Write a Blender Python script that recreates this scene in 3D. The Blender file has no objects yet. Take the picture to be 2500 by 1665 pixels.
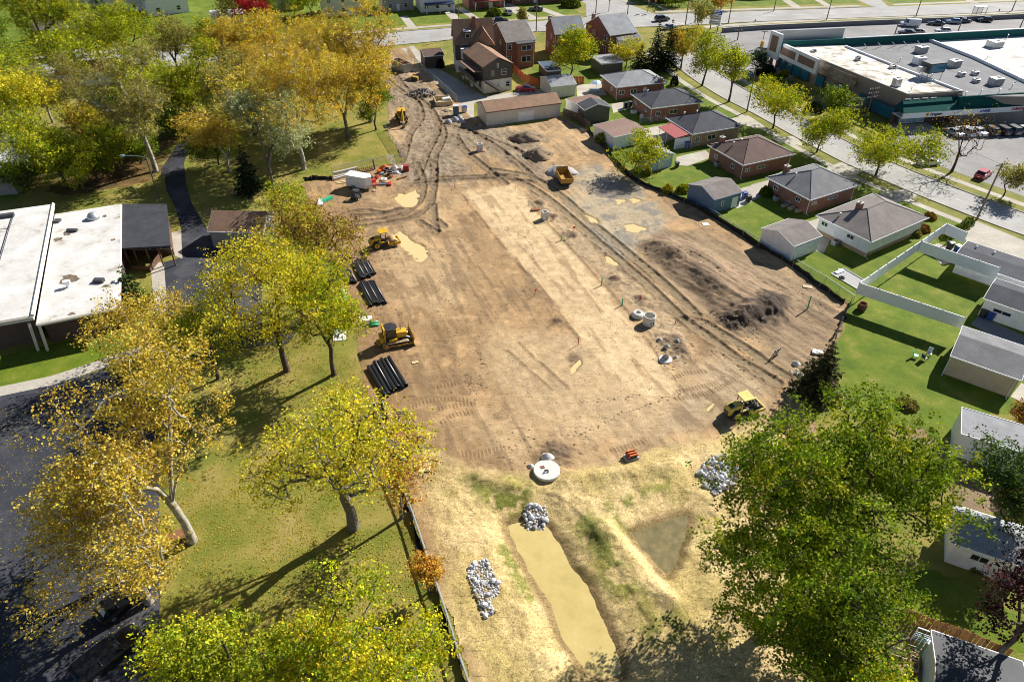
import bpy,math,random
import numpy as np
from mathutils import Matrix,Vector
from mathutils.geometry import tessellate_polygon
R = math.radians
rng = np.random.default_rng(7)
random.seed(7)
scene = bpy.context.scene
col = scene.collection
# ------------------------------------------------------------------ camera
CAM_H,CAM_F,CAM_PITCH,CAM_ROLL = 56.0,1720.0,R(38.0),R(-0.5)
cam_data = bpy.data.cameras.new('camera')
cam = bpy.data.objects.new('camera',cam_data)
col.objects.link(cam)
cam_data.sensor_fit = 'HORIZONTAL'
cam_data.sensor_width = 36.0
cam_data.lens = 36.0 * CAM_F / 2500.0
cam_data.clip_start = 1.0
cam_data.clip_end = 5000.0
_c,_s = math.cos(CAM_ROLL),math.sin(CAM_ROLL)
_fw = Vector((0,math.cos(CAM_PITCH),-math.sin(CAM_PITCH)))
_up = Vector((0,math.sin(CAM_PITCH),math.cos(CAM_PITCH)))
_rt = Vector((1,0,0))
_ix = _rt * _c - _up * _s          # image x axis in the world
_iy = _rt * _s * -1 + _up * -_c    # image y (down)
_iy = (-_rt * _s - _up * _c)
m = Matrix((_ix,-_iy,-_fw)).transposed().to_4x4()
m.translation = Vector((0,0,CAM_H))
cam.matrix_world = m
scene.camera = cam
def up(x,y,z=0.0):
 """photo pixel -> world point on the horizontal plane z"""
 u,v = x - 1250.0,y - 832.5
 d = _fw * CAM_F + _ix * u + _iy * v
 t = (z - CAM_H) / d.z
 return Vector((d.x * t,d.y * t,z))
ORG = {r + str(c + 1): (620.0 * c if c < 4 else 0,oy) for r,oy in zip('ABCD',(0,410,820,1235)) for c in range(4)}
def px(reg,x,y):
 o = ORG[reg]
 return (o[0] + x / 3.647,o[1] + y / 3.647)
def P(reg,x,y,z=0.0):
 return up(*px(reg,x,y),z)
def PL(reg,*xy,z=0.0):
 return [P(reg,xy[i],xy[i + 1],z) for i in range(0,len(xy),2)]
def top_height(base,ty):
 """height at which a vertical above the base reaches photo row ty"""
 lo,hi = 0.0,40.0
 for _ in range(30):
  m_ = (lo + hi) / 2
  d = Vector((base.x,base.y,m_ - CAM_H))
  v = d.dot(_iy) / d.dot(_fw) * CAM_F + 832.5
  if v > ty: lo = m_
  else: hi = m_
 return (lo + hi) / 2
def px_radius(base,H,rx):
 d = Vector((base.x,base.y,H * 0.6 - CAM_H))
 return rx * d.dot(_fw) / CAM_F
# ------------------------------------------------------------------ world, sun, exposure
SUN_HEAD, SUN_EL = R(42.0), R(36.0)      # the sun stands to the right and beyond; shadows fall left and nearer
world = bpy.data.worlds.new('World')
scene.world = world
world.use_nodes = True
wn = world.node_tree
sky = wn.nodes.new('ShaderNodeTexSky')
sky.sky_type = 'NISHITA'
sky.sun_disc = False
sky.sun_elevation = SUN_EL
sky.sun_rotation = R(90) - SUN_HEAD
sky.air_density = 0.7
sky.dust_density = 0.1
bg = wn.nodes['Background']
bg.inputs['Strength'].default_value = 0.06
wn.links.new(sky.outputs[0],bg.inputs['Color'])
sun_data = bpy.data.lights.new('sun','SUN')
sun_data.energy = 5.0
sun_data.angle = R(0.53)
sun_data.color = (1.0,0.955,0.88)
sun = bpy.data.objects.new('sun',sun_data)
col.objects.link(sun)
sd = Vector((math.cos(SUN_HEAD) * math.cos(SUN_EL),math.sin(SUN_HEAD) * math.cos(SUN_EL),math.sin(SUN_EL)))
sun.rotation_euler = sd.to_track_quat('Z','Y').to_euler()
sun.location = (60,60,120)
scene.view_settings.view_transform = 'Standard'
scene.view_settings.look = 'None'
scene.view_settings.exposure = 0.72
scene.view_settings.gamma = 1.0
scene.view_settings.use_curve_mapping = False
scene.render.engine = 'CYCLES'
scene.cycles.use_denoising = True
scene.cycles.filter_width = 1.0
scene.cycles.max_bounces = 6
scene.cycles.diffuse_bounces = 3
scene.cycles.transparent_max_bounces = 8
# ------------------------------------------------------------------ materials
MATS = {}
def new_mat(name):
 mt = bpy.data.materials.new(name)
 mt.use_nodes = True
 MATS[name] = mt
 nt = mt.node_tree
 return mt,nt,nt.nodes['Principled BSDF']
def nd(nt,kind,**kw):
 n = nt.nodes.new(kind)
 for k,v in kw.items():
  if k.startswith('i_'):
   n.inputs[k[2:].replace('_',' ')].default_value = v
  else:
   setattr(n,k,v)
 return n
def rgba(c):
 return (c[0],c[1],c[2],1.0)
def simple(name,c,rough=0.7,var=0.12,scale=3.0,metal=0.0,spec=0.4,bump=0.0,bscale=30.0):
 """plain paint / plastic / concrete with a little grain and dirt of its own"""
 if name in MATS:
  return MATS[name]
 mt,nt,b = new_mat(name)
 tc = nd(nt,'ShaderNodeTexCoord')
 ns = nd(nt,'ShaderNodeTexNoise',i_Scale=scale,i_Detail=6.0,i_Roughness=0.65)
 nt.links.new(tc.outputs['Object'],ns.inputs['Vector'])
 rp = nd(nt,'ShaderNodeValToRGB')
 rp.color_ramp.elements[0].position = 0.3
 rp.color_ramp.elements[1].position = 0.72
 rp.color_ramp.elements[0].color = rgba([v * (1 - var) for v in c])
 rp.color_ramp.elements[1].color = rgba([min(1,v * (1 + var)) for v in c])
 nt.links.new(ns.outputs['Fac'],rp.inputs['Fac'])
 nt.links.new(rp.outputs['Color'],b.inputs['Base Color'])
 b.inputs['Roughness'].default_value = rough
 b.inputs['Metallic'].default_value = metal
 b.inputs['Specular IOR Level'].default_value = spec
 if bump:
  n2 = nd(nt,'ShaderNodeTexNoise',i_Scale=bscale,i_Detail=4.0)
  nt.links.new(tc.outputs['Object'],n2.inputs['Vector'])
  bp = nd(nt,'ShaderNodeBump',i_Strength=bump,i_Distance=0.05)
  nt.links.new(n2.outputs['Fac'],bp.inputs['Height'])
  nt.links.new(bp.outputs['Normal'],b.inputs['Normal'])
 return mt
def layered(name,stops,scale,rough=0.9,detail=8.0,rgh=0.65,scale2=None,stops2=None,bump=0.4,bscale=8.0,bdist=0.05,spec=0.25,coord='Object'):
 """ground-like material: two noise scales multiplied, relief from a third"""
 if name in MATS:
  return MATS[name]
 mt,nt,b = new_mat(name)
 tc = nd(nt,'ShaderNodeTexCoord')
 ns = nd(nt,'ShaderNodeTexNoise',i_Scale=scale,i_Detail=detail,i_Roughness=rgh)
 nt.links.new(tc.outputs[coord],ns.inputs['Vector'])
 rp = nd(nt,'ShaderNodeValToRGB')
 set_ramp(rp,stops)
 nt.links.new(ns.outputs['Fac'],rp.inputs['Fac'])
 out = rp.outputs['Color']
 if scale2:
  n2 = nd(nt,'ShaderNodeTexNoise',i_Scale=scale2,i_Detail=6.0,i_Roughness=0.7)
  nt.links.new(tc.outputs[coord],n2.inputs['Vector'])
  r2 = nd(nt,'ShaderNodeValToRGB')
  set_ramp(r2,stops2)
  nt.links.new(n2.outputs['Fac'],r2.inputs['Fac'])
  mx = nd(nt,'ShaderNodeMix',data_type='RGBA',blend_type='MULTIPLY')
  mx.inputs['Factor'].default_value = 1.0
  nt.links.new(out,mx.inputs[6])
  nt.links.new(r2.outputs['Color'],mx.inputs[7])
  out = mx.outputs[2]
 nt.links.new(out,b.inputs['Base Color'])
 b.inputs['Roughness'].default_value = rough
 b.inputs['Specular IOR Level'].default_value = spec
 if bump:
  n3 = nd(nt,'ShaderNodeTexNoise',i_Scale=bscale,i_Detail=5.0,i_Roughness=0.7)
  nt.links.new(tc.outputs[coord],n3.inputs['Vector'])
  bp = nd(nt,'ShaderNodeBump',i_Strength=bump,i_Distance=bdist)
  nt.links.new(n3.outputs['Fac'],bp.inputs['Height'])
  nt.links.new(bp.outputs['Normal'],b.inputs['Normal'])
 return mt
def set_ramp(rp,stops):
 el = rp.color_ramp.elements
 while len(el) < len(stops):
  el.new(0.5)
 for e,(p,c) in zip(el,stops):
  e.position = p
  e.color = rgba(c)
def brick_mat(name,c1,c2,mortar,bw=0.21,bh=0.075):
 if name in MATS:
  return MATS[name]
 mt,nt,b = new_mat(name)
 tc = nd(nt,'ShaderNodeTexCoord')
 gm = nd(nt,'ShaderNodeNewGeometry')
 # wall coordinates: run along the wall (x + y in object space) and height
 sx = nd(nt,'ShaderNodeSeparateXYZ')
 nt.links.new(tc.outputs['Object'],sx.inputs[0])
 ad = nd(nt,'ShaderNodeMath',operation='ADD')
 nt.links.new(sx.outputs[0],ad.inputs[0]); nt.links.new(sx.outputs[1],ad.inputs[1])
 cb = nd(nt,'ShaderNodeCombineXYZ')
 nt.links.new(ad.outputs[0],cb.inputs[0]); nt.links.new(sx.outputs[2],cb.inputs[1])
 bt = nd(nt,'ShaderNodeTexBrick',i_Scale=1.0,i_Mortar_Size=0.008,i_Brick_Width=bw,i_Row_Height=bh,i_Bias=0.0)
 bt.inputs['Color1'].default_value = rgba(c1)
 bt.inputs['Color2'].default_value = rgba(c2)
 bt.inputs['Mortar'].default_value = rgba(mortar)
 nt.links.new(cb.outputs[0],bt.inputs['Vector'])
 ns = nd(nt,'ShaderNodeTexNoise',i_Scale=0.8,i_Detail=5.0)
 nt.links.new(tc.outputs['Object'],ns.inputs['Vector'])
 rp = nd(nt,'ShaderNodeValToRGB'); set_ramp(rp,[(0.3,(0.8,0.8,0.8)),(0.7,(1.12,1.12,1.12))])
 nt.links.new(ns.outputs['Fac'],rp.inputs['Fac'])
 mx = nd(nt,'ShaderNodeMix',data_type='RGBA',blend_type='MULTIPLY'); mx.inputs['Factor'].default_value = 1.0
 nt.links.new(bt.outputs['Color'],mx.inputs[6]); nt.links.new(rp.outputs['Color'],mx.inputs[7])
 nt.links.new(mx.outputs[2],b.inputs['Base Color'])
 b.inputs['Roughness'].default_value = 0.85
 return mt
def shingle_mat(name,c,var=0.2,row=0.16):
 """asphalt shingles: courses down the slope and blotchy tabs"""
 if name in MATS:
  return MATS[name]
 mt,nt,b = new_mat(name)
 tc = nd(nt,'ShaderNodeTexCoord')
 ns = nd(nt,'ShaderNodeTexNoise',i_Scale=6.0,i_Detail=3.0,i_Roughness=0.8)
 nt.links.new(tc.outputs['Object'],ns.inputs['Vector'])
 n2 = nd(nt,'ShaderNodeTexNoise',i_Scale=0.5,i_Detail=5.0,i_Roughness=0.6)
 nt.links.new(tc.outputs['Object'],n2.inputs['Vector'])
 sx = nd(nt,'ShaderNodeSeparateXYZ'); nt.links.new(tc.outputs['Object'],sx.inputs[0])
 fr = nd(nt,'ShaderNodeMath',operation='MODULO'); fr.inputs[1].default_value = row * 0.42
 nt.links.new(sx.outputs[2],fr.inputs[0])
 gt = nd(nt,'ShaderNodeMath',operation='LESS_THAN'); gt.inputs[1].default_value = row * 0.09
 nt.links.new(fr.outputs[0],gt.inputs[0])
 a = nd(nt,'ShaderNodeMath',operation='ADD'); nt.links.new(ns.outputs['Fac'],a.inputs[0]); nt.links.new(n2.outputs['Fac'],a.inputs[1])
 a2 = nd(nt,'ShaderNodeMath',operation='MULTIPLY_ADD'); a2.inputs[1].default_value = -0.22
 nt.links.new(gt.outputs[0],a2.inputs[0]); nt.links.new(a.outputs[0],a2.inputs[2])
 rp = nd(nt,'ShaderNodeValToRGB')
 set_ramp(rp,[(0.0,[v * (1 - var * 2) for v in c]),(0.42,[v * (1 - var) for v in c]),(0.5,c),(0.62,[v * (1 + var) for v in c])])
 dv = nd(nt,'ShaderNodeMath',operation='MULTIPLY'); dv.inputs[1].default_value = 0.5
 nt.links.new(a2.outputs[0],dv.inputs[0]); nt.links.new(dv.outputs[0],rp.inputs['Fac'])
 nt.links.new(rp.outputs['Color'],b.inputs['Base Color'])
 b.inputs['Roughness'].default_value = 0.9
 b.inputs['Specular IOR Level'].default_value = 0.25
 return mt
def siding_mat(name,c,step=0.15,vertical=False,var=0.05):
 """lap siding: a shallow saw profile as bump plus faint dirt"""
 if name in MATS:
  return MATS[name]
 mt,nt,b = new_mat(name)
 tc = nd(nt,'ShaderNodeTexCoord')
 sx = nd(nt,'ShaderNodeSeparateXYZ'); nt.links.new(tc.outputs['Object'],sx.inputs[0])
 src = sx.outputs[2]
 if vertical:
  ad = nd(nt,'ShaderNodeMath',operation='ADD'); nt.links.new(sx.outputs[0],ad.inputs[0]); nt.links.new(sx.outputs[1],ad.inputs[1]); src = ad.outputs[0]
 fr = nd(nt,'ShaderNodeMath',operation='FLOORED_MODULO'); fr.inputs[1].default_value = step
 nt.links.new(src,fr.inputs[0])
 bp = nd(nt,'ShaderNodeBump',i_Strength=0.6,i_Distance=0.12)
 nt.links.new(fr.outputs[0],bp.inputs['Height']); nt.links.new(bp.outputs['Normal'],b.inputs['Normal'])
 ns = nd(nt,'ShaderNodeTexNoise',i_Scale=1.3,i_Detail=6.0); nt.links.new(tc.outputs['Object'],ns.inputs['Vector'])
 rp = nd(nt,'ShaderNodeValToRGB'); set_ramp(rp,[(0.3,[v * (1 - var * 2) for v in c]),(0.65,[min(1,v * (1 + var)) for v in c])])
 nt.links.new(ns.outputs['Fac'],rp.inputs['Fac']); nt.links.new(rp.outputs['Color'],b.inputs['Base Color'])
 b.inputs['Roughness'].default_value = 0.55
 return mt
def glass_mat(name='window_glass',c=(0.02,0.028,0.035),rough=0.06):
 if name in MATS:
  return MATS[name]
 mt,nt,b = new_mat(name)
 b.inputs['Base Color'].default_value = rgba(c)
 b.inputs['Roughness'].default_value = rough
 b.inputs['Specular IOR Level'].default_value = 0.8
 return mt
def leaf_mat(name,trans=0.45):
 """leaves take their own tint from the crown's 'tint' attribute; thin enough to glow when the sun is behind"""
 mt = bpy.data.materials.new(name); mt.use_nodes = True; MATS[name] = mt
 nt = mt.node_tree
 b = nt.nodes['Principled BSDF']
 at = nd(nt,'ShaderNodeAttribute',attribute_name='tint')
 nt.links.new(at.outputs['Color'],b.inputs['Base Color'])
 b.inputs['Roughness'].default_value = 0.7
 b.inputs['Specular IOR Level'].default_value = 0.1
 tr = nd(nt,'ShaderNodeBsdfTranslucent')
 hs = nd(nt,'ShaderNodeHueSaturation',i_Saturation=1.12,i_Value=1.25)
 nt.links.new(at.outputs['Color'],hs.inputs['Color']); nt.links.new(hs.outputs['Color'],tr.inputs['Color'])
 mx = nd(nt,'ShaderNodeMixShader'); mx.inputs[0].default_value = trans
 nt.links.new(b.outputs[0],mx.inputs[1]); nt.links.new(tr.outputs[0],mx.inputs[2])
 nt.links.new(mx.outputs[0],nt.nodes['Material Output'].inputs['Surface'])
 return mt
# ------------------------------------------------------------------ mesh building
class MB:
 """collects faces; build() links them as ONE mesh object"""
 def __init__(s):
  s.v,s.f = [],[]
 def add(s,vs,fs):
  o = len(s.v)
  s.v += [tuple(p) for p in vs]
  s.f += [tuple(i + o for i in f) for f in fs]
  return s
 def box(s,x0,y0,z0,x1,y1,z1):
  return s.add([(x0,y0,z0),(x1,y0,z0),(x1,y1,z0),(x0,y1,z0),(x0,y0,z1),(x1,y0,z1),(x1,y1,z1),(x0,y1,z1)],
      [(3,2,1,0),(4,5,6,7),(0,1,5,4),(1,2,6,5),(2,3,7,6),(3,0,4,7)])
 def cbox(s,cx,cy,cz,sx,sy,sz,rz=0.0,rx=0.0,ry=0.0):
  M = Matrix.Translation((cx,cy,cz)) @ Matrix.Rotation(rz,4,'Z') @ Matrix.Rotation(ry,4,'Y') @ Matrix.Rotation(rx,4,'X')
  c = [M @ Vector((a * sx / 2,b * sy / 2,d * sz / 2)) for d in (-1,1) for a,b in ((-1,-1),(1,-1),(1,1),(-1,1))]
  return s.add(c,[(3,2,1,0),(4,5,6,7),(0,1,5,4),(1,2,6,5),(2,3,7,6),(3,0,4,7)])
 def prism(s,poly,z0,z1):
  n = len(poly)
  a = sum(poly[i][0] * poly[(i + 1) % n][1] - poly[(i + 1) % n][0] * poly[i][1] for i in range(n))
  if a < 0:
   poly = list(poly)[::-1]
  vs = [(p[0],p[1],z0) for p in poly] + [(p[0],p[1],z1) for p in poly]
  fs = [(i,(i + 1) % n,(i + 1) % n + n,i + n) for i in range(n)]
  fs += [tuple(reversed(range(n))),tuple(range(n,2 * n))]
  return s.add(vs,fs)
 def extrude_x(s,prof,x0,x1):
  """profile in (y,z), swept along x"""
  n = len(prof)
  a = sum(prof[i][0] * prof[(i + 1) % n][1] - prof[(i + 1) % n][0] * prof[i][1] for i in range(n))
  if a < 0:
   prof = list(prof)[::-1]
  vs = [(x0,p[0],p[1]) for p in prof] + [(x1,p[0],p[1]) for p in prof]
  fs = [(i,(i + 1) % n,(i + 1) % n + n,i + n) for i in range(n)]
  fs += [tuple(reversed(range(n))),tuple(range(n,2 * n))]
  return s.add(vs,fs)
 def extrude_y(s,prof,y0,y1):
  """profile in (x,z), swept along y"""
  n = len(prof)
  a = sum(prof[i][0] * prof[(i + 1) % n][1] - prof[(i + 1) % n][0] * prof[i][1] for i in range(n))
  if a > 0:
   prof = list(prof)[::-1]
  vs = [(p[0],y0,p[1]) for p in prof] + [(p[0],y1,p[1]) for p in prof]
  fs = [(i,(i + 1) % n,(i + 1) % n + n,i + n) for i in range(n)]
  fs += [tuple(reversed(range(n))),tuple(range(n,2 * n))]
  return s.add(vs,fs)
 def tube(s,pts,rad,n=6,cap=True):
  pts = [Vector(p) for p in pts]
  if not hasattr(rad,'__len__'):
   rad = [rad] * len(pts)
  o = len(s.v)
  for i,p in enumerate(pts):
   d = (pts[min(i + 1,len(pts) - 1)] - pts[max(i - 1,0)])
   d = d.normalized() if d.length > 1e-9 else Vector((0,0,1))
   a = d.cross(Vector((0,0,1)) if abs(d.z) < 0.9 else Vector((1,0,0))).normalized()
   b = d.cross(a)
   for k in range(n):
    t = 2 * math.pi * k / n
    s.v.append(tuple(p + (a * math.cos(t) + b * math.sin(t)) * rad[i]))
  for i in range(len(pts) - 1):
   for k in range(n):
    q = (k + 1) % n
    s.f.append((o + i * n + k,o + i * n + q,o + (i + 1) * n + q,o + (i + 1) * n + k))
  if cap:
   s.f.append(tuple(o + k for k in reversed(range(n))))
   s.f.append(tuple(o + (len(pts) - 1) * n + k for k in range(n)))
  return s
 def cyl(s,p,q,r,n=12):
  return s.tube([p,q],r,n)
 def lathe(s,prof,n=16,M=None,close=False):
  """profile of (radius, height) turned about z"""
  o = len(s.v)
  for r,z in prof:
   for k in range(n):
    t = 2 * math.pi * k / n
    p = Vector((r * math.cos(t),r * math.sin(t),z))
    s.v.append(tuple(M @ p if M else p))
  m_ = len(prof)
  for i in range(m_ if close else m_ - 1):
   j = (i + 1) % m_
   for k in range(n):
    q = (k + 1) % n
    s.f.append((o + i * n + k,o + i * n + q,o + j * n + q,o + j * n + k))
  if not close:
   if prof[0][0] > 1e-6:
    s.f.append(tuple(o + k for k in reversed(range(n))))
   if prof[-1][0] > 1e-6:
    s.f.append(tuple(o + (m_ - 1) * n + k for k in range(n)))
  return s
 def build(s,name,mat,parent=None,loc=(0,0,0),rz=0.0,smooth=False,bevel=0.0):
  me = bpy.data.meshes.new(name)
  me.from_pydata(s.v,[],s.f)
  me.update()
  if smooth:
   me.shade_smooth()
  o = bpy.data.objects.new(name,me)
  col.objects.link(o)
  if mat is not None:
   me.materials.append(MATS[mat] if isinstance(mat,str) else mat)
  o.location = loc
  o.rotation_euler = (0,0,rz)
  if parent is not None:
   o.parent = parent
  if bevel:
   md = o.modifiers.new('bevel','BEVEL')
   md.width = bevel; md.segments = 2; md.limit_method = 'ANGLE'
  return o
def tag(o,label=None,cat=None,group=None,kind=None):
 if label: o['label'] = label
 if cat: o['category'] = cat
 if group: o['group'] = group
 if kind: o['kind'] = kind
 return o
def thing(name,label,cat,loc=(0,0,0),rz=0.0,group=None):
 o = bpy.data.objects.new(name,None)
 col.objects.link(o)
 o.empty_display_size = 0.3
 o.location = loc
 o.rotation_euler = (0,0,rz)
 return tag(o,label,cat,group)
def copy_tree(o,parent=None):
 c = o.copy(); col.objects.link(c)
 if parent is not None:
  c.parent = parent
 for ch in list(o.children):
  copy_tree(ch,c)
 return c
def fast_mesh(name,verts,faces,mat,parent=None,smooth=False,tint=None,loc=(0,0,0)):
 """numpy verts (n,3) and equal-sized faces (m,k)"""
 me = bpy.data.meshes.new(name)
 verts = np.ascontiguousarray(verts,dtype=np.float32)
 faces = np.ascontiguousarray(faces,dtype=np.int32)
 k = faces.shape[1]
 me.vertices.add(len(verts)); me.vertices.foreach_set('co',verts.ravel())
 me.loops.add(faces.size); me.loops.foreach_set('vertex_index',faces.ravel())
 me.polygons.add(len(faces))
 me.polygons.foreach_set('loop_start',np.arange(0,faces.size,k,dtype=np.int32))
 if smooth:
  me.polygons.foreach_set('use_smooth',np.ones(len(faces),dtype=bool))
 me.update(calc_edges=True)
 if tint is not None:
  dom = 'POINT' if len(tint) == len(verts) else 'FACE'
  a = me.attributes.new('tint','FLOAT_COLOR',dom)
  t4 = np.ones((len(tint),4),dtype=np.float32); t4[:,:3] = tint
  a.data.foreach_set('color',t4.ravel())
 me.materials.append(MATS[mat] if isinstance(mat,str) else mat)
 o = bpy.data.objects.new(name,me); col.objects.link(o)
 o.location = loc
 if parent is not None:
  o.parent = parent
 return o
def sheet(name,poly,z,mat,kind='structure',thick=0.0):
 """a flat sheet (or a slab when thick > 0) over a ground polygon of world points"""
 poly = [(p[0],p[1]) for p in poly]
 mb = MB()
 tris = tessellate_polygon([[Vector((p[0],p[1],0)) for p in poly]])
 a = sum(poly[i][0] * poly[(i + 1) % len(poly)][1] - poly[(i + 1) % len(poly)][0] * poly[i][1] for i in range(len(poly)))
 vs = [(p[0],p[1],z) for p in poly]
 fs = []
 for t in tris:
  p0,p1,p2 = (poly[i] for i in t)
  cr = (p1[0] - p0[0]) * (p2[1] - p0[1]) - (p2[0] - p0[0]) * (p1[1] - p0[1])
  fs.append(tuple(t) if cr > 0 else tuple(reversed(t)))
 mb.add(vs,fs)
 if thick:
  n = len(poly)
  vs = [(p[0],p[1],z) for p in poly] + [(p[0],p[1],z - thick) for p in poly]
  mb.add(vs,[((i,i + n,(i + 1) % n + n,(i + 1) % n) if a > 0 else (i,(i + 1) % n,(i + 1) % n + n,i + n)) for i in range(n)])
 o = mb.build(name,mat)
 if kind: o['kind'] = kind
 return o
def rough_poly(poly,amp=0.6,step=0.7,seed=2):
 r_ = random.Random(seed); out = []
 for i,a in enumerate(poly):
  b_ = poly[(i + 1) % len(poly)]; n = max(1,int((b_ - a).length / step)); w = 0.0
  for k in range(n):
   w = w * 0.6 + r_.uniform(-amp,amp)
   out.append(a.lerp(b_,k / n) + Vector((w,r_.uniform(-amp,amp) * 0.5 + w * 0.5,0)))
 return out
def ribbon(name,pts,w,z,mat,side=0.0,h=0.0,kind='structure'):
 """band along a polyline as quads; h > 0 makes it a raised kerb with sides"""
 pts = [Vector((p[0],p[1],0)) for p in pts]
 mb = MB(); n = len(pts); vs = []
 for i,p in enumerate(pts):
  d = (pts[min(i + 1,n - 1)] - pts[max(i - 1,0)]).normalized()
  nr = Vector((-d.y,d.x,0))
  a,b = p + nr * (side + w / 2),p + nr * (side - w / 2)
  vs += [(a.x,a.y,z + h),(b.x,b.y,z + h),(a.x,a.y,z - 0.05),(b.x,b.y,z - 0.05)]
 fs = []
 for i in range(n - 1):
  o,q = 4 * i,4 * (i + 1)
  fs.append((o,o + 1,q + 1,q))
  if h:
   fs += [(o + 1,o + 3,q + 3,q + 1),(o + 2,o,q,q + 2)]
 if h:
  fs += [(0,2,3,1),(4 * n - 4,4 * n - 3,4 * n - 1,4 * n - 2)]
 mb.add(vs,fs)
 ob = mb.build(name,mat)
 if kind: ob['kind'] = kind
 return ob
def vnoise(x,y,scale,seed=0,octaves=4,rough=0.55):
 """value noise on arrays, 0..1"""
 out = np.zeros_like(x,dtype=np.float64); amp = 1.0; tot = 0.0
 for o in range(octaves):
  r_ = np.random.default_rng(seed * 31 + o)
  tab = r_.random((256,256))
  xs,ys = x / scale * 2 ** o,y / scale * 2 ** o
  xi,yi = np.floor(xs).astype(int),np.floor(ys).astype(int)
  fx,fy = xs - xi,ys - yi
  fx,fy = fx * fx * (3 - 2 * fx),fy * fy * (3 - 2 * fy)
  a = tab[xi % 256,yi % 256]; b_ = tab[(xi + 1) % 256,yi % 256]
  c = tab[xi % 256,(yi + 1) % 256]; d = tab[(xi + 1) % 256,(yi + 1) % 256]
  out += amp * ((a * (1 - fx) + b_ * fx) * (1 - fy) + (c * (1 - fx) + d * fx) * fy)
  tot += amp; amp *= rough
 return out / tot
def inpoly(x,y,poly):
 ins = np.zeros(x.shape,dtype=bool)
 n = len(poly)
 for i in range(n):
  x1,y1 = poly[i][0],poly[i][1]; x2,y2 = poly[(i + 1) % n][0],poly[(i + 1) % n][1]
  c = (y1 > y) != (y2 > y)
  with np.errstate(divide='ignore',invalid='ignore'):
   ins ^= c & (x < (x2 - x1) * (y - y1) / (y2 - y1 + 1e-12) + x1)
 return ins
def dist_line(x,y,pts,closed=False):
 d = np.full(x.shape,1e9)
 n = len(pts)
 for i in range(n if closed else n - 1):
  ax,ay = pts[i][0],pts[i][1]; bx,by = pts[(i + 1) % n][0],pts[(i + 1) % n][1]
  dx,dy = bx - ax,by - ay
  t = np.clip(((x - ax) * dx + (y - ay) * dy) / (dx * dx + dy * dy + 1e-12),0,1)
  d = np.minimum(d,np.hypot(x - ax - t * dx,y - ay - t * dy))
 return d
def sstep(a,b,x):
 t = np.clip((x - a) / (b - a),0,1)
 return t * t * (3 - 2 * t)
def smooth_line(pts,n=8):
 """Catmull-Rom through world points"""
 pts = [Vector(p) for p in pts]
 out = []
 for i in range(len(pts) - 1):
  p0,p1,p2,p3 = pts[max(i - 1,0)],pts[i],pts[i + 1],pts[min(i + 2,len(pts) - 1)]
  for k in range(n):
   t = k / n
   out.append(0.5 * ((2 * p1) + (p2 - p0) * t + (2 * p0 - 5 * p1 + 4 * p2 - p3) * t * t + (3 * p1 - p0 - 3 * p2 + p3) * t ** 3))
 out.append(pts[-1])
 return out
# ================================================================== THE SETTING
layered('grass_park',[(0.25,(0.1,0.145,0.014)),(0.42,(0.19,0.2,0.03)),(0.56,(0.28,0.24,0.055)),(0.72,(0.36,0.28,0.1))],0.2,scale2=5.0,
  stops2=[(0.25,(0.62,0.66,0.5)),(0.5,(1.0,1.0,1.0)),(0.72,(1.3,1.22,1.1))],bump=0.8,bscale=9.0,bdist=0.12)
layered('grass_lawn',[(0.25,(0.065,0.11,0.006)),(0.45,(0.11,0.165,0.008)),(0.58,(0.155,0.195,0.014)),(0.72,(0.27,0.24,0.06))],0.35,scale2=6.0,
  stops2=[(0.25,(0.62,0.66,0.6)),(0.5,(1.0,1.0,1.0)),(0.75,(1.25,1.2,1.15))],bump=0.7,bscale=10.0,bdist=0.1)
layered('grass_verge',[(0.3,(0.12,0.14,0.02)),(0.5,(0.2,0.2,0.035)),(0.7,(0.3,0.25,0.06))],0.3,scale2=6.0,
  stops2=[(0.25,(0.65,0.68,0.6)),(0.5,(1.0,1.0,1.0)),(0.75,(1.2,1.15,1.1))],bump=0.6,bscale=10.0,bdist=0.1)
layered('leaf_litter',[(0.3,(0.05,0.045,0.018)),(0.5,(0.13,0.085,0.03)),(0.7,(0.24,0.14,0.045))],0.35,scale2=7.0,
  stops2=[(0.3,(0.5,0.5,0.5)),(0.5,(1,1,1)),(0.7,(1.5,1.4,1.2))],bump=0.7,bscale=9.0,bdist=0.1)
layered('asphalt_dark',[(0.3,(0.025,0.027,0.034)),(0.5,(0.042,0.045,0.055)),(0.72,(0.1,0.1,0.11))],0.18,scale2=3.0,
  stops2=[(0.3,(0.8,0.8,0.8)),(0.6,(1.1,1.1,1.1))],rough=0.85,bump=0.25,bscale=40.0,bdist=0.02,spec=0.25)
layered('asphalt_lot',[(0.3,(0.2,0.195,0.19)),(0.55,(0.28,0.27,0.26)),(0.75,(0.36,0.35,0.33))],0.1,scale2=1.5,
  stops2=[(0.3,(0.85,0.85,0.85)),(0.6,(1.06,1.06,1.06))],rough=0.85,bump=0.2,bscale=40.0,bdist=0.02)
layered('road_concrete',[(0.3,(0.3,0.29,0.275)),(0.55,(0.38,0.37,0.35)),(0.75,(0.45,0.435,0.41))],0.12,scale2=1.5,
  stops2=[(0.3,(0.86,0.86,0.86)),(0.6,(1.05,1.05,1.05))],rough=0.85,bump=0.2,bscale=30.0,bdist=0.02)
layered('pavement_concrete',[(0.3,(0.36,0.33,0.275)),(0.55,(0.46,0.42,0.35)),(0.75,(0.55,0.51,0.43))],0.25,scale2=3.0,
  stops2=[(0.3,(0.85,0.85,0.85)),(0.6,(1.05,1.05,1.05))],rough=0.85,bump=0.2,bscale=30.0,bdist=0.02)
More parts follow.
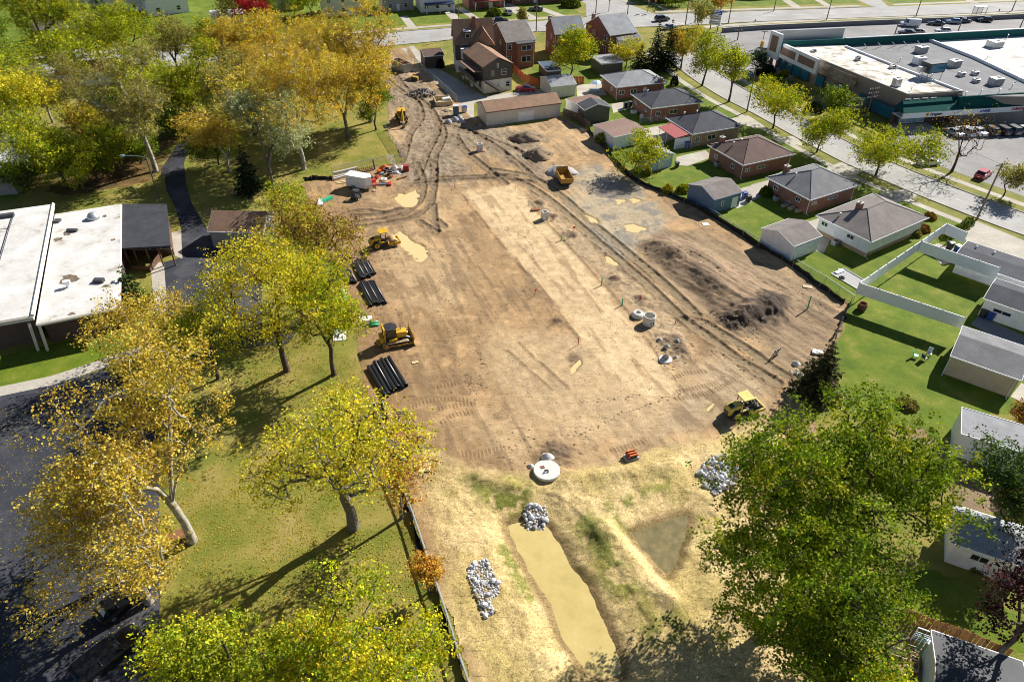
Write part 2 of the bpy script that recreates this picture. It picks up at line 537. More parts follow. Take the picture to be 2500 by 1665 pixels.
layered('bare_soil',[(0.3,(0.16,0.11,0.065)),(0.5,(0.27,0.19,0.11)),(0.7,(0.36,0.26,0.15))],0.3,scale2=4.0,
  stops2=[(0.3,(0.65,0.65,0.65)),(0.6,(1.1,1.1,1.1))],bump=0.6,bscale=6.0,bdist=0.1)
simple('line_white',(0.62,0.62,0.6),rough=0.7,var=0.25,scale=4)
simple('line_yellow',(0.55,0.42,0.2),rough=0.7,var=0.3,scale=4)
# ---- soil of the building site: tint comes per vertex (soil kinds), grain and small relief from noise
mt,nt,b = new_mat('site_soil')
tc = nd(nt,'ShaderNodeTexCoord')
at = nd(nt,'ShaderNodeAttribute',attribute_name='tint')
wet = nd(nt,'ShaderNodeAttribute',attribute_name='wet')
stw = nd(nt,'ShaderNodeAttribute',attribute_name='straw')
n1 = nd(nt,'ShaderNodeTexNoise',i_Scale=5.5,i_Detail=7.0,i_Roughness=0.72)
nt.links.new(tc.outputs['Object'],n1.inputs['Vector'])
r1 = nd(nt,'ShaderNodeValToRGB'); set_ramp(r1,[(0.32,(0.4,0.36,0.32)),(0.42,(0.93,0.92,0.91)),(0.54,(1.05,1.04,1.03)),(0.66,(1.3,1.29,1.25))])
nt.links.new(n1.outputs['Fac'],r1.inputs['Fac'])
m1 = nd(nt,'ShaderNodeMix',data_type='RGBA',blend_type='MULTIPLY'); m1.inputs['Factor'].default_value = 1.0
nt.links.new(at.outputs['Color'],m1.inputs[6]); nt.links.new(r1.outputs['Color'],m1.inputs[7])
# straw: short bright stalks and dark gaps
n2 = nd(nt,'ShaderNodeTexNoise',i_Scale=4.2,i_Detail=6.0,i_Roughness=0.9,i_Distortion=1.5)
nt.links.new(tc.outputs['Object'],n2.inputs['Vector'])
r2 = nd(nt,'ShaderNodeValToRGB'); set_ramp(r2,[(0.37,(0.16,0.13,0.09)),(0.45,(0.75,0.73,0.68)),(0.54,(1.1,1.1,1.08)),(0.64,(1.45,1.43,1.4))])
nt.links.new(n2.outputs['Fac'],r2.inputs['Fac'])
m2 = nd(nt,'ShaderNodeMix',data_type='RGBA',blend_type='MULTIPLY')
nt.links.new(stw.outputs['Fac'],m2.inputs['Factor'])
nt.links.new(m1.outputs[2],m2.inputs[6]); nt.links.new(r2.outputs['Color'],m2.inputs[7])
mp = nd(nt,'ShaderNodeMapping'); mp.inputs['Rotation'].default_value = (0,0,R(-112)); mp.inputs['Scale'].default_value = (0.35,3.2,1)
nt.links.new(tc.outputs['Object'],mp.inputs['Vector'])
n4 = nd(nt,'ShaderNodeTexNoise',i_Scale=1.0,i_Detail=5.0,i_Roughness=0.75); nt.links.new(mp.outputs[0],n4.inputs['Vector'])
r4 = nd(nt,'ShaderNodeValToRGB'); set_ramp(r4,[(0.36,(0.5,0.45,0.4)),(0.41,(1,1,1)),(0.58,(1,1,1)),(0.64,(1.15,1.15,1.15))]); nt.links.new(n4.outputs['Fac'],r4.inputs['Fac'])
n5 = nd(nt,'ShaderNodeTexNoise',i_Scale=2.2,i_Detail=9.0,i_Roughness=0.85); nt.links.new(tc.outputs['Object'],n5.inputs['Vector'])
r5 = nd(nt,'ShaderNodeValToRGB'); set_ramp(r5,[(0.37,(0.3,0.26,0.22)),(0.41,(1,1,1)),(0.58,(1,1,1)),(0.64,(1.25,1.25,1.25))]); nt.links.new(n5.outputs['Fac'],r5.inputs['Fac'])
out = m2.outputs[2]
for rr_ in (r4,r5):
 m4 = nd(nt,'ShaderNodeMix',data_type='RGBA',blend_type='MULTIPLY'); m4.inputs['Factor'].default_value = 0.85
 nt.links.new(out,m4.inputs[6]); nt.links.new(rr_.outputs['Color'],m4.inputs[7]); out = m4.outputs[2]
nt.links.new(out,b.inputs['Base Color'])
rr = nd(nt,'ShaderNodeMapRange'); rr.inputs['To Min'].default_value = 0.92; rr.inputs['To Max'].default_value = 0.3
nt.links.new(wet.outputs['Fac'],rr.inputs['Value']); nt.links.new(rr.outputs[0],b.inputs['Roughness'])
b.inputs['Specular IOR Level'].default_value = 0.3
bp = nd(nt,'ShaderNodeBump',i_Strength=0.55,i_Distance=0.12)
nt.links.new(n1.outputs['Fac'],bp.inputs['Height']); nt.links.new(bp.outputs['Normal'],b.inputs['Normal'])
mt,nt,b = new_mat('muddy_water')
tc = nd(nt,'ShaderNodeTexCoord')
ns = nd(nt,'ShaderNodeTexNoise',i_Scale=0.5,i_Detail=6.0,i_Roughness=0.6); nt.links.new(tc.outputs['Object'],ns.inputs['Vector'])
rp = nd(nt,'ShaderNodeValToRGB'); set_ramp(rp,[(0.25,(0.44,0.35,0.13)),(0.5,(0.54,0.42,0.16)),(0.75,(0.6,0.48,0.2))])
nt.links.new(ns.outputs['Fac'],rp.inputs['Fac']); nt.links.new(rp.outputs['Color'],b.inputs['Base Color'])
b.inputs['Roughness'].default_value = 0.05
b.inputs['Specular IOR Level'].default_value = 0.6
nb = nd(nt,'ShaderNodeTexNoise',i_Scale=3.0,i_Detail=3.0); nt.links.new(tc.outputs['Object'],nb.inputs['Vector'])
bp = nd(nt,'ShaderNodeBump',i_Strength=0.12,i_Distance=0.1); nt.links.new(nb.outputs['Fac'],bp.inputs['Height']); nt.links.new(bp.outputs['Normal'],b.inputs['Normal'])
mt,nt,b = new_mat('puddle_water')
b.inputs['Base Color'].default_value = (0.66,0.52,0.25,1); b.inputs['Roughness'].default_value = 0.15
mt,nt,b = new_mat('shallow_water')
tc = nd(nt,'ShaderNodeTexCoord')
ns = nd(nt,'ShaderNodeTexNoise',i_Scale=1.2,i_Detail=8.0,i_Roughness=0.7); nt.links.new(tc.outputs['Object'],ns.inputs['Vector'])
rp = nd(nt,'ShaderNodeValToRGB'); set_ramp(rp,[(0.3,(0.13,0.12,0.06)),(0.55,(0.22,0.18,0.085)),(0.7,(0.3,0.235,0.11))])
nt.links.new(ns.outputs['Fac'],rp.inputs['Fac']); nt.links.new(rp.outputs['Color'],b.inputs['Base Color'])
b.inputs['Roughness'].default_value = 0.1
# ---- outline of the building site (photo pixels on the ground)
SITE_PX = [(1190,1800),(1141,1665),(1122,1605),(1083,1476),(1048,1378),(1007,1249),(990,1190),(952,1116),(938,1061),(905,985),(880,900),(860,800),
     (835,715),(815,657),(790,560),(765,500),(735,452),(812,428),(900,412),(987,394),(965,360),(943,321),(949,233),(930,192),(925,150),(952,122),(1000,112),
     (1026,165),(1070,208),(1119,252),(1157,292),(1260,310),(1372,285),(1437,318),(1500,392),(1520,426),(1630,475),(1734,525),(1851,599),(1934,648),(2072,742),
     (2054,816),(2025,861),(1985,924),(1990,1000),(2010,1200),(1990,1400),(1960,1665),(1940,1800)]
SITE = [up(*p) for p in SITE_PX]
pond_px = [px('D3',*p) for p in ((10,185),(90,150),(180,175),(320,180),(400,250),(470,360),(560,520),(700,720),(800,930),(880,1080),(950,1230),(1000,1400),(1010,1480),
     (940,1530),(850,1545),(700,1490),(640,1420),(580,1300),(500,1150),(400,950),(300,760),(200,580),(120,420),(40,290))]
PONDZ,POOLZ = -0.95,-0.6
POND = [up(x,y,PONDZ) for x,y in pond_px]
POOL = [P('D3',x,y,POOLZ) for x,y in ((1120,240),(1180,205),(1300,180),(1450,110),(1590,95),(1600,160),(1540,330),(1490,520),(1410,620),(1330,540),(1240,430),(1160,330))]
PUDDLES = [('B2',1255,270,1290,225,1350,240,1380,215,1440,200,1470,240,1455,300,1420,340,1350,345,1290,325),
     ('B2',1240,590,1300,570,1370,610,1400,650,1500,700,1550,740,1555,790,1500,830,1420,815,1350,750,1300,680),
     ('C3',545,330,570,280,610,240,640,215,650,250,610,290,600,340,570,350),
     ('B3',870,790,920,800,1000,860,980,880,890,850),('B3',1180,755,1215,770,1215,795,1180,790),('B3',960,280,1040,275,1060,310,980,325),
     ('B3',1080,280,1130,260,1180,290,1130,315),('C3',1770,650,1830,590,1840,610,1780,670),('B3',1040,510,1120,500,1240,540,1160,580,1060,560),('B3',690,420,760,440,800,490,730,480)]
def tracks(*defs):
 return [smooth_line(PL(r,*xy)) for r,*xy in defs]
RUTS = tracks(
 ('B3',-150,60,100,120,350,270,600,480,850,700,1200,1000,1400,1190,1560,1350),
 ('B3',-150,20,120,60,260,110,450,230,700,450,1000,700,1300,950,1520,1150,1680,1310),
 ('C3',1560,-150,1800,20,2000,170,2200,300,2400,420),
 ('C3',1720,-130,1950,10,2150,130,2334,270,2480,360),
 ('A2',1800,1200,1880,1330,2050,1480,2150,1560,2250,1640),
 ('A2',1950,1180,2150,1300,2334,1440,2500,1580),
 ('A2',1700,1110,1950,1180,2334,1330,2500,1450),
 ('B2',1450,-40,1510,100,1500,260,1400,370,1250,440,950,480),
 ('B2',1600,-60,1620,60,1600,220,1560,340,1420,440,1200,490,900,530),
 ('B2',1600,330,1610,450,1630,570),('B2',1480,480,1560,530,1640,570),('B2',1640,470,1700,520),
 ('B2',1430,150,1600,130,1800,110,2050,100,2334,110,2500,130),
 ('B2',1440,120,1600,100,1800,85,2100,75,2334,70),
 ('B2',1440,300,1200,400,1000,380,850,400),('B2',1420,330,1150,410,900,430),
 ('A2',1330,1440,1400,1200,1500,1050,1450,900,1300,800,1180,700),('A2',1480,1560,1560,1350,1650,1150,1600,1000,1500,900,1340,770,1250,640),
 ('A2',1620,1560,1620,1400,1700,1200,1650,1080))
TREADS = tracks(('C2',1400,640,1560,580,1700,560,1900,570),('C2',1640,460,1800,430),('C2',1650,650,1800,620,1950,600),('C2',1680,770,1800,700,1950,680),
 ('C2',1850,1050,2000,1060,2150,1010,2250,1000),('C3',930,1020,1060,990,1200,940),('C3',1500,500,1700,460,1850,420),('C3',1480,380,1600,330,1750,320),('C3',1500,560,1750,520,2000,400),
 ('B2',1500,1250,1620,1440,1700,1568),('B2',1300,1300,1330,1420),('B2',1460,1240,1440,1380))
PADLINES = tracks(('B2',1860,240,2250,730),('B2',2334,800,2420,930),('B3',90,850,300,1070,640,1520),('B3',190,300,475,620,850,1030,1040,1250,1230,1500,1280,1568),('C3',1210,0,1480,370,1600,520),
 ('C3',0,130,400,480),('C3',100,60,560,480))
def build_site():
 bx0 = min(p.x for p in SITE) - 1; bx1 = max(p.x for p in SITE) + 1
 by0 = min(p.y for p in SITE) - 1; by1 = max(p.y for p in SITE) + 1
 xs = np.arange(bx0,bx1,0.14)
 ys = [by0]
 while ys[-1] < by1:
  ys.append(ys[-1] + max(0.125,0.0019 * ys[-1]))
 ys = np.array(ys)
 X,Y = np.meshgrid(xs,ys)
 # ragged rim
 jx = (vnoise(X,Y,2.2,3) - 0.5) * 1.1; jy = (vnoise(X,Y,2.2,4) - 0.5) * 1.1
 ins = inpoly(X + jx,Y + jy,SITE)
 edge = dist_line(X,Y,SITE,True)
 n_big = vnoise(X,Y,14,1); n_mid = vnoise(X,Y,3.2,2); n_fine = vnoise(X,Y,0.9,5,3); n_st = vnoise(X * 0.82 + Y * 0.57,(Y * 0.82 - X * 0.57) * 0.16,1.1,8)
 # direction of the grading passes (pad axis)
 ax = (up(1292,495) - up(1646,921)).normalized()
 al = X * ax.x + Y * ax.y; ac = -X * ax.y + Y * ax.x
 n_pass = vnoise(ac * 1.0,al * 0.1,0.7,11,3); n_pass2 = vnoise(ac,al * 0.07,2.6,12,3)
 Z = 0.03 + 0.12 * (n_mid - 0.5) + 0.09 * (n_fine - 0.5) + 0.05 * (n_pass - 0.5)
 sand = np.array([0.57,0.435,0.265]); dirt = np.array([0.35,0.235,0.125]); mud = np.array([0.15,0.105,0.065]); straw = np.array([0.58,0.46,0.225])
 grey = np.array([0.36,0.31,0.24]); dark = np.array([0.125,0.09,0.062]); litter = np.array([0.26,0.16,0.085]); green = np.array([0.16,0.19,0.03])
 C = np.broadcast_to(dirt,X.shape + (3,)).copy()
 def mix(c,w):
  nonlocal C
  C = C * (1 - w[...,None]) + np.asarray(c) * w[...,None]
 mix(sand,sstep(0.45,0.65,n_big) * 0.4)
 mix(mud,sstep(0.55,0.68,n_pass) * 0.5)
 mix(dirt * 0.72,sstep(0.5,0.75,n_pass2) * 0.4)
 mix(dirt * 0.6,sstep(0.58,0.66,n_mid) * 0.5)
 mix(dirt * 1.45,sstep(0.6,0.68,1 - n_mid) * 0.6)
 # pad
 PAD = PL('B2',1860,215,2450,120) + PL('B3',60,160,475,640,850,1050,1230,1510) + PL('C3',1250,60,1480,370,1600,540,1250,580,1000,450,640,20) + PL('B3',300,1070,90,850) + PL('B2',2250,730)
 PAD2 = PL('C3',640,0,1240,60,1500,400,1700,560,1300,900,700,950,300,850,-200,300,-100,-100)
 w = sstep(-2,2.5,np.where(inpoly(X,Y,PAD2),1,-1) * dist_line(X,Y,PAD2,True) + (n_mid - 0.5) * 4)
 mix(sand * 0.9,w * 0.65)
 w = sstep(-0.5,0.9,np.where(inpoly(X,Y,PAD),1,-1) * dist_line(X,Y,PAD,True) + (n_mid - 0.5) * 1.2 + (n_fine - 0.5) * 0.5)
 mix(sand * 1.04,w * (0.72 + 0.2 * sstep(0.35,0.6,n_big)))
 mix(dirt * 0.85,w * sstep(0.6,0.66,n_pass) * 0.6)
 mix(sand * 1.16,w * sstep(0.52,0.6,vnoise(X,Y,1.6,41)) * 0.5)
 Z -= w * 0.03 * (n_mid - 0.5)
 # left working strip: darker damp soil
 WORK = PL('B2',640,60,1450,0,1600,200,1600,560,1250,560,1200,900,1250,1300,1300,1568) + PL('C2',1200,0,1300,500,1500,1000,2200,1150,1500,1250,1200,1050,1000,400,900,-200) + PL('B2',700,900)
 w = sstep(-1.5,2.5,np.where(inpoly(X,Y,WORK),1,-1) * dist_line(X,Y,WORK,True) + (n_mid - 0.5) * 5)
 mix(np.array([0.27,0.18,0.1]),w * (0.25 + 0.65 * sstep(0.42,0.6,n_mid)))
 Z += w * 0.13 * (vnoise(X,Y,0.55,43,2) - 0.5)
 # churned entrance
 ENT = PL('A2',1150,650,1350,600,1650,800,1900,1100,2334,1150,2600,1200,2700,1700,2334,1500,1900,1300,1900,1650,1300,1650,1250,1250,1180,900)
 w = sstep(-2,3,np.where(inpoly(X,Y,ENT),1,-1) * dist_line(X,Y,ENT,True) + (n_mid - 0.5) * 6)
 mix(grey * 0.72,w * 0.75); mix(mud * 1.2,w * sstep(0.5,0.68,n_fine * 0.5 + n_mid * 0.5) * 0.8)
 Z += w * 0.34 * (n_fine - 0.5)
 # greyish flat beside the haul road, with damp hollows
 FLAT = PL('B3',560,60,620,-80,1000,20,1500,420,1500,560,1300,650,1100,800,850,760,500,330)
 w = sstep(-1,3,np.where(inpoly(X,Y,FLAT),1,-1) * dist_line(X,Y,FLAT,True) + (n_mid - 0.5) * 5)
 mix(np.array([0.4,0.345,0.25]),w * 0.85)
 damp = w * sstep(0.44,0.58,n_mid) * 0.8
 mix(np.array([0.2,0.185,0.16]),damp)
 W = damp * 0.5
 # strip left of the haul road
 STRIP = PL('B3',240,250,480,420,800,700,1250,1080,1560,1380) + PL('C3',1650,100,1550,330,1250,30) + PL('B3',1060,1240,850,1000,480,620)
 w = sstep(-0.6,1.2,np.where(inpoly(X,Y,STRIP),1,-1) * dist_line(X,Y,STRIP,True) + (n_mid - 0.5) * 3)
 mix(np.array([0.40,0.31,0.2]),w * 0.8); mix(mud * 1.4,w * sstep(0.55,0.68,n_mid * 0.6 + n_fine * 0.4) * 0.75)
 Z += w * 0.3 * (n_fine - 0.5)
 # lower right, churned pale clay
 LR = PL('C3',1500,380,1900,150,2400,500,2300,700,1800,800,1300,900,1450,600)
 w = sstep(-1,2,np.where(inpoly(X,Y,LR),1,-1) * dist_line(X,Y,LR,True) + (n_mid - 0.5) * 4)
 mix(np.array([0.42,0.33,0.22]),w * 0.7); mix(mud * 1.4,w * sstep(0.5,0.62,n_st) * 0.75)
 Z += w * 0.2 * (n_st - 0.5)
 # right flank beside the silt fence: brown churned
 RF = PL('B3',1400,560,1750,560,2200,780) + PL('B4',250,950,760,1220,700,1480) + PL('C4',400,380,-100,150) + PL('B3',2200,1600,1500,1150,1150,700)
 w = sstep(-1.5,2,np.where(inpoly(X,Y,RF),1,-1) * dist_line(X,Y,RF,True) + (n_mid - 0.5) * 4)
 mix(np.array([0.28,0.21,0.135]),w * 0.85); mix(mud * 1.1,w * sstep(0.48,0.62,n_st) * 0.8)
 Z += w * 0.3 * (n_st - 0.5)
 # basin: straw mulch and sprouting grass
 BAS = PL('C3',-1000,1050,-700,1000,-100,1230,250,1180,700,1150,1100,1080,1500,950,1900,800,2400,700) + [up(2010,1200),up(1990,1400),up(1940,1800),up(1190,1800),up(1083,1476),up(1007,1249),up(975,1165)]
 bs = np.where(inpoly(X,Y,BAS),1,-1) * dist_line(X,Y,BAS,True)
 S = sstep(-0.6,1.8,bs + (n_mid - 0.5) * 3)
 mix(straw,S * 0.95)
 mix(straw * np.array([1.12,1.1,1.2]),S * sstep(0.5,0.65,n_mid))
 mix(straw * 0.62,S * sstep(0.48,0.7,1 - n_big) * 0.35)
 gl = tracks(('D3',700,150,850,400,950,620,1200,850),('C3',0,1250,120,1400,0,1500),('C3',1050,1480,1250,1380,1400,1320),('D3',1430,620,1500,480,1600,230),('D3',1500,1000,1350,1150,1280,1020),('D3',-50,350,60,560,200,800),('C2',1950,1300,2100,1420,2300,1500),('D3',900,0,1000,150,1130,210))
 for g,wd in zip(gl,(2.2,2.0,1.5,0.7,1.8,0.9,2.0,1.2)):
  mix(green,S * sstep(wd,wd * 0.2,dist_line(X,Y,g) + (n_fine - 0.5) * 1.4 + (n_mid - 0.5) * 1.2) * sstep(0.3,0.5,n_fine) * 0.85)
 mix(np.array([0.3,0.25,0.07]),S * sstep(0.5,0.66,vnoise(X,Y,5.5,21)) * 0.5)
 # fallen leaves by the trees on the left rim
 lw = sstep(3.2,0.3,dist_line(X,Y,PL('C2',1150,700,1200,1050,1350,1300) + PL('D2',1410,50,1560,520)) + (n_mid - 0.5) * 2)
 mix(litter,lw * 0.7)
 lw = sstep(6.0,0.5,dist_line(X,Y,PL('B2',560,330,700,600,850,800,900,1100,1000,1500) + PL('C2',1080,500,1200,900)) + (n_mid - 0.5) * 3)
 mix(litter,lw * 0.75)
 # ruts: pressed darker bands with raised lips
 for k,t in enumerate(RUTS):
  d = dist_line(X,Y,t)
  wd = 0.85 if k < 4 else 0.62
  band = sstep(wd,wd * 0.5,d + (n_fine - 0.5) * 0.25)
  lip = np.exp(-((d + (n_fine - 0.5) * 0.5 - wd) / 0.25) ** 2)
  Z += -0.1 * band + 0.13 * lip * n_fine * 1.4
  mix(np.array([0.23,0.18,0.11]) if k < 4 else np.array([0.19,0.14,0.09]),band * 0.9)
  mix(mud * 0.8,np.exp(-((d - wd * 0.75) / 0.16) ** 2) * 0.6)
  mix(mud,lip * 0.5 * sstep(0.35,0.6,n_fine))
 for t in PADLINES:
  d = dist_line(X,Y,t)
  Z += 0.07 * np.exp(-(d / 0.25) ** 2) * (0.3 + n_fine)
  mix(dirt * 0.55,np.exp(-(d / 0.2) ** 2) * 0.75 * sstep(0.3,0.55,n_mid))
 for t in TREADS:
  d = dist_line(X,Y,t)
  w = sstep(0.45,0.3,d)
  s_ = X * (t[-1] - t[0]).normalized().x + Y * (t[-1] - t[0]).normalized().y
  Z += w * 0.06 * np.sin(s_ * 2 * math.pi / 0.42)
  mix(dirt * 0.62,w * 0.4)
 # berm between the two basins
 d = dist_line(X,Y,PL('D3',850,200,1050,320,1300,600,1430,830))
 Z += 0.7 * np.exp(-(d / 1.2) ** 2)
 for ln,hh,wd in ((PL('D3',480,250,700,560,900,900,1080,1300),0.35,0.9),(PL('D3',-150,250,0,600,200,1000,400,1400),0.4,1.0),(PL('C3',500,1300,900,1250,1500,1150),0.35,1.0),(PL('C2',2000,1250,2300,1350),0.4,0.9),(PL('D3',1600,100,1620,300,1500,650),0.4,0.7)):
  Z += hh * np.exp(-(dist_line(X,Y,ln) / wd) ** 2) * (0.5 + n_mid)
 Z += S * 0.14 * (n_fine - 0.5) + S * 0.3 * (vnoise(X,Y,4.0,51,2) - 0.5)
 mix(straw * np.array([1.25,1.25,1.3]),np.exp(-(dist_line(X,Y,PL('D3',1050,300,1250,480,1420,830)) / 0.8) ** 2) * 0.7)
 mix(straw * np.array([1.2,1.2,1.25]),np.exp(-(dist_line(X,Y,PL('D3',0,1100,150,1300,330,1500)) / 0.9) ** 2) * 0.6)
 # ponds
 for poly,lev,wide in ((POND,PONDZ,3.6),(POOL,POOLZ,3.0)):
  sd_ = np.where(inpoly(X,Y,poly),-1,1) * dist_line(X,Y,poly,True)
  sd2 = sd_ + (n_mid - 0.5) * 0.5 + (n_fine - 0.5) * 0.35
  prof = np.where(sd2 < 0,lev - 0.03 - 0.3 * sstep(0,-1,sd2),lev - 0.03 + (0.03 - lev) * np.clip(sd2 / wide,0,1) ** 0.8)
  Z = Z * sstep(0.0,wide,sd2) + prof * sstep(wide + 0.01,wide - 0.5,sd2)
  rim = sstep(0.9,0.1,np.abs(sd2 - 0.3))
  mix(np.array([0.17,0.115,0.05]),rim * 0.75)
 # spoil mound: steep near side, flat worked top, black end face
 MND = PL('B3',1130,680,1250,620,1450,590,1750,700,2000,850,2334,1050) + PL('B4',330,1180,350,1330,200,1430) + PL('B3',2250,1480,2000,1500,1850,1350,1650,1150,1400,960,1230,800)
 sd_ = np.where(inpoly(X,Y,MND),1,-1) * dist_line(X,Y,MND,True) + (n_mid - 0.5) * 1.0
 crest = sstep(-0.3,5.0,sd_)
 mh = 1.55 * crest * (0.85 + 0.3 * n_mid) + crest * 0.22 * (n_st - 0.5)
 Z += mh
 w = sstep(-0.3,1.2,sd_)
 mix(np.array([0.3,0.215,0.14]),w * 0.88)
 mix(dark * 1.3,w * sstep(0.46,0.62,n_st * 0.6 + n_mid * 0.4) * 0.5)
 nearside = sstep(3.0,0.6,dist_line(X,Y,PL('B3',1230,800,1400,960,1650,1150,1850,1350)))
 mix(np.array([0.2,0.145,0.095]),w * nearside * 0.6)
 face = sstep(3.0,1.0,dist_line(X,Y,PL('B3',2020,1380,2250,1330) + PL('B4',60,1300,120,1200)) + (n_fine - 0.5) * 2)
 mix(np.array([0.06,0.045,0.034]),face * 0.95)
 Z += face * w * (vnoise(X,Y,1.1,33,3) - 0.45) * 1.0
 # spoil heaps and holes by the stakes
 for r_,x_,y_,rad,hh in (('B3',960,990,1.0,0.3),('B3',400,440,0.9,0.3),('B3',1180,1170,1.1,0.3),('B3',440,1370,0.8,0.3),('C3',590,200,1.2,-0.25),('B3',280,320,1.2,0.4),('C3',440,1050,2.2,0.5),('B3',560,600,1.4,0.15),('C3',1480,60,1.8,0.25),('C3',1530,130,1.5,0.3)):
  q = P(r_,x_,y_); d = np.hypot(X - q.x,Y - q.y)
  g = np.exp(-(d / rad) ** 2)
  Z += hh * g * (0.4 + 1.2 * n_fine)
  mix(np.array([0.12,0.085,0.06]),sstep(0.25,0.8,g + (n_fine - 0.5) * 0.5) * 0.8)
 # dark wet puddled ground near the gravel
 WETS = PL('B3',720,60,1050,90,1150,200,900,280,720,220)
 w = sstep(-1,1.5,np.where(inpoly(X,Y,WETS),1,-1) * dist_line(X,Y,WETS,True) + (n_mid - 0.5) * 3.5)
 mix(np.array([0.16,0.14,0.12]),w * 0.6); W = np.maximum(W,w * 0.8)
 for pd in PUDDLES:
  poly = PL(*pd); sd_ = np.where(inpoly(X,Y,poly),-1,1) * dist_line(X,Y,poly,True) + (n_fine - 0.5) * 1.1 + (n_mid - 0.5) * 0.8
  k = sstep(1.2,0.2,sd_); Z = Z * (1 - k) + (0.03 + 0.05 * (n_fine - 0.5)) * k - 0.14 * sstep(0.25,-0.35,sd_)
  mix(np.array([0.3,0.21,0.1]),sstep(0.7,0.0,sd_) * 0.6)
 Z = np.where(edge < 1.3,np.maximum(Z,0.025 + 0.02 * n_fine),Z)
 C *= (0.68 + 0.36 * n_fine + 0.28 * vnoise(X,Y,0.5,61,2))[...,None]
 C = np.clip(C * np.array([1.0,0.965,0.9]),0.01,0.78)
 idx = -np.ones(X.shape,dtype=np.int64)
 keep = ins[:-1,:-1] & ins[1:,:-1] & ins[:-1,1:] & ins[1:,1:]
 used = np.zeros(X.shape,dtype=bool)
 used[:-1,:-1] |= keep; used[1:,:-1] |= keep; used[:-1,1:] |= keep; used[1:,1:] |= keep
 idx[used] = np.arange(used.sum())
 i,j = np.nonzero(keep)
 F = np.stack([idx[i,j],idx[i,j + 1],idx[i + 1,j + 1],idx[i + 1,j]],1)
 V = np.stack([X[used],Y[used],Z[used]],1)
 o = fast_mesh('dirt_ground',V,F,'site_soil',smooth=True,tint=C[used])
 for nm,arr in (('wet',W),('straw',S)):
  a = o.data.attributes.new(nm,'FLOAT','POINT'); a.data.foreach_set('value',np.ascontiguousarray(arr[used],dtype=np.float32))
 o['kind'] = 'structure'
 def height(x,y):
  jj = np.clip(np.searchsorted(xs,x),0,len(xs) - 1); ii = np.clip(np.searchsorted(ys,y),0,len(ys) - 1)
  return float(Z[ii,jj]) if used[ii,jj] else 0.0
 return height
site_z = build_site()
def on_site(p):
 return Vector((p[0],p[1],site_z(p[0],p[1])))
def G(reg,x,y):
 """pixel -> point on the site's surface"""
 p = P(reg,x,y)
 for _ in range(3):
  p = P(reg,x,y,site_z(p.x,p.y))
 return p
# ---- the ground sheet out to the horizon, with a hole under the site's own relief
cen = Vector((sum(p.x for p in SITE) / len(SITE),sum(p.y for p in SITE) / len(SITE),0))
def inset(poly,d):
 out = []; n = len(poly)
 ar = sum(poly[i].x * poly[(i + 1) % n].y - poly[(i + 1) % n].x * poly[i].y for i in range(n))
 for i in range(n):
  t = (poly[(i + 1) % n] - poly[i - 1]); t.z = 0; t.normalize()
  nr = Vector((-t.y,t.x,0)) * (1 if ar > 0 else -1)
  out.append(poly[i] + nr * d)
 return out
hole = inset(SITE,0.9)
big = [Vector((-2500,-600,0)),Vector((2500,-600,0)),Vector((2500,4000,0)),Vector((-2500,4000,0))]
tris = tessellate_polygon([big,hole])
pts = big + hole
mb = MB()
fs = []
for t in tris:
 p0,p1,p2 = (pts[i] for i in t)
 cr = (p1 - p0).cross(p2 - p0).z
 if abs(cr) > 1e-6:
  fs.append(tuple(t) if cr > 0 else tuple(reversed(t)))
mb.add(pts,fs)
mb.build('ground','grass_park')['kind'] = 'structure'
# ---- water
def water(name,poly,z,mat,n=3):
 return sheet(name,smooth_line(poly + [poly[0]],n)[:-1],z,mat)
water('pond_water',inset(POND,-0.9),PONDZ,'muddy_water')
water('pond_water',inset(POOL,-0.8),POOLZ,'shallow_water')
def puddle(reg,*xy):
 poly = PL(reg,*xy); c = sum(poly,Vector()) / len(poly)
 water('puddle',[Vector((c.x + (p.x - c.x) * 1.06,c.y + (p.y - c.y) * 1.06,0)) for p in poly],-0.035,'puddle_water',4)
# ---------------------------------------------------------------- roads, lots, paths, drives
lawn_polys = {
 # green yards on the right
 'yards': [up(1372,280),up(1437,316),up(1500,390),up(1630,472),up(1734,522),up(1851,596),up(1934,645),up(2074,742),up(2056,816),up(2028,861),up(1990,930),up(2060,990),up(2200,1060),
     up(2262,1110),up(2300,1075),up(2420,1010),up(2700,1010),up(2700,660),up(2396,536),up(2230,484),up(2055,395),up(1931,329),up(1838,277),up(1753,233),up(1640,180),up(1560,150),up(1430,130),up(1300,150),up(1290,210)]}
sheet('lawn',rough_poly(lawn_polys['yards'],0.35),0.004,'grass_lawn')
# top avenue and side street
near_k = [up(-900,318),up(-300,247),up(134,195),up(500,155),up(760,131),up(1045,104),up(1305,79),up(1550,68),up(1700,62),up(1860,53.5),up(2326,36),up(2500,27),up(3200,-4)]
far_k = [up(-900,250),up(-300,190),up(134,148),up(500,117),up(848,90),up(1004,76),up(1240,58.5),up(1432,43),up(1600,35),up(1860,27),up(2134,18),up(2500,5),up(3200,-22)]
sheet('avenue_road',near_k + far_k[::-1],0.012,'road_concrete')
sheet('side_road',[up(1432,44),up(1600,36),up(1545,15),up(1480,-12),up(1400,-40),up(1330,-75),up(1270,-75),up(1330,-40),up(1390,-10),up(1430,10)],0.016,'road_concrete')
sheet('side_road',[up(2134,19),up(2170,18),up(2150,0),up(2120,-12),up(2060,-30),up(2030,-28),up(2080,-8),up(2105,6)],0.016,'road_concrete')
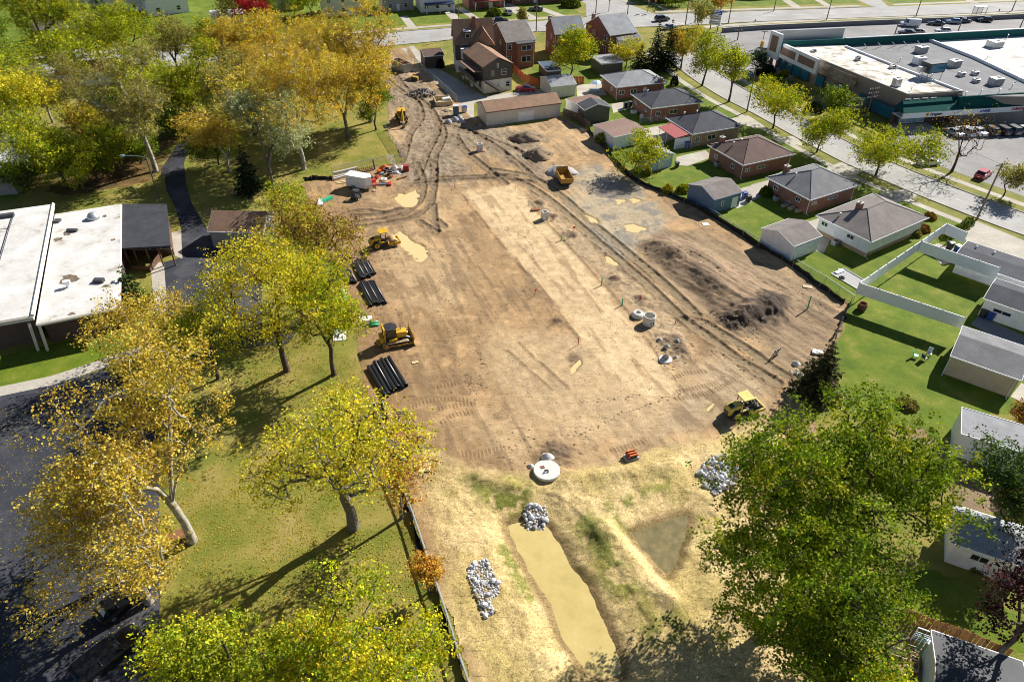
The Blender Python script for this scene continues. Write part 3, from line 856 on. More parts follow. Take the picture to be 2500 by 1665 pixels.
# green front yards beyond the avenue
fy = [up(-900,225),up(-300,165),up(134,125),up(500,98),up(848,74),up(1004,62),up(1240,47),up(1415,34),up(1370,-10),up(1240,-75),up(-900,-75)]
sheet('lawn',fy,0.004,'grass_lawn')
sheet('lawn',[up(1610,22),up(1860,15),up(2100,8),up(2060,-20),up(1950,-60),up(1380,-60),up(1480,-15),up(1550,10)],0.004,'grass_lawn')
sheet('lawn',[up(2180,10),up(2500,-6),up(3200,-30),up(3000,-75),up(2050,-60),up(2130,-10)],0.004,'grass_lawn')
# pavements along the avenue
ribbon('pavement',[up(-300,178),up(134,138),up(500,108),up(848,82),up(1004,69),up(1240,52),up(1400,40)],1.8,0.02,'pavement_concrete')
ribbon('pavement',[up(1080,96),up(1310,74)],1.6,0.02,'pavement_concrete')
ribbon('pavement',[up(1720,67),up(1860,57),up(2079,45),up(2326,38),up(2500,29),up(3000,8)],2.2,0.02,'pavement_concrete')
ribbon('pavement',[up(1600,30),up(1860,22.5),up(2100,15)],1.8,0.02,'pavement_concrete')
ribbon('pavement',[up(2180,12),up(2500,1),up(3000,-18)],1.8,0.02,'pavement_concrete')
for a,b_,w in (((1130,64),(1095,30),3),((1010,72),(985,40),2.5),((1180,58),(1120,20),2.6),((1300,48),(1232,10),4.5),((1380,44),(1310,18),3),((1950,22),(1920,2),3),((2030,20),(1995,0),2.5),((2380,8),(2330,-14),3),
     ((1545,10),(1500,-6),1.8),((1640,30),(1560,-5),1.6),((200,140),(180,122),6),((300,130),(270,105),3)):
 ribbon('driveway',[up(*a),up(*b_)],w,0.024,'pavement_concrete')
ribbon('kerb',near_k[1:],0.2,0.012,'pavement_concrete',h=0.13)
ribbon('kerb',far_k[1:7],0.2,0.012,'pavement_concrete',h=0.13)
ribbon('kerb',far_k[8:11],0.2,0.012,'pavement_concrete',h=0.13)
# lane and crossing marks
mid = [(a + b_) / 2 for a,b_ in zip(near_k,far_k)]
for i,(t0,t1) in enumerate([(k,k + 0.42) for k in range(2,10)]):
 a = mid[int(t0)]; b_ = mid[int(t0) + 1]
 for s0 in np.arange(0,1,0.2):
  p0,p1 = a.lerp(b_,s0),a.lerp(b_,s0 + 0.09)
  if (p1 - p0).length > 0.5:
   ribbon('lane_marking',[p0,p1],0.22,0.018,'line_white')
for a,b_ in ((((1578,44)),((1655,62))),(((1592,43)),((1672,60))),(((1560,62)),((1590,66))),((1440,42),(1585,36))):
 ribbon('lane_marking',[up(*a),up(*b_)],0.35,0.018,'line_white')
# the residential street on the right
street_l = smooth_line([up(1610,128),up(1680,185),up(1753,233),up(1838,277),up(1931,329),up(2055,395),up(2201,460),up(2395,537),up(2560,596),up(2800,678)],6)
def offset_line(pts,d):
 out = []
 for i,p in enumerate(pts):
  t = (pts[min(i + 1,len(pts) - 1)] - pts[max(i - 1,0)]).normalized()
  out.append(Vector((p.x - t.y * d,p.y + t.x * d,0)))
 return out
SW = 8.4
street_r = offset_line(street_l,SW)
sheet('street_road',street_l + street_r[::-1],0.012,'road_concrete')
ribbon('kerb',street_l,0.18,0.012,'pavement_concrete',h=0.12)
ribbon('kerb',street_r,0.18,0.012,'pavement_concrete',h=0.12)
ribbon('pavement',offset_line(street_l,-3.4),1.5,0.022,'pavement_concrete')
ribbon('pavement',offset_line(street_r,3.2)[6:],1.5,0.022,'pavement_concrete')
verge_l = offset_line(street_l,-1.35)
ribbon('verge',verge_l[8:],2.3,0.010,'grass_verge')
ribbon('verge',offset_line(street_r,1.3)[6:],2.2,0.010,'grass_verge')
ribbon('verge',offset_line(street_r,5.2)[10:],2.4,0.010,'grass_verge')
street_c = offset_line(street_l,SW / 2)
for i in range(6,len(street_c) - 3,3):
 ribbon('lane_marking',[street_c[i].lerp(street_c[i + 1],0.1),street_c[i].lerp(street_c[i + 1],0.6)],0.12,0.018,'line_white')
# drives between the houses and the street
drive_n = [0]
def drive(pts,mat='pavement_concrete',z=0.016):
 drive_n[0] += 1      # every slab its own height, so that none share a plane
 sheet('driveway' if mat == 'pavement_concrete' else 'parking_lot',pts,z + 0.0007 * drive_n[0],mat)
drive(PL('B3',2050,190,2334,115,2334,190,2150,260,2085,245) + [])
drive([up(1960,452),up(1885,446),up(1760,478),up(1800,510),up(1858,480),up(1880,466)])
drive(PL('B4',60,110,-90,150,-180,270,-80,270,30,200,90,150))
drive(PL('A3',1500,1400,1760,1340,1820,1400,1600,1480,1500,1470))
drive(PL('B4',410,480,540,440,700,380,1010,230,1330,250,1380,265,1300,290,900,370,560,560,620,620,550,760,480,740,520,620))
drive(PL('A3',1200,1150,1420,1110,1600,1200,1400,1270,1180,1220))
drive(PL('A3',920,930,1080,900,1110,960,940,1010))
drive(PL('A3',610,760,830,740,880,850,620,870))
drive(PL('A3',1950,1060,2140,1030,2290,1130,2200,1150,2060,1100))
drive(PL('A4',100,1240,300,1210,380,1310,270,1280,150,1270))
drive(PL('A4',560,1500,720,1440,900,1520,800,1600,650,1600))
drive(PL('B4',1010,240,1240,190,1400,240,1310,290,1200,310))
# concrete forecourt right of the hedge
drive([up(2338,560),up(2384,540),up(2500,588),up(2700,660),up(2700,760),up(2500,660),up(2430,625),up(2360,590)],z=0.02)
drive([up(2258,606),up(2290,594),up(2345,615),up(2330,640),up(2300,648)],z=0.024)
simple('concrete_dark',(0.2,0.2,0.21),rough=0.85,var=0.2)
drive([up(2370,792),up(2390,770),up(2520,830),up(2520,880),up(2440,830)],mat='concrete_dark',z=0.02)
drive([up(2467,969),up(2493,935),up(2600,980),up(2600,1030)],z=0.02)
# yard of the big brown house
drive(PL('A2',1400,620,1620,600,1800,700,2050,860,2330,820,2640,790,2640,900,2334,880,1960,920,1960,1040,2060,1110,2000,1130,1830,950,1640,760),z=0.014)
drive(PL('A2',1300,430,1420,410,1640,640,1560,640),z=0.018)
# parking behind the shops and in front
drive([up(1748,80),up(1860,72),up(2500,44),up(3100,20),up(3100,150),up(2500,160),up(1900,190),up(1813,143)],mat='asphalt_lot',z=0.01)
drive([up(1700,118),up(1760,86),up(1820,145),up(1880,190),up(1800,190),up(1740,165)],mat='asphalt_lot',z=0.008)
fl = offset_line(street_r,6.6)
drive([up(2175,352)] + [p for p in fl if p.x > up(2190,372).x] + [up(3100,640),up(3100,250),up(2500,296),up(2200,322)],mat='asphalt_lot',z=0.008)
for k in range(7):
 a = up(2300 + 26 * k,398 + 11 * k); b_ = up(2368 + 27 * k,382 + 11 * k)
 ribbon('bay_marking',[a,b_],0.12,0.02,'line_white')
for k in range(14):
 ribbon('bay_marking',[up(1790 + 42 * k,84 - 1.6 * k),up(1806 + 42 * k,94 - 1.6 * k)],0.15,0.02,'line_white')
# asphalt drive and lots on the left
drive(PL('A1',1660,1180,1720,1250,1690,1330,1640,1450,1640,1568,1430,1568,1440,1500,1520,1380,1600,1250) ,mat='asphalt_dark',z=0.01)
drive(PL('B1',1455,-10,1640,-10,1660,150,1700,300,1800,480,1900,620,2000,800,1620,830,1620,560,1560,350,1480,200),mat='asphalt_dark',z=0.011)
drive(PL('B1',1460,840,1620,800,2100,720,2334,760,2334,1500) + PL('B2',500,1300,300,1568) + PL('C2',130,80,-300,150) + PL('B1',1600,1700,1500,1300),mat='asphalt_dark',z=0.014)
drive([up(-400,1010),up(0,968),up(120,942),up(250,905),up(330,935),up(385,1020),up(392,1450),up(385,1575),up(365,1800),up(-600,1900)],mat='asphalt_dark',z=0.012)
ribbon('pavement',[up(-300,1010),up(0,957),up(125,931),up(250,890),up(370,850)],1.9,0.05,'pavement_concrete',h=0.05)
sheet('lawn',[up(-300,995),up(0,945),up(125,920),up(250,880),up(340,850),up(300,800),up(0,870),up(-300,920)],0.006,'grass_lawn')
drive(PL('B1',1340,830,1460,850,1490,1250,1430,1330,1380,1250,1350,1000),z=0.02)
drive(PL('B1',1515,580,1610,560,1625,810,1560,790),z=0.02)
for x0,y0,x1,y1 in ((1480,975,1590,870),(1600,840,1670,880),(1480,1080,1660,1050),(1490,1170,1660,1140),(1500,1265,1830,1195),(1660,945,1760,900)):
 ribbon('bay_marking',PL('B1',x0,y0,x1,y1),0.12,0.02,'line_yellow')
for r_,xy in (('C1',(0,590,440,490)),('C1',(70,890,10,1190)),('C1',(325,850,305,980)),('C1',(575,790,555,940)),('C1',(250,1330,230,1500)),('D1',(0,1010,180,1025)),('D1',(0,1325,115,1332)),
      ('D1',(540,540,535,625)),('D1',(1140,1490,1390,1310)),('D1',(990,1000,1370,730)),('D1',(1180,1130,1400,990))):
 ribbon('bay_marking',PL(r_,*xy),0.11,0.02,'line_yellow')
arc = smooth_line(PL('D1',-60,600,60,598,130,620,190,670,225,750),6)
ribbon('island_marking',arc + PL('D1',100,742,-80,742),0.14,0.02,'line_yellow')
for xy in ((80,605,0,735),(135,630,60,740),(180,665,130,740)):
 ribbon('island_marking',PL('D1',*xy),0.12,0.021,'line_yellow')
# leaf litter under the left trees, bare soil tracks
sheet('leaf_litter_ground',rough_poly(PL('A1',700,1500,1100,1200,1500,1150,1660,1180,1520,1380,1440,1500) + PL('B1',1300,130,900,200,500,250,420,180,640,60),1.0),0.004,'leaf_litter')
sheet('dirt_path',rough_poly(PL('C4',1280,810,1400,830,1580,980,1700,1020,1900,1130,2100,1280,2400,1400,2500,1600,1700,1568,1560,1300,1480,1080,1300,900),0.5),0.008,'bare_soil')
layered('grass_dry',[(0.3,(0.16,0.13,0.05)),(0.5,(0.28,0.22,0.1)),(0.7,(0.36,0.28,0.14))],0.3,scale2=5.0,stops2=[(0.3,(0.65,0.68,0.6)),(0.6,(1.15,1.1,1.05))],bump=0.6,bscale=9,bdist=0.1)
sheet('dry_lawn',rough_poly([up(1985,1680),up(2050,1530),up(2130,1480),up(2190,1490),up(2270,1560),up(2240,1700),up(2200,1850),up(1950,1850)],0.5),0.004,'grass_dry')
sheet('lawn',rough_poly([up(2190,1490),up(2230,1400),up(2310,1395),up(2400,1430),up(2500,1530),up(2500,1600),up(2350,1560)],0.5),0.006,'grass_lawn')
sheet('dirt_yard',rough_poly([up(2200,1850),up(2240,1640),up(2190,1600),up(2250,1560),up(2330,1600),up(2330,1850)],0.5),0.008,'bare_soil')
for pd in PUDDLES:
 puddle(*pd)
# ================================================================== BUILDINGS
brick_mat('brick_red',(0.27,0.085,0.05),(0.22,0.065,0.04),(0.3,0.22,0.18))
brick_mat('brick_rust',(0.34,0.12,0.065),(0.28,0.095,0.05),(0.34,0.25,0.2))
brick_mat('brick_tan',(0.42,0.29,0.16),(0.36,0.24,0.13),(0.4,0.34,0.27))
brick_mat('brick_dark',(0.12,0.06,0.045),(0.09,0.05,0.04),(0.14,0.11,0.1))
siding_mat('siding_white',(0.82,0.83,0.85))
siding_mat('siding_cream',(0.68,0.63,0.54))
siding_mat('siding_blue',(0.115,0.19,0.31))
siding_mat('siding_paleblue',(0.5,0.63,0.76))
siding_mat('siding_grey',(0.36,0.34,0.32))
siding_mat('siding_brown',(0.085,0.07,0.062))
siding_mat('boards_weathered',(0.1,0.095,0.09),0.18,True)
siding_mat('siding_tan',(0.5,0.42,0.3))
shingle_mat('shingle_grey',(0.2,0.2,0.205))
shingle_mat('shingle_charcoal',(0.085,0.088,0.1))
shingle_mat('shingle_light',(0.32,0.33,0.34))
shingle_mat('shingle_taupe',(0.23,0.2,0.185))
shingle_mat('shingle_brown',(0.16,0.105,0.09))
shingle_mat('shingle_rust',(0.3,0.185,0.12))
shingle_mat('shingle_maroon',(0.25,0.06,0.055))
shingle_mat('shingle_blue',(0.1,0.14,0.22))
simple('paint_white',(0.83,0.84,0.85),rough=0.5,var=0.05,scale=2)
simple('paint_cream',(0.66,0.6,0.5),rough=0.6,var=0.08,scale=2)
simple('metal_brown',(0.24,0.145,0.11),rough=0.55,var=0.15,scale=1.0)
simple('flat_roof_grey',(0.28,0.28,0.29),rough=0.9,var=0.2,scale=0.6)
simple('flat_roof_dark',(0.045,0.048,0.055),rough=0.7,var=0.35,scale=0.7)
simple('flat_roof_mid',(0.2,0.2,0.205),rough=0.9,var=0.22,scale=0.35)
layered('roof_white',[(0.3,(0.3,0.25,0.19)),(0.4,(0.56,0.54,0.5)),(0.6,(0.66,0.65,0.63))],0.3,rough=0.9,scale2=1.6,stops2=[(0.25,(0.75,0.72,0.68)),(0.45,(1,1,1))],bump=0)
layered('roof_white_dirty',[(0.34,(0.2,0.17,0.13)),(0.45,(0.55,0.5,0.42)),(0.58,(0.78,0.75,0.7))],0.3,rough=0.8,scale2=1.0,stops2=[(0.3,(0.6,0.56,0.5)),(0.5,(1,1,1))],bump=0)
simple('concrete',(0.46,0.44,0.4),rough=0.85,var=0.14,scale=2.0,bump=0.2)
simple('metal_grey',(0.42,0.43,0.45),rough=0.45,var=0.12,metal=0.5)
simple('metal_dark',(0.06,0.062,0.068),rough=0.5,var=0.2)
simple('galvanised',(0.5,0.52,0.54),rough=0.4,var=0.15,metal=0.6)
simple('paint_brown',(0.14,0.075,0.05),rough=0.6,var=0.15)
simple('paint_red',(0.35,0.03,0.035),rough=0.5,var=0.15)
simple('paint_green',(0.012,0.075,0.065),rough=0.55,var=0.2)
simple('paint_teal',(0.02,0.1,0.095),rough=0.55,var=0.2)
simple('awning_red',(0.4,0.1,0.09),rough=0.6,var=0.15)
simple('awning_blue',(0.02,0.035,0.09),rough=0.6,var=0.15)
glass_mat(); glass_mat('glass_blue',(0.03,0.16,0.24),0.08)
glass_mat('glass_pale',(0.3,0.42,0.5),0.15)
def frame(N,L,Rr,z,depth=None):
 """eave corner nearest the camera and its two neighbours (photo pixels) -> place, turn and sides of a rectangle"""
 n,r = up(*N,z),up(*Rr,z)
 u = r - n
 au = math.atan2(u.y,u.x)
 if L is None:
  return Vector((n.x,n.y,0)),au,u.length,depth
 l = up(*L,z); v = l - n
 av = math.atan2(v.y,v.x) - math.pi / 2
 d = (av - au + math.pi) % (2 * math.pi) - math.pi
 rz = au + d * v.length / (u.length + v.length)
 return Vector((n.x,n.y,0)),rz,u.length,v.length
def add_window(t,wall,s,z0,w,h,inset,kind='window',pane='window_glass',fmat='paint_white',mull=True,fr=0.07):
 """a framed opening on the wall along x (at y=inset) or along y (at x=inset), standing proud of it"""
 f = MB(); p = MB()
 def bx(mb,a0,a1,c0,c1,d0,d1):
  # a along wall, c height, d outward depth (negative = outside)
  if wall == 'x': mb.box(a0,inset + d0,c0,a1,inset + d1,c1)
  else: mb.box(inset + d0,a0,c0,inset + d1,a1,c1)
 o0,o1 = -0.07,0.02
 bx(f,s,s + w,z0,z0 + fr,o0 - 0.03,o1); bx(f,s,s + w,z0 + h - fr,z0 + h,o0,o1)
 bx(f,s,s + fr,z0 + fr,z0 + h - fr,o0,o1); bx(f,s + w - fr,s + w,z0 + fr,z0 + h - fr,o0,o1)
 if mull:
  if w > h * 0.95: bx(f,s + w / 2 - 0.03,s + w / 2 + 0.03,z0 + fr,z0 + h - fr,o0 + 0.01,o1)
  else: bx(f,s + fr,s + w - fr,z0 + h / 2 - 0.03,z0 + h / 2 + 0.03,o0 + 0.01,o1)
 bx(p,s + fr,s + w - fr,z0 + fr,z0 + h - fr,-0.03,0.01)
 fo = f.build(kind,fmat,t)
 p.build('pane',pane,fo)
 return fo
def add_door(t,wall,s,w,h,inset,mat='paint_white',kind='door',panels=0):
 d = MB()
 def bx(mb,a0,a1,c0,c1,d0,d1):
  if wall == 'x': mb.box(a0,inset + d0,c0,a1,inset + d1,c1)
  else: mb.box(inset + d0,a0,c0,inset + d1,a1,c1)
 bx(d,s,s + w,0.05,h,-0.05,0.02)
 o = d.build(kind,mat,t)
 if panels:
  q = MB()
  for k in range(panels):
   z0 = 0.1 + k * (h - 0.12) / panels
   bx(q,s + 0.06,s + w - 0.06,z0,z0 + (h - 0.12) / panels - 0.04,-0.075,-0.045)
  q.build('door_panel',mat,o)
 hb = MB(); bx(hb,s + w * 0.88,s + w * 0.88 + 0.06,h * 0.45,h * 0.45 + 0.12,-0.11,-0.045)
 hb.build('handle','metal_dark',o)
 return o
def roof_hip(b_,a,z,rise,th=0.0):
 mb = MB()
 if b_ >= a:
  r1,r2 = (a / 2,a / 2),(b_ - a / 2,a / 2)
  if b_ - a < 0.4: r1 = (b_ / 2 - 0.2,a / 2); r2 = (b_ / 2 + 0.2,a / 2)
  fs = [(0,1,5,4),(1,2,5),(2,3,4,5),(3,0,4)]
 else:
  r1,r2 = (b_ / 2,b_ / 2),(b_ / 2,a - b_ / 2)
  fs = [(0,1,4),(1,2,5,4),(2,3,5),(3,0,4,5)]
 mb.add([(0,0,z),(b_,0,z),(b_,a,z),(0,a,z),(r1[0],r1[1],z + rise),(r2[0],r2[1],z + rise)],fs + [(3,2,1,0)])
 return mb,r1,r2
def roof_gable(b_,a,z,rise,axis,th=0.12,x0=0,y0=0):
 """two slabs meeting in a ridge along axis"""
 mb = MB()
 if axis == 'x':
  mb.extrude_x([(y0,z),(y0,z + th),(y0 + a / 2,z + rise + th),(y0 + a,z + th),(y0 + a,z),(y0 + a / 2,z + rise)],x0,x0 + b_)
 else:
  mb.extrude_y([(x0,z),(x0,z + th),(x0 + b_ / 2,z + rise + th),(x0 + b_,z + th),(x0 + b_,z),(x0 + b_ / 2,z + rise)],y0,y0 + a)
 return mb
def house(name,label,cat,N,L,Rr,ze,roof='hip',rise=2.0,axis='x',wall='brick_red',rmat='shingle_grey',over=0.45,depth=None,wins=(),doors=(),chim=None,vents=(),base=None,fascia='paint_white',downspout=True,group=None,pane='window_glass',bmat='brick_rust',bh=0.5,wmat=None):
 loc,rz,b_,a = frame(N,L,Rr,ze,depth)
 t = thing(name,label,cat,loc,rz,group)
 w = MB()
 x0,y0,x1,y1 = over,over,b_ - over,a - over
 zb = bh if base else 0.0
 w.box(x0,y0,zb,x1,y1,ze - 0.02)
 if roof == 'gable':
  # gable triangles continue the wall
  rr = rise * (1 - 2 * over / (a if axis == 'x' else b_))
  e = rise - rr
  if axis == 'x':
   w.extrude_x([(y0,ze - 0.02),((y0 + y1) / 2,ze + rise - 0.06),(y1,ze - 0.02)],x0,x1)
  else:
   w.extrude_y([(x0,ze - 0.02),((x0 + x1) / 2,ze + rise - 0.06),(x1,ze - 0.02)],y0,y1)
 w.build('wall',wall,t)
 if base:
  MB().box(x0 + 0.02,y0 + 0.02,0,x1 - 0.02,y1 - 0.02,bh).build('foundation',bmat,t)
 if roof == 'hip':
  mb,r1,r2 = roof_hip(b_,a,ze + 0.03,rise)
  ro = mb.build('roof',rmat,t)
  # ridge and hip caps
  cp = MB()
  for p,q in (((0,0),r1),((b_,0),r2 if b_ >= a else r1),((0,a),r1 if b_ >= a else r2),((b_,a),r2)):
   cp.tube([(p[0],p[1],ze + 0.04),(q[0],q[1],ze + rise + 0.04)],0.07,4)
  cp.tube([(r1[0],r1[1],ze + rise + 0.04),(r2[0],r2[1],ze + rise + 0.04)],0.07,4)
  cp.build('ridge_cap',rmat,ro)
 elif roof == 'gable':
  ro = roof_gable(b_,a,ze,rise,axis).build('roof',rmat,t)
 else:
  ro = MB().box(0,0,ze,b_,a,ze + 0.22).build('roof',rmat,t)
 g = MB()
 if roof == 'hip':
  g.box(-0.06,-0.06,ze - 0.14,b_ + 0.06,0.0,ze + 0.05); g.box(-0.06,a,ze - 0.14,b_ + 0.06,a + 0.06,ze + 0.05)
  g.box(-0.06,0,ze - 0.14,0,a,ze + 0.05); g.box(b_,0,ze - 0.14,b_ + 0.06,a,ze + 0.05)
 elif roof == 'gable' and axis == 'x':
  g.box(-0.02,-0.08,ze - 0.06,b_ + 0.02,-0.005,ze + 0.1); g.box(-0.02,a + 0.005,ze - 0.06,b_ + 0.02,a + 0.08,ze + 0.1)
  for xx in (-0.06,b_ + 0.005):
   g.extrude_x([(0,ze - 0.12),(0,ze + 0.1),(a / 2,ze + rise + 0.1),(a,ze + 0.1),(a,ze - 0.12),(a / 2,ze + rise - 0.12)],xx,xx + 0.055)
 elif roof == 'gable':
  g.box(-0.08,-0.02,ze - 0.06,-0.005,a + 0.02,ze + 0.1); g.box(b_ + 0.005,-0.02,ze - 0.06,b_ + 0.08,a + 0.02,ze + 0.1)
  for yy in (-0.06,a + 0.005):
   g.extrude_y([(0,ze - 0.12),(0,ze + 0.1),(b_ / 2,ze + rise + 0.1),(b_,ze + 0.1),(b_,ze - 0.12),(b_ / 2,ze + rise - 0.12)],yy,yy + 0.055)
 else:
  g.box(-0.05,-0.05,ze - 0.05,b_ + 0.05,-0.004,ze + 0.27); g.box(-0.05,0,ze - 0.05,-0.004,a,ze + 0.27)
  g.box(b_ + 0.004,0,ze - 0.05,b_ + 0.05,a,ze + 0.27); g.box(-0.05,a + 0.004,ze - 0.05,b_ + 0.05,a + 0.05,ze + 0.27)
 g.build('gutter',fascia,t)
 if downspout:
  for xx in (x0 - 0.06,x1 - 0.3):
   MB().tube([(xx,-0.02,ze - 0.1),(xx,y0 - 0.06,ze - 0.45),(xx,y0 - 0.06,0.2),(xx,y0 - 0.6,0.06)],0.05,6).build('downspout',fascia,t)
 for (wl,s,z0,ww,hh) in wins:
  ln = (b_ if wl == 'x' else a)
  add_window(t,wl,s * ln,z0,ww,hh,over,pane=pane)
 for (wl,s,ww,hh,mm,pn) in doors:
  ln = (b_ if wl == 'x' else a)
  add_door(t,wl,s * ln,ww,hh,over,mm,'garage_door' if ww > 1.6 else 'door',pn)
 if chim:
  cx,cy,ch,cm = chim
  c = MB().box(b_ * cx - 0.4,a * cy - 0.4,ze - 0.2,b_ * cx + 0.4,a * cy + 0.4,ze + ch).build('chimney',cm,t)
  MB().box(b_ * cx - 0.46,a * cy - 0.46,ze + ch,b_ * cx + 0.46,a * cy + 0.46,ze + ch + 0.12).cyl((b_ * cx,a * cy,ze + ch + 0.1),(b_ * cx,a * cy,ze + ch + 0.4),0.13,8).build('chimney_cap','concrete',c)
 for (vx,vy,vz) in vents:
  v = MB().cyl((b_ * vx,a * vy,ze + vz - 0.5),(b_ * vx,a * vy,ze + vz + 0.35),0.11,8)
  v.lathe([(0.2,0.3),(0.18,0.45),(0.02,0.52)],10,Matrix.Translation((b_ * vx,a * vy,ze + vz)))
  v.build('roof_vent','galvanised',t)
 return t,b_,a
def H(reg,*xy):
 return [px(reg,xy[i],xy[i + 1]) for i in range(0,len(xy),2)]
# ---- brick bungalows along the street (N, L, R eave corners)
n_,l_,r_ = H('A3',965,782,805,672,1428,742)
t,b_,a = house('bungalow','red brick bungalow with pale grey hip roof beside the white parasol terrace','house',n_,l_,r_,2.9,rise=1.9,wall='brick_rust',rmat='shingle_light',wins=(('x',0.08,1.0,1.3,1.0),('x',0.3,1.0,1.6,1.0),('y',0.3,1.1,0.9,0.9)),doors=(('x',0.55,0.95,2.1,'paint_white',0),),chim=(0.88,0.06,0.9,'brick_rust'),vents=((0.85,0.2,0.8),))
n_,l_,r_ = H('A3',1275,970,1085,840,1745,918)
house('bungalow','red brick bungalow with charcoal hip roof and one vent, second from the avenue','house',n_,l_,r_,2.9,rise=2.0,wall='brick_rust',rmat='shingle_charcoal',wins=(('x',0.12,1.0,1.1,1.0),('x',0.38,1.0,1.9,1.0),('y',0.25,1.2,1.0,0.6),('y',0.75,1.2,0.9,0.6)),vents=((0.2,0.7,1.15),))
n_,l_,r_ = H('A3',1640,1200,1395,1052,2105,1130)
t,b_,a = house('bungalow','tan brick bungalow with charcoal hip roof and a red awned porch','house',n_,l_,r_,2.9,rise=2.1,wall='brick_tan',rmat='shingle_charcoal',wins=(('x',0.1,1.1,1.0,0.9),('x',0.34,1.0,1.9,1.0),('y',0.2,1.1,0.9,0.9)),vents=((0.22,0.75,1.2),(0.45,0.72,1.3)),chim=(0.93,0.02,0.4,'brick_tan'))
# its porch with red awning
mb = MB().add([(-3.4,0.6,2.3),(0.42,0.6,2.75),(0.42,a * 0.72,2.75),(-3.4,a * 0.72,2.3),(-3.4,0.6,2.42),(0.42,0.6,2.87),(0.42,a * 0.72,2.87),(-3.4,a * 0.72,2.42)],[(3,2,1,0),(4,5,6,7),(0,1,5,4),(1,2,6,5),(2,3,7,6),(3,0,4,7)])
pa = mb.build('porch_awning','awning_red',t)
for yy in (0.8,a * 0.4,a * 0.68):
 MB().cyl((-3.2,yy,0),(-3.2,yy,2.35),0.05,6).build('porch_post','paint_white',t)
MB().box(-3.2,0.72,0.05,0.3,0.8,2.2).build('porch_screen','siding_white',t)
n_ = px('A3',2095,1475); l_ = px('A3',1780,1292); r_ = px('A3',2560,1371)
house('bungalow','red brick bungalow with brown hip roof, fourth from the avenue','house',n_,l_,r_,2.9,rise=2.2,wall='brick_rust',rmat='shingle_brown',wins=(('x',0.1,1.2,1.0,0.7),('x',0.32,1.2,1.8,0.7),('y',0.25,1.0,0.9,0.9),('y',0.72,1.0,0.9,0.9)),vents=((0.2,0.6,1.3),(0.36,0.62,1.4)),chim=(0.18,0.88,1.6,'brick_rust'))
n_,l_,r_ = H('B4',432,290,30,87,882,155)
house('bungalow','red brick bungalow with grey hip roof beside the white house','house',n_,l_,r_,2.9,rise=2.2,wall='brick_rust',rmat='shingle_grey',wins=(('x',0.1,1.5,1.2,0.55),('x',0.42,1.5,2.4,0.55),('y',0.22,1.4,1.0,0.8),('y',0.72,1.4,1.0,0.8),('y',0.4,0.2,0.8,0.5)),vents=((0.22,0.62,1.4),),chim=(0.3,0.9,1.7,'brick_rust'))
n_,l_,r_ = H('B4',975,665,490,422,1480,440)
house('bungalow','white sided bungalow with grey taupe hip roof and brick chimney','house',n_,l_,r_,2.95,rise=2.0,wall='siding_white',rmat='shingle_taupe',wins=(('y',0.3,1.7,1.3,0.7),('y',0.78,1.7,1.2,0.7)),base=True,bmat='brick_tan',bh=0.7,vents=((0.12,0.72,0.8),),chim=(0.32,0.62,2.6,'brick_red'))
# ---- garages and sheds
GG = 'garages and sheds behind the houses'
n_,l_,r_ = H('B3',1838,292,1605,152,2090,218)
house('garage','slate blue garage with grey gable roof and white door','garage',n_,l_,r_,2.6,'gable',1.1,'x','siding_blue','shingle_taupe',over=0.15,wins=(('x',0.3,1.1,0.55,0.9),),doors=(('x',0.68,1.3,2.05,'paint_white',0),),fascia='siding_blue',downspout=False,group=GG)
n_ = px('B4',285,705); l_ = px('B4',-5,543); r_ = px('B4',535,608)
house('garage','white garage with taupe gable roof beside the white bungalow','garage',n_,l_,r_,2.6,'gable',1.1,'x','siding_white','shingle_taupe',over=0.15,doors=(('x',0.12,4.0,2.2,'paint_white',4),),downspout=False,group=GG)
n_,l_,r_ = H('A3',1250,1430,1130,1385,1505,1390)
house('garage','pale blue garage with dirty white gable roof behind the round yellow green tree','garage',n_,l_,r_,2.5,'gable',1.1,'y','siding_paleblue','shingle_light',over=0.15,downspout=False,group=GG)
n_,l_,r_ = H('A3',945,1228,790,1112,1207,1152)
house('garage','white garage with plain brown metal roof next to the board fence','garage',n_,l_,r_,2.5,'gable',0.35,'x','siding_white','metal_brown',over=0.15,downspout=False,group=GG)
n_,l_,r_ = H('A3',680,985,632,942,920,955)
house('garden_shed','weathered black board shed with charcoal gable roof','shed',n_,None,r_,3.0,'gable',1.0,'y','boards_weathered','shingle_charcoal',over=0.2,depth=4.0,doors=(('x',0.7,1.5,2.2,'boards_weathered',0),),downspout=False,group=GG)
n_,l_,r_ = H('A3',640,968,528,884,860,920)
house('garage','white garage with brown low roof behind the black shed','garage',n_,l_,r_,2.5,'gable',0.5,'x','siding_white','metal_brown',over=0.15,downspout=False,group=GG)
n_ = px('A2',2068,1008); l_ = px('A2',1965,918); r_ = px('A3',485,928)
house('garage','long white garage with brown shingle roof at the top of the site','garage',n_,l_,r_,2.9,'gable',1.3,'x','siding_cream','shingle_rust',over=0.15,doors=(('x',0.42,3.6,2.1,'paint_white',4),),fascia='paint_brown',downspout=False,group=GG)
n_,l_,r_ = H('A3',385,778,276,690,615,757)
house('garage','white garage with light grey gable roof beside the red hatchback','garage',n_,l_,r_,2.6,'gable',1.2,'x','siding_cream','shingle_light',over=0.12,downspout=False,group=GG)
n_,l_,r_ = H('A3',345,642,270,562,480,632)
house('garden_shed','low dark blue flat shed behind the light grey garage','shed',n_,l_,r_,2.2,'flat',0,'x','boards_weathered','shingle_blue',over=0.12,downspout=False,group=GG)
n_,l_,r_ = H('A3',832,577,735,507,1030,560)
house('garage','dark green garage with flat pale roof under the yellow tree','garage',n_,l_,r_,2.8,'flat',0,'x','boards_weathered','flat_roof_grey',over=0.1,downspout=False,group=GG)
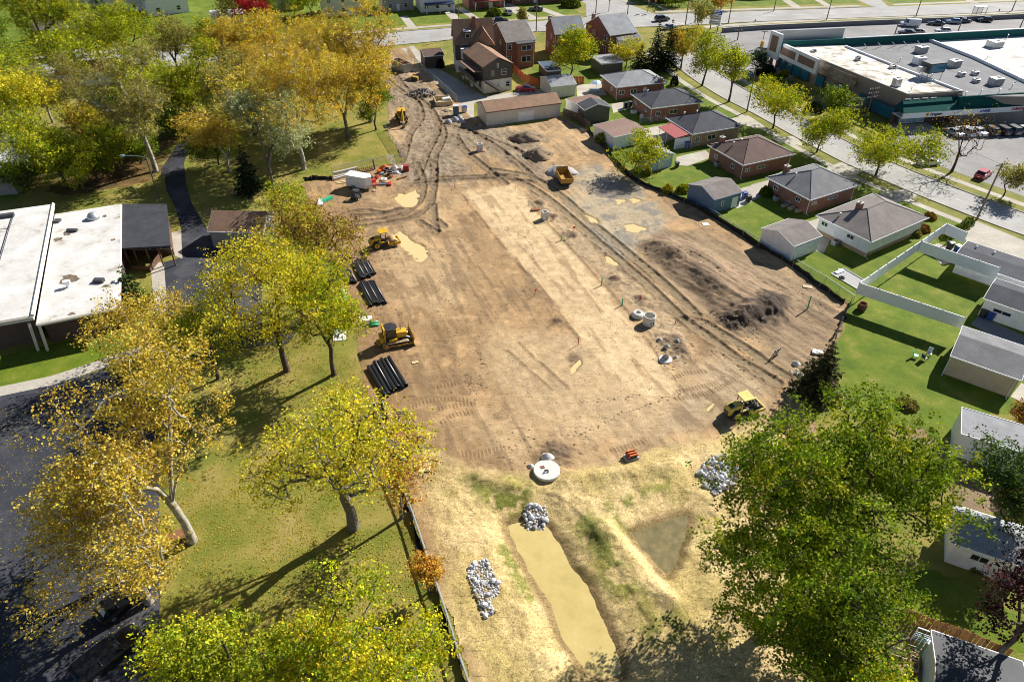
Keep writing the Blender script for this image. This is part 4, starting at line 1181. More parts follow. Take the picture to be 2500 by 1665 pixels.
# ---- right edge
n_,l_,r_ = H('B4',1700,806,1815,650,2620,1130)
house('annex','long low building with charcoal roof above the fenced green yard','house',n_,l_,r_,2.4,'gable',0.35,'x','siding_white','shingle_charcoal',over=0.6,downspout=False,vents=((0.12,0.72,0.25),(0.3,0.72,0.25)))
n_,l_,r_ = H('B4',1972,1166,2088,988,2560,1372)
house('garage','white garage with charcoal roof and two dark windows by the blue bin','garage',n_,l_,r_,2.7,'gable',0.8,'x','siding_white','shingle_charcoal',over=0.25,wins=(('x',0.2,1.3,2.2,0.6),),doors=(('x',0.62,4.4,2.2,'paint_white',4),),downspout=False,group=GG)
n_,l_,r_ = H('C4',1678,180,1783,-85,2310,403)
house('garage','grey beige garage with dark grey shingle roof on the bright lawn','garage',n_,l_,r_,2.8,'gable',0.9,'x','siding_tan','shingle_grey',over=0.15,downspout=True,group=GG)
n_,l_,r_ = H('C4',1768,884,1785,652,2480,1095)
house('garage','white garage with patched flat grey roof at the right edge','garage',n_,l_,r_,3.0,'flat',0,'x','siding_white','flat_roof_grey',over=0.05,downspout=False,group=GG)
n_,l_,r_ = H('D4',1700,335,1690,-15,2420,585)
house('bungalow','white sided house with blue grey roof behind the maple','house',n_,l_,r_,2.9,'gable',0.9,'x','siding_white','shingle_light',over=0.3,wins=(('x',0.28,1.5,1.5,0.8),),downspout=False)
n_,l_,r_ = H('D4',1530,1800,1590,1142,2400,2050)
house('bungalow','pale blue sided house with black roof at the bottom right corner','house',n_,l_,r_,3.0,'gable',0.7,'x','siding_paleblue','flat_roof_dark',over=0.3,downspout=False)
# ---- red brick duplexes by the avenue
def zp(x,y): return (1080 + x / 4.98,50 + y / 4.98)
t,b_,a = house('duplex','red brick two storey duplex with taupe roof and a grey roofed bay','house',zp(778,275),zp(560,108),zp(1135,235),6.0,'gable',3.2,'x','brick_red','shingle_taupe',over=0.2,
   wins=(('x',0.06,4.2,1.0,1.3),('x',0.06,1.3,1.0,1.3),('x',0.84,4.2,0.8,1.3),('x',0.84,1.3,0.8,1.3),('y',0.3,4.3,1.0,1.3),('y',0.75,4.3,1.0,1.4)),chim=(0.06,0.9,2.6,'brick_red'))
bay = MB().box(b_ * 0.3,-1.9,0,b_ * 0.82,0.19,5.9).build('bay','brick_red',t)
MB().box(b_ * 0.26,-2.4,5.92,b_ * 0.86,0.6,6.1).build('bay_roof','shingle_charcoal',bay)
add_window(bay,'x',b_ * 0.42,1.4,2.6,1.5,-1.9); add_window(bay,'x',b_ * 0.42,4.2,2.6,1.3,-1.9)
n_,l_,r_ = H('A3',420,312,253,246,708,318)
house('duplex','red brick duplex with light grey roof behind the bright yellow green tree','house',n_,l_,r_,6.0,'gable',3.2,'x','brick_red','shingle_light',over=0.2,wins=(('x',0.1,4.2,1.0,1.3),('x',0.5,4.2,1.0,1.3),('y',0.35,4.2,1.0,1.3),('y',0.7,1.4,1.0,1.3)),chim=(0.1,0.85,2.8,'brick_dark'),vents=((0.35,0.6,2.5),(0.6,0.6,2.5)))
n_,l_,r_ = H('A3',912,322,684,216,1158,292)
house('duplex','red brick duplex with light grey roof nearest the crossing','house',n_,l_,r_,6.0,'gable',3.4,'x','brick_red','shingle_light',over=0.2,wins=(('y',0.15,4.2,1.2,1.3),('y',0.6,4.2,1.2,1.3),('y',0.15,1.5,1.2,1.3),('x',0.6,4.0,1.2,1.3)),chim=(0.15,0.85,2.8,'brick_red'))
# rear wing of the last duplex
n_,l_,r_ = H('A3',990,365,935,325,1180,335)
house('porch_wing','grey roofed rear wing of the duplex nearest the crossing','house',n_,l_,r_,5.0,'gable',0.7,'x','siding_white','shingle_grey',over=0.2,downspout=False)
# ---- big brown shingled house
loc,rz,b_,a = frame(zp(142,308),zp(0,205),zp(640,322),6.6)
t = thing('brown_house','large dark brown gabled house with white ground floor and rusty shingle roofs','house',loc,rz)
MB().box(0.4,0.4,0,b_ - 0.4,a - 0.4,3.0).build('ground_floor','siding_white',t)
w = MB().box(0.3,0.3,3.0,b_ - 0.3,a - 0.3,6.58); w.extrude_x([(0.3,6.58),(a / 2,11.3),(a - 0.3,6.58)],0.3,b_ - 0.3)
w.build('upper_floor','siding_brown',t)
ro = roof_gable(b_,a,6.6,4.9,'x',0.15).build('roof','shingle_rust',t)
add_window(t,'y',a * 0.4,8.3,1.4,1.8,0.3)
for s in (0.15,0.35,0.6,0.8):
 add_window(t,'y',a * s,4.2,1.0,1.5,0.3)
add_window(t,'y',a * 0.3,1.0,1.0,1.6,0.4); add_window(t,'y',a * 0.6,1.0,1.0,1.6,0.4)
MB().box(b_ * 0.52 - 0.45,a * 0.36 - 0.45,7.5,b_ * 0.52 + 0.45,a * 0.36 + 0.45,12.4).build('chimney','brick_red',t)
d = MB().box(b_ * 0.26,1.0,6.7,b_ * 0.42,a * 0.36,9.4).build('dormer','siding_brown',t)
MB().box(b_ * 0.25,0.8,9.41,b_ * 0.43,a * 0.4,9.55).build('dormer_roof','paint_white',d)
add_window(d,'x',b_ * 0.29,7.0,b_ * 0.1,2.0,1.0)
bayw = MB().box(b_ * 0.16,-1.2,3.6,b_ * 0.36,0.29,5.9).build('bay','paint_white',t)
MB().box(b_ * 0.15,-1.35,5.91,b_ * 0.37,0.2,6.05).build('bay_roof','paint_white',bayw)
add_window(bayw,'x',b_ * 0.19,4.0,b_ * 0.14,1.5,-1.2)
# rear cross roof
cr_ = MB(); cr_.extrude_y([(b_ * 0.45,6.7),(b_ * 0.72,10.4),(b_ * 0.99,6.7)],-1.5,a * 0.45)
cr_.build('cross_roof','shingle_rust',t)
# wing towards the camera
loc2,rz2,wb,wa = frame(zp(490,583),zp(345,465),zp(866,533),6.0)
w2 = thing('rear_wing','two storey rear wing of the brown house with cream ground floor and outside stair','house',loc2,rz2)
wa += 5.5
MB().box(0.35,0.4,0,wb - 0.35,wa,2.95).build('ground_floor','siding_cream',w2)
u2 = MB().box(0.3,0.35,2.95,wb - 0.3,wa,5.98); u2.extrude_y([(0.3,5.98),(wb / 2,7.75),(wb - 0.3,5.98)],0.35,wa)
u2.build('upper_floor','siding_brown',w2)
roof_gable(wb,wa,6.0,1.9,'y',0.14).build('roof','shingle_rust',w2)
MB().box(-1.9,1.0,4.9,0.28,wa * 0.75,5.05).build('balcony_roof','shingle_rust',w2)
bl = MB().box(-1.9,1.0,2.75,0.3,wa * 0.8,2.9).box(-1.9,1.0,2.9,-1.82,wa * 0.8,3.8).build('balcony','siding_brown',w2)
for yy in (1.2,wa * 0.3,wa * 0.55,wa * 0.78):
 MB().box(-1.88,yy,0,-1.76,yy + 0.12,2.74).build('balcony_post','paint_brown',w2)
for (s,z0,ww,hh) in ((0.3,3.8,0.6,1.2),(0.62,3.8,1.2,1.3),(0.47,5.6,0.45,0.9),(0.5,1.2,0.45,0.8),(0.75,1.0,1.1,1.2)):
 add_window(w2,'x',wb * s,z0,ww,hh,0.35)
for s in (0.15,0.4,0.62):
 add_window(w2,'y',wa * s,0.9,1.2,1.5,0.35,fmat='paint_brown')
st = MB()
for k in range(12):
 st.box(wb * 0.05 + k * 0.34,-0.95,2.7 - k * 0.235,wb * 0.05 + k * 0.34 + 0.36,0.3,2.76 - k * 0.235)
st.build('stair','paint_brown',w2)
MB().tube([(wb * 0.05,-0.95,3.7),(wb * 0.05 + 4.2,-0.95,0.9)],0.04,5).tube([(wb * 0.05,-0.95,3.2),(wb * 0.05 + 4.2,-0.95,0.4)],0.03,5).build('handrail','metal_dark',w2)
n_ = (1035,140); r_ = (1085,138)
house('porch_wing','dark roofed single storey side porch left of the brown house','house',n_,None,(1084,136),3.0,'gable',1.0,'x','siding_brown','shingle_brown',over=0.2,depth=6,downspout=False)
# ---- hall with the flat white roofs
def poly_block(t,name,pix,z0,z1,mat):
 pts = [up(*p,z1) for p in pix]
 o = t.location
 mb = MB().prism([(p.x - o.x,p.y - o.y) for p in pts],z0,z1)
 return mb.build(name,mat,t)
HZ = 4.2
t = thing('hall','long low brown brick hall under a stained flat white roof','hall',up(190,640))
q = H('B1',490,412,1075,322,1062,1240,322,1390)
poly_block(t,'roof',q,HZ - 0.45,HZ,'roof_white')
qi = H('B1',520,440,1062,345,1045,1205,360,1340)
poly_block(t,'wall',qi,0,HZ - 0.46,'brick_dark')
qe = [up(*p,HZ) for p in q]
fm = MB()
for i in range(4):
 p0,p1 = qe[i] - t.location,qe[(i + 1) % 4] - t.location
 fm.tube([(p0.x,p0.y,HZ - 0.15),(p1.x,p1.y,HZ - 0.15)],0.16,4)
fm.build('roof_edge','paint_cream',t)
for (x,y,sx,sy,sz,nm) in ((645,565,1.5,0.5,0.35,'roof_hatch'),(885,1015,1.3,0.7,0.45,'roof_hatch'),(510,480,0.9,0.9,0.3,'roof_hatch')):
 p = P('B1',x,y,HZ) - t.location
 MB().box(p.x - sx / 2,p.y - sy / 2,HZ,p.x + sx / 2,p.y + sy / 2,HZ + sz).build(nm,'metal_dark',t)
p = P('B1',835,450,HZ) - t.location
MB().lathe([(0.9,0),(0.9,0.4),(0.8,0.5),(0.6,0.8),(0.2,1.0),(0.02,1.02)],16,Matrix.Translation((p.x,p.y,HZ))).build('roof_fan','galvanised',t,smooth=True)
p = P('B1',610,1060,HZ) - t.location
MB().cyl((p.x,p.y,HZ),(p.x,p.y,HZ + 0.6),0.25,10).cbox(p.x,p.y,HZ + 0.75,0.8,0.6,0.4,0.4).build('roof_fan','paint_white',t)
simple('roof_stain',(0.16,0.12,0.08),rough=0.95,var=0.5,scale=2)
for k,(x,y,s_) in enumerate(((620,985,1.3),(600,590,0.6),(640,1300,0.5),(1010,640,0.4),(930,430,0.5),(510,640,0.7))):
 p = P('B1',x,y,HZ) - t.location; r_ = random.Random(k)
 MB().add([(p.x + math.cos(q * 0.52) * s_ * r_.uniform(0.4,1.2),p.y + math.sin(q * 0.52) * s_ * r_.uniform(0.4,1.2),HZ + 0.006) for q in range(12)],[tuple(range(12))]).build('roof_stain','roof_stain',t)
t = thing('hall_wing','taller white roofed hall wing at the left edge with tan parapet','hall',up(40,640))
q = H('B1',-500,455,472,322,285,1315,-500,1450)
poly_block(t,'roof',q,HZ + 0.2,HZ + 0.9,'roof_white')
poly_block(t,'wall',H('B1',-480,480,455,345,265,1285,-480,1420),0,HZ + 0.19,'brick_dark')
qe = [up(*p,HZ + 0.9) for p in q]
p0,p1 = qe[1] - t.location,qe[2] - t.location
MB().tube([(p0.x,p0.y,HZ + 0.9),(p1.x,p1.y,HZ + 0.9)],0.28,4).build('parapet','paint_cream',t)
p2,p3 = qe[3] - t.location,qe[2] - t.location
MB().tube([(p2.x,p2.y,HZ + 0.75),(p3.x,p3.y,HZ + 0.75)],0.2,4).build('roof_edge','paint_cream',t)
rl = PL('B1',125,410,80,540,10,780,-40,950,z=HZ + 1.2)
pt = MB().tube([p - t.location for p in rl],0.06,5)
pt.tube([P('B1',80,540,HZ + 1.2) - t.location,P('B1',-100,560,HZ + 1.2) - t.location],0.05,5)
pt.build('roof_pipe','metal_dark',t)
p = P('B1',50,440,HZ + 0.9) - t.location
MB().cbox(p.x,p.y,HZ + 1.15,2.4,0.7,0.5,0.35).build('roof_hatch','metal_dark',t)
# buttress fins where the two roofs meet
for dx in (250,335):
 a0 = P('B1',dx,1370,HZ) - t.location; a1 = P('C1',dx + 90,130,0) - t.location
 MB().tube([(a0.x,a0.y,HZ - 0.2),(a1.x,a1.y,0)],0.22,4).build('buttress','paint_cream',t)
t = thing('hall_annex','black roofed porch annex at the end of the white roofed hall','hall',up(350,560))
AZ = 3.6
poly_block(t,'roof',H('B1',1078,322,1482,322,1516,692,1078,716),AZ - 0.3,AZ,'flat_roof_dark')
aw = poly_block(t,'wall',H('B1',1090,340,1465,338,1495,600,1090,610),0,AZ - 0.31,'paint_brown')
qe = [up(*p,AZ) - t.location for p in H('B1',1516,692,1078,716)]
for s in (0.05,0.3,0.55,0.8,0.98):
 p = qe[0].lerp(qe[1],s)
 MB().box(p.x - 0.09,p.y + 0.3,0,p.x + 0.09,p.y + 0.48,AZ - 0.31).build('porch_post','paint_brown',t)
e0,e1 = [up(*p,AZ - 0.3) - t.location for p in H('B1',1495,602,1090,612)]
for s in (0.12,0.36,0.6,0.8):
 p = e0.lerp(e1,s)
 f = MB().box(p.x - 0.75,p.y - 0.14,1.0,p.x + 0.75,p.y - 0.06,2.7).build('window','paint_cream',t)
 MB().box(p.x - 0.65,p.y - 0.17,1.1,p.x + 0.65,p.y - 0.141,2.6).build('pane','window_glass',f)
r0,r1 = P('B1',1260,830,0) - t.location,P('B1',1340,930,0) - t.location
MB().box(r0.x,r1.y,0.5,r1.x,r1.y + 0.08,1.0).box(r1.x,r1.y,0,r1.x + 0.1,r0.y + 1.5,1.0).build('railing','paint_brown',t)
# brown roofed shed
n_,r_ = H('B1',1848,570,2345,582)
house('garage','grey garage with rusty brown gable roof beside the asphalt drive','garage',n_,None,r_,2.9,'gable',1.9,'x','siding_grey','shingle_rust',over=0.2,depth=6.4,downspout=False)
# grey house at the left edge
t = thing('house','grey walled house with pale shingle roof cut by the left edge','house',up(44,474),R(100))
MB().box(0,0,0,13,9,3.2).build('wall','siding_grey',t)
roof_gable(14,10,3.2,3.0,'x',0.15,-0.5,-0.5).build('roof','shingle_light',t)
add_window(t,'x',2,1.0,1.2,1.2,0.0); add_window(t,'x',7,1.0,1.2,1.2,0.0)
# ---- houses beyond the avenue
def far_house(label,pxc,w,d,ze,rise,wall,rmat,rot=0.0,axis='x',wins=3,porch=None,floors=1,name='house'):
 p = up(*pxc)
 t = thing(name,label,'house',p,rot)
 wl = MB().box(0,0,0,w,d,ze)
 if axis == 'x': wl.extrude_x([(0,ze),(d / 2,ze + rise - 0.05),(d,ze)],0,w)
 else: wl.extrude_y([(0,ze),(w / 2,ze + rise - 0.05),(w,ze)],0,d)
 wl.build('wall',wall,t)
 roof_gable(w + 0.8,d + 0.8,ze - 0.05,rise + 0.05,axis,0.18,-0.4,-0.4).build('roof',rmat,t)
 for f in range(floors):
  for k in range(wins):
   add_window(t,'x',w * (k + 0.5) / wins - 0.6,1.0 + 2.8 * f,1.2,1.3,0.0)
 add_door(t,'x',w * 0.5 + 1.0 if wins > 2 else w * 0.45,1.0,2.1,0.0,'paint_white')
 if porch:
  po = MB().box(w * 0.1,-2.8,2.5,w * 0.95,0.0,2.75).build('porch_roof',porch,t)
  for s in (0.12,0.5,0.92):
   MB().box(w * s,-2.7,0,w * s + 0.2,-2.5,2.5).build('porch_post','paint_white',t)
 return t
av = math.atan2((far_k[8] - far_k[4]).y,(far_k[8] - far_k[4]).x)
far_house('white house with navy porch roof beyond the avenue',(1028,32),11,10,5.6,3,'siding_white','shingle_grey',av,'y',3,'awning_blue',2)
far_house('red brick house with pale porch beyond the avenue left of the parked cars',(1145,24),12,9,5.0,3,'brick_red','shingle_brown',av,'y',3,'awning_red',1)
far_house('red brick house behind the round green shrub beyond the avenue',(1250,12),13,9,5.0,3,'brick_red','shingle_maroon',av,'x',3,None,1)
far_house('red brick corner house behind the crossing lawn',(1318,8),17,9,5.4,3,'brick_red','shingle_brown',av,'x',4,None,2)
far_house('brick house with dark windows beyond the crossing',(1590,8),16,8,4.0,3,'brick_dark','shingle_brown',av,'x',4,None,1)
far_house('dark brick house behind the avenue bus shelter lawn',(1850,-2),18,8,4.0,3,'brick_dark','shingle_charcoal',av,'x',4,None,1)
far_house('dark brick house left of the second side road',(1985,-8),16,8,4.0,3,'brick_red','shingle_grey',av,'x',4,None,1)
far_house('orange brick house with tan roof at the upper left',(95,108),17,9,3.4,3.2,'brick_tan','shingle_taupe',av - 0.1,'x',3,None,1)
far_house('grey roofed house with white gable at the top behind the park',(262,32),16,9,4.5,3,'siding_cream','shingle_taupe',av,'x',3,None,1)
far_house('white gabled house with brown roof at the top left',(365,42),12,10,4.6,3.4,'siding_white','shingle_brown',av + 0.25,'y',2,None,1)
far_house('small blue grey house at the top left corner',(165,22),12,9,4.0,3,'siding_grey','shingle_blue',av,'x',2,None,1)
far_house('white carport shelter house behind the dark red tree',(520,62),9,6,2.6,0.5,'siding_white','roof_white',av,'x',2,None,1)
far_house('grey gabled house left of the white house with navy porch',(935,30),10,9,5.2,3.2,'siding_grey','shingle_light',av,'y',2,None,2)
far_house('pale house hidden behind the golden sycamores at the top',(790,42),13,9,5.0,3,'siding_cream','shingle_brown',av,'x',3,None,2)
far_house('grey house behind the dark red tree at the top',(640,30),13,9,4.6,3,'siding_grey','shingle_charcoal',av,'x',3,None,1)
far_house('white house with long red roof between the park trees and the avenue',(150,214),16,7,2.9,1.8,'siding_white','shingle_maroon',av - 0.05,'x',3,None,1)
# ================================================================== SHOPS
layered('stone_cladding',[(0.3,(0.15,0.11,0.085)),(0.5,(0.26,0.2,0.155)),(0.7,(0.36,0.29,0.23))],0.8,rough=0.85,scale2=4,stops2=[(0.3,(0.7,0.7,0.7)),(0.6,(1.1,1.1,1.1))],bump=0.3,bscale=8)
simple('stucco_taupe',(0.27,0.235,0.2),rough=0.9,var=0.1,scale=0.8)
SZ = 6.6
for k in ('paint_green','paint_teal'):
 MATS[k].node_tree.nodes['Principled BSDF'].inputs['Specular IOR Level'].default_value = 0.05; MATS[k].node_tree.nodes['Principled BSDF'].inputs['Roughness'].default_value = 0.9
t = thing('shop_building','long flat roofed shop building with stone side wall and green front canopy','shop',up(2219,300))
o = t.location
def sp(x,y,z): return P('A4',x,y,z) - o
def slab(name,pix,z0,z1,mat,parent=t):
 return MB().prism([(p.x,p.y) for p in (sp(x,y,z1) for x,y in pix)],z0,z1).build(name,mat,parent)
def wall_run(name,pts,z0,z1,th,mat,parent=t):
 """wall along roof-edge pixels taken at height z1"""
 mb = MB()
 P_ = [sp(x,y,z1) for x,y in pts]
 for a_,b2 in zip(P_[:-1],P_[1:]):
  d = (b2 - a_); d.z = 0; l = d.length; ang = math.atan2(d.y,d.x)
  c = (a_ + b2) / 2
  mb.cbox(c.x,c.y,(z0 + z1) / 2,l,th,z1 - z0,ang)
 return mb.build(name,mat,parent)
B1_ = [(1308,842),(1788,810),(1210,590),(745,405),(165,378),(520,527)]
slab('side_block',B1_,0,SZ - 0.5,'stucco_taupe')
ins = lambda pts,f=0.985: [(sum(p[0] for p in pts) / len(pts) * (1 - f) + p[0] * f,sum(p[1] for p in pts) / len(pts) * (1 - f) + p[1] * f) for p in pts]
slab('white_roof',ins(B1_,0.97),SZ - 0.5,SZ - 0.4,'roof_white_dirty')
slab('main_block',[(1788,860),(3300,870),(3300,240),(2334,266),(890,346),(745,405),(1210,590),(1788,812)],0,SZ - 0.9,'stucco_taupe')
slab('grey_roof',[(1792,859),(2334,862),(3000,866),(2334,712),(1500,360),(895,356),(770,412),(1225,594),(1796,815)],SZ - 0.9,SZ - 0.82,'flat_roof_mid')
slab('white_roof',[(3000,866),(3290,868),(3290,246),(2334,275),(1510,358),(2334,712)],SZ - 0.9,SZ - 0.81,'roof_white')
# parapets
wall_run('parapet',[(1788,808),(1210,588),(745,405)],SZ - 0.9,SZ,0.35,'paint_white')
wall_run('parapet',[(1500,348),(1895,500),(2334,705),(2700,870)],SZ - 0.9,SZ - 0.2,0.4,'paint_white')
wall_run('parapet',[(165,372),(890,340),(1510,305),(2334,262),(3300,215)],SZ - 0.9,SZ + 0.9,0.4,'paint_teal')
wall_run('parapet_cap',[(740,338),(890,332),(1510,298),(2334,254),(3300,207)],SZ + 0.95,SZ + 1.1,0.5,'galvanised')
wall_run('parapet',[(520,526),(945,697),(1308,841)],SZ - 0.5,SZ,0.3,'stucco_taupe')
wall_run('parapet',[(1308,841),(1788,809)],SZ - 0.5,SZ,0.3,'stucco_taupe')
# steel props behind the green parapet
for x,y in ((910,392),(1035,382),(1162,376),(1262,370),(1385,365)):
 a_,b2 = sp(x,y,SZ + 0.6),sp(x + 28,y + 36,SZ - 0.85)
 MB().tube([a_,b2],0.09,4).build('prop','galvanised',t)
# tall sign block at the far corner
a_,b2 = sp(110,275,SZ + 3),sp(740,250,SZ + 3)
mb = MB(); d = b2 - a_; mb.cbox((a_.x + b2.x) / 2,(a_.y + b2.y) / 2,SZ + 1.4,d.length,0.4,3.2,math.atan2(d.y,d.x))
mb.build('sign_wall','metal_grey',t)
# white fascia with brown panels over the glazed corner
a_,b2 = sp(175,375,SZ + 0.4),sp(520,530,SZ + 0.4)
d = b2 - a_; ang = math.atan2(d.y,d.x); L_ = d.length; nrm = Vector((d.y,-d.x,0)).normalized()
if nrm.x > 0: nrm = -nrm
c = (a_ + b2) / 2 + nrm * 0.25
MB().cbox(c.x,c.y,SZ - 1.3,L_ + 0.3,0.5,3.4,ang).build('fascia','paint_white',t)
for s0,s1 in ((0.04,0.46),(0.54,0.94)):
 p = a_.lerp(b2,(s0 + s1) / 2) + nrm * 0.53
 MB().cbox(p.x,p.y,SZ - 1.2,L_ * (s1 - s0),0.1,1.7,ang).build('fascia_panel','metal_brown',t)
e_ = sp(105,278,SZ + 3.2); e2 = sp(175,305,SZ + 3.2)
d2 = e2 - e_
c = (e_ + e2) / 2
MB().cbox(c.x,c.y,SZ + 0.2,d2.length + 1.2,0.6,6.0,math.atan2(d2.y,d2.x)).build('fascia_end','paint_white',t)
cn = Vector((d2.y,-d2.x,0)).normalized(); cn = -cn if cn.x > 0 else cn
c += cn * 0.34
MB().cbox(c.x,c.y,SZ + 0.6,d2.length * 0.8,0.12,3.6,math.atan2(d2.y,d2.x)).build('fascia_panel','metal_brown',t)
for x,y in ((70,600),(125,625)):
 p = sp(x,y,0)
 MB().box(p.x - 0.35,p.y - 0.35,0,p.x + 0.35,p.y + 0.35,4.0).build('canopy_post','paint_brown',t)
 MB().box(p.x - 0.6,p.y - 0.6,0,p.x + 0.6,p.y + 0.6,0.8).build('post_base','concrete',t)
# side wall: glazed bays and stone slabs
a_,b2 = sp(175,375,SZ),sp(1308,841,SZ)
d = b2 - a_; L_ = d.length; ang = math.atan2(d.y,d.x)
nrm = Vector((d.y,-d.x,0)).normalized(); nrm = -nrm if nrm.x > 0 else nrm
def on_wall(name,s0,s1,z0,z1,mat,out=0.06,th=0.12):
 p = a_.lerp(b2,(s0 + s1) / 2) + nrm * out
 return MB().cbox(p.x,p.y,(z0 + z1) / 2,L_ * (s1 - s0),th,z1 - z0,ang).build(name,mat,t)
for k in range(4):
 f = on_wall('shop_window',0.01 + 0.072 * k,0.078 + 0.072 * k,0.5,3.2,'metal_dark',0.05,0.12)
 p = a_.lerp(b2,0.044 + 0.072 * k) + nrm * 0.12
 MB().cbox(p.x,p.y,1.85,L_ * 0.062,0.05,2.5,ang).build('pane','glass_blue',f)
for k,(s0,s1) in enumerate(((0.36,0.42),(0.52,0.6),(0.7,0.78),(0.8,0.96))):
 f = on_wall('shop_window',s0,s1,0.4,3.0,'metal_dark',0.05,0.12)
 p = a_.lerp(b2,(s0 + s1) / 2) + nrm * 0.12
 MB().cbox(p.x,p.y,1.7,L_ * (s1 - s0) * 0.94,0.05,2.4,ang).build('pane','glass_blue',f)
rs = np.random.default_rng(5)
simple('stone_slab_a',(0.3,0.24,0.18),rough=0.8,var=0.2,scale=1.5); simple('stone_slab_b',(0.22,0.165,0.125),rough=0.8,var=0.2,scale=1.5); simple('stone_slab_c',(0.36,0.29,0.22),rough=0.8,var=0.2,scale=1.5)
for row in range(4):
 s = 0.31
 while s < 0.64:
  w_ = 0.03 + 0.03 * rs.random(); e = min(s + w_,0.65)
  on_wall('stone_slab',s + 0.0008,e - 0.0008,3.3 + row * 0.8 + 0.02,3.3 + (row + 1) * 0.8 - 0.02,'stone_slab_' + 'abc'[rs.integers(0,3)],0.04 + 0.02 * rs.random(),0.1)
  s = e
# near front: canopy, fascia with shop names, windows
fa,fb = sp(1265,1005,3.9),sp(2900,900,3.9)
d = fb - fa; L_ = d.length; ang = math.atan2(d.y,d.x); fn = Vector((d.y,-d.x,0)).normalized(); fn = -fn if fn.y > 0 else fn
def on_front(name,s0,s1,z0,z1,mat,out=0.0,th=0.12,parent=t):
 """s in metres along the front"""
 p = fa + d.normalized() * ((s0 + s1) / 2) + fn * out
 return MB().cbox(p.x,p.y,(z0 + z1) / 2,s1 - s0,th,z1 - z0,ang).build(name,mat,parent)
on_front('sign_fascia',0,L_,2.75,3.75,'paint_white',0.0,0.4)
cm = MB()
n2_ = -fn
def fp(s,out,z):
 p = fa + d.normalized() * s - fn * out
 return (p.x,p.y,z)
cm.add([fp(-0.2,-0.25,3.77),fp(L_,-0.25,3.77),fp(L_,3.4,5.3),fp(1.6,3.4,5.3),fp(-0.2,3.4,3.77),fp(L_,3.4,3.77)],[(0,1,2,3),(0,3,4),(3,2,5,4),(4,5,1,0)])
cm.build('canopy_roof','paint_green',t)
on_front('canopy_soffit',0,L_,2.6,2.74,'paint_white',-1.6,3.4)
q0 = sp(1788,808,0)
sR = (Vector((q0.x,q0.y,0)) - Vector((fa.x,fa.y,0))).dot(d.normalized())
mg = MB().add([fp(13.2,0.6,4.1),fp(L_,0.6,4.1),fp(L_,1.4,5.95),fp(13.2,1.4,5.95),fp(13.2,1.8,4.1),fp(L_,1.8,4.1),fp(L_,1.8,5.95),fp(13.2,1.8,5.95)],[(0,1,2,3),(3,2,6,7),(1,5,6,2),(4,0,3,7)])
mg.build('mansard','paint_green',t)
on_front('shop_wall',0,L_,0,2.6,'brick_dark',-3.2,0.3)
for k in range(4):
 s = 2.0 + k * 1.5
 f = on_front('shop_window',s,s + 1.46,0.35,2.5,'paint_white',-3.0,0.1)
 on_front('pane',s + 0.07,s + 1.39,0.45,2.4,'glass_pale',-2.93,0.06,f)
f = on_front('door',0.5,1.5,0.05,2.4,'paint_brown',-3.0,0.1)
on_front('pane',0.65,1.35,0.6,2.2,'window_glass',-2.93,0.06,f)
for s in (17.0,19.0,22.0,24.0,27.0,29.0,33,36,40,43):
 f = on_front('shop_window',s,s + 1.8,0.3,2.5,'metal_dark',-3.0,0.1)
 on_front('pane',s + 0.08,s + 1.72,0.4,2.4,'glass_pale' if s in (17.0,24.0) else 'window_glass',-2.93,0.06,f)
for k in range(4):
 s = 1.9 + k * 2.0
 on_front('louvre',s,s + 1.4,5.0,5.45,'metal_grey',-3.3,0.12)
sheet('pavement',[Vector(fp(-0.5,-1.2,0)) + o,Vector(fp(9.0,-1.2,0)) + o,Vector(fp(9.0,3.2,0)) + o,Vector(fp(-0.5,3.2,0)) + o],0.12,'pavement_concrete',thick=0.12)
def letters(text,s,z,size,mat,out=0.23,parent=None,name='sign_letters',at=None,ang_=None,ext=0.05,align='LEFT'):
 cu = bpy.data.curves.new(name,'FONT'); cu.body = text; cu.size = size; cu.extrude = ext; cu.offset = 0.012 * size
 cu.align_x = align
 ob = bpy.data.objects.new(name,cu); col.objects.link(ob)
 dg = bpy.context.evaluated_depsgraph_get()
 me = bpy.data.meshes.new_from_object(ob.evaluated_get(dg))
 bpy.data.objects.remove(ob)
 me.name = name; me.materials.clear(); me.materials.append(MATS[mat])
 ob = bpy.data.objects.new(name,me); col.objects.link(ob)
 if at is None:
  p = fa + d.normalized() * s + fn * out
  ob.location = (p.x,p.y,z); ob.rotation_euler = (R(90),0,ang)
 else:
  ob.location = at; ob.rotation_euler = (R(90),0,ang_)
 if parent is not None: ob.parent = parent
 return ob
simple('letter_navy',(0.012,0.02,0.06),rough=0.5,var=0.1); simple('letter_blue',(0.02,0.05,0.35),rough=0.5,var=0.1); simple('letter_red',(0.4,0.02,0.03),rough=0.5,var=0.1); simple('letter_yellow',(0.75,0.42,0.02),rough=0.5,var=0.1)
letters('Dragster',6.2,2.98,0.8,'letter_navy',parent=t)
p = fa + d.normalized() * 5.55 + fn * 0.24
lg = MB(); lg.cbox(p.x,p.y,3.25,0.62,0.08,0.62,ang,0,R(45)); lg.build('sign_emblem','letter_yellow',t)
p = p + fn * 0.06
MB().cbox(p.x,p.y,3.25,0.26,0.06,0.26,ang,0,R(45)).build('sign_emblem','letter_navy',t)
letters('HAIR',18.6,2.98,0.8,'letter_blue',parent=t)
p = fa + d.normalized() * 18.2 + fn * 0.24
MB().cbox(p.x,p.y,3.2,0.5,0.08,0.28,ang,0,R(-30)).build('sign_emblem','letter_blue',t)
letters('CHINESE',25.5,2.98,0.8,'letter_red',parent=t)
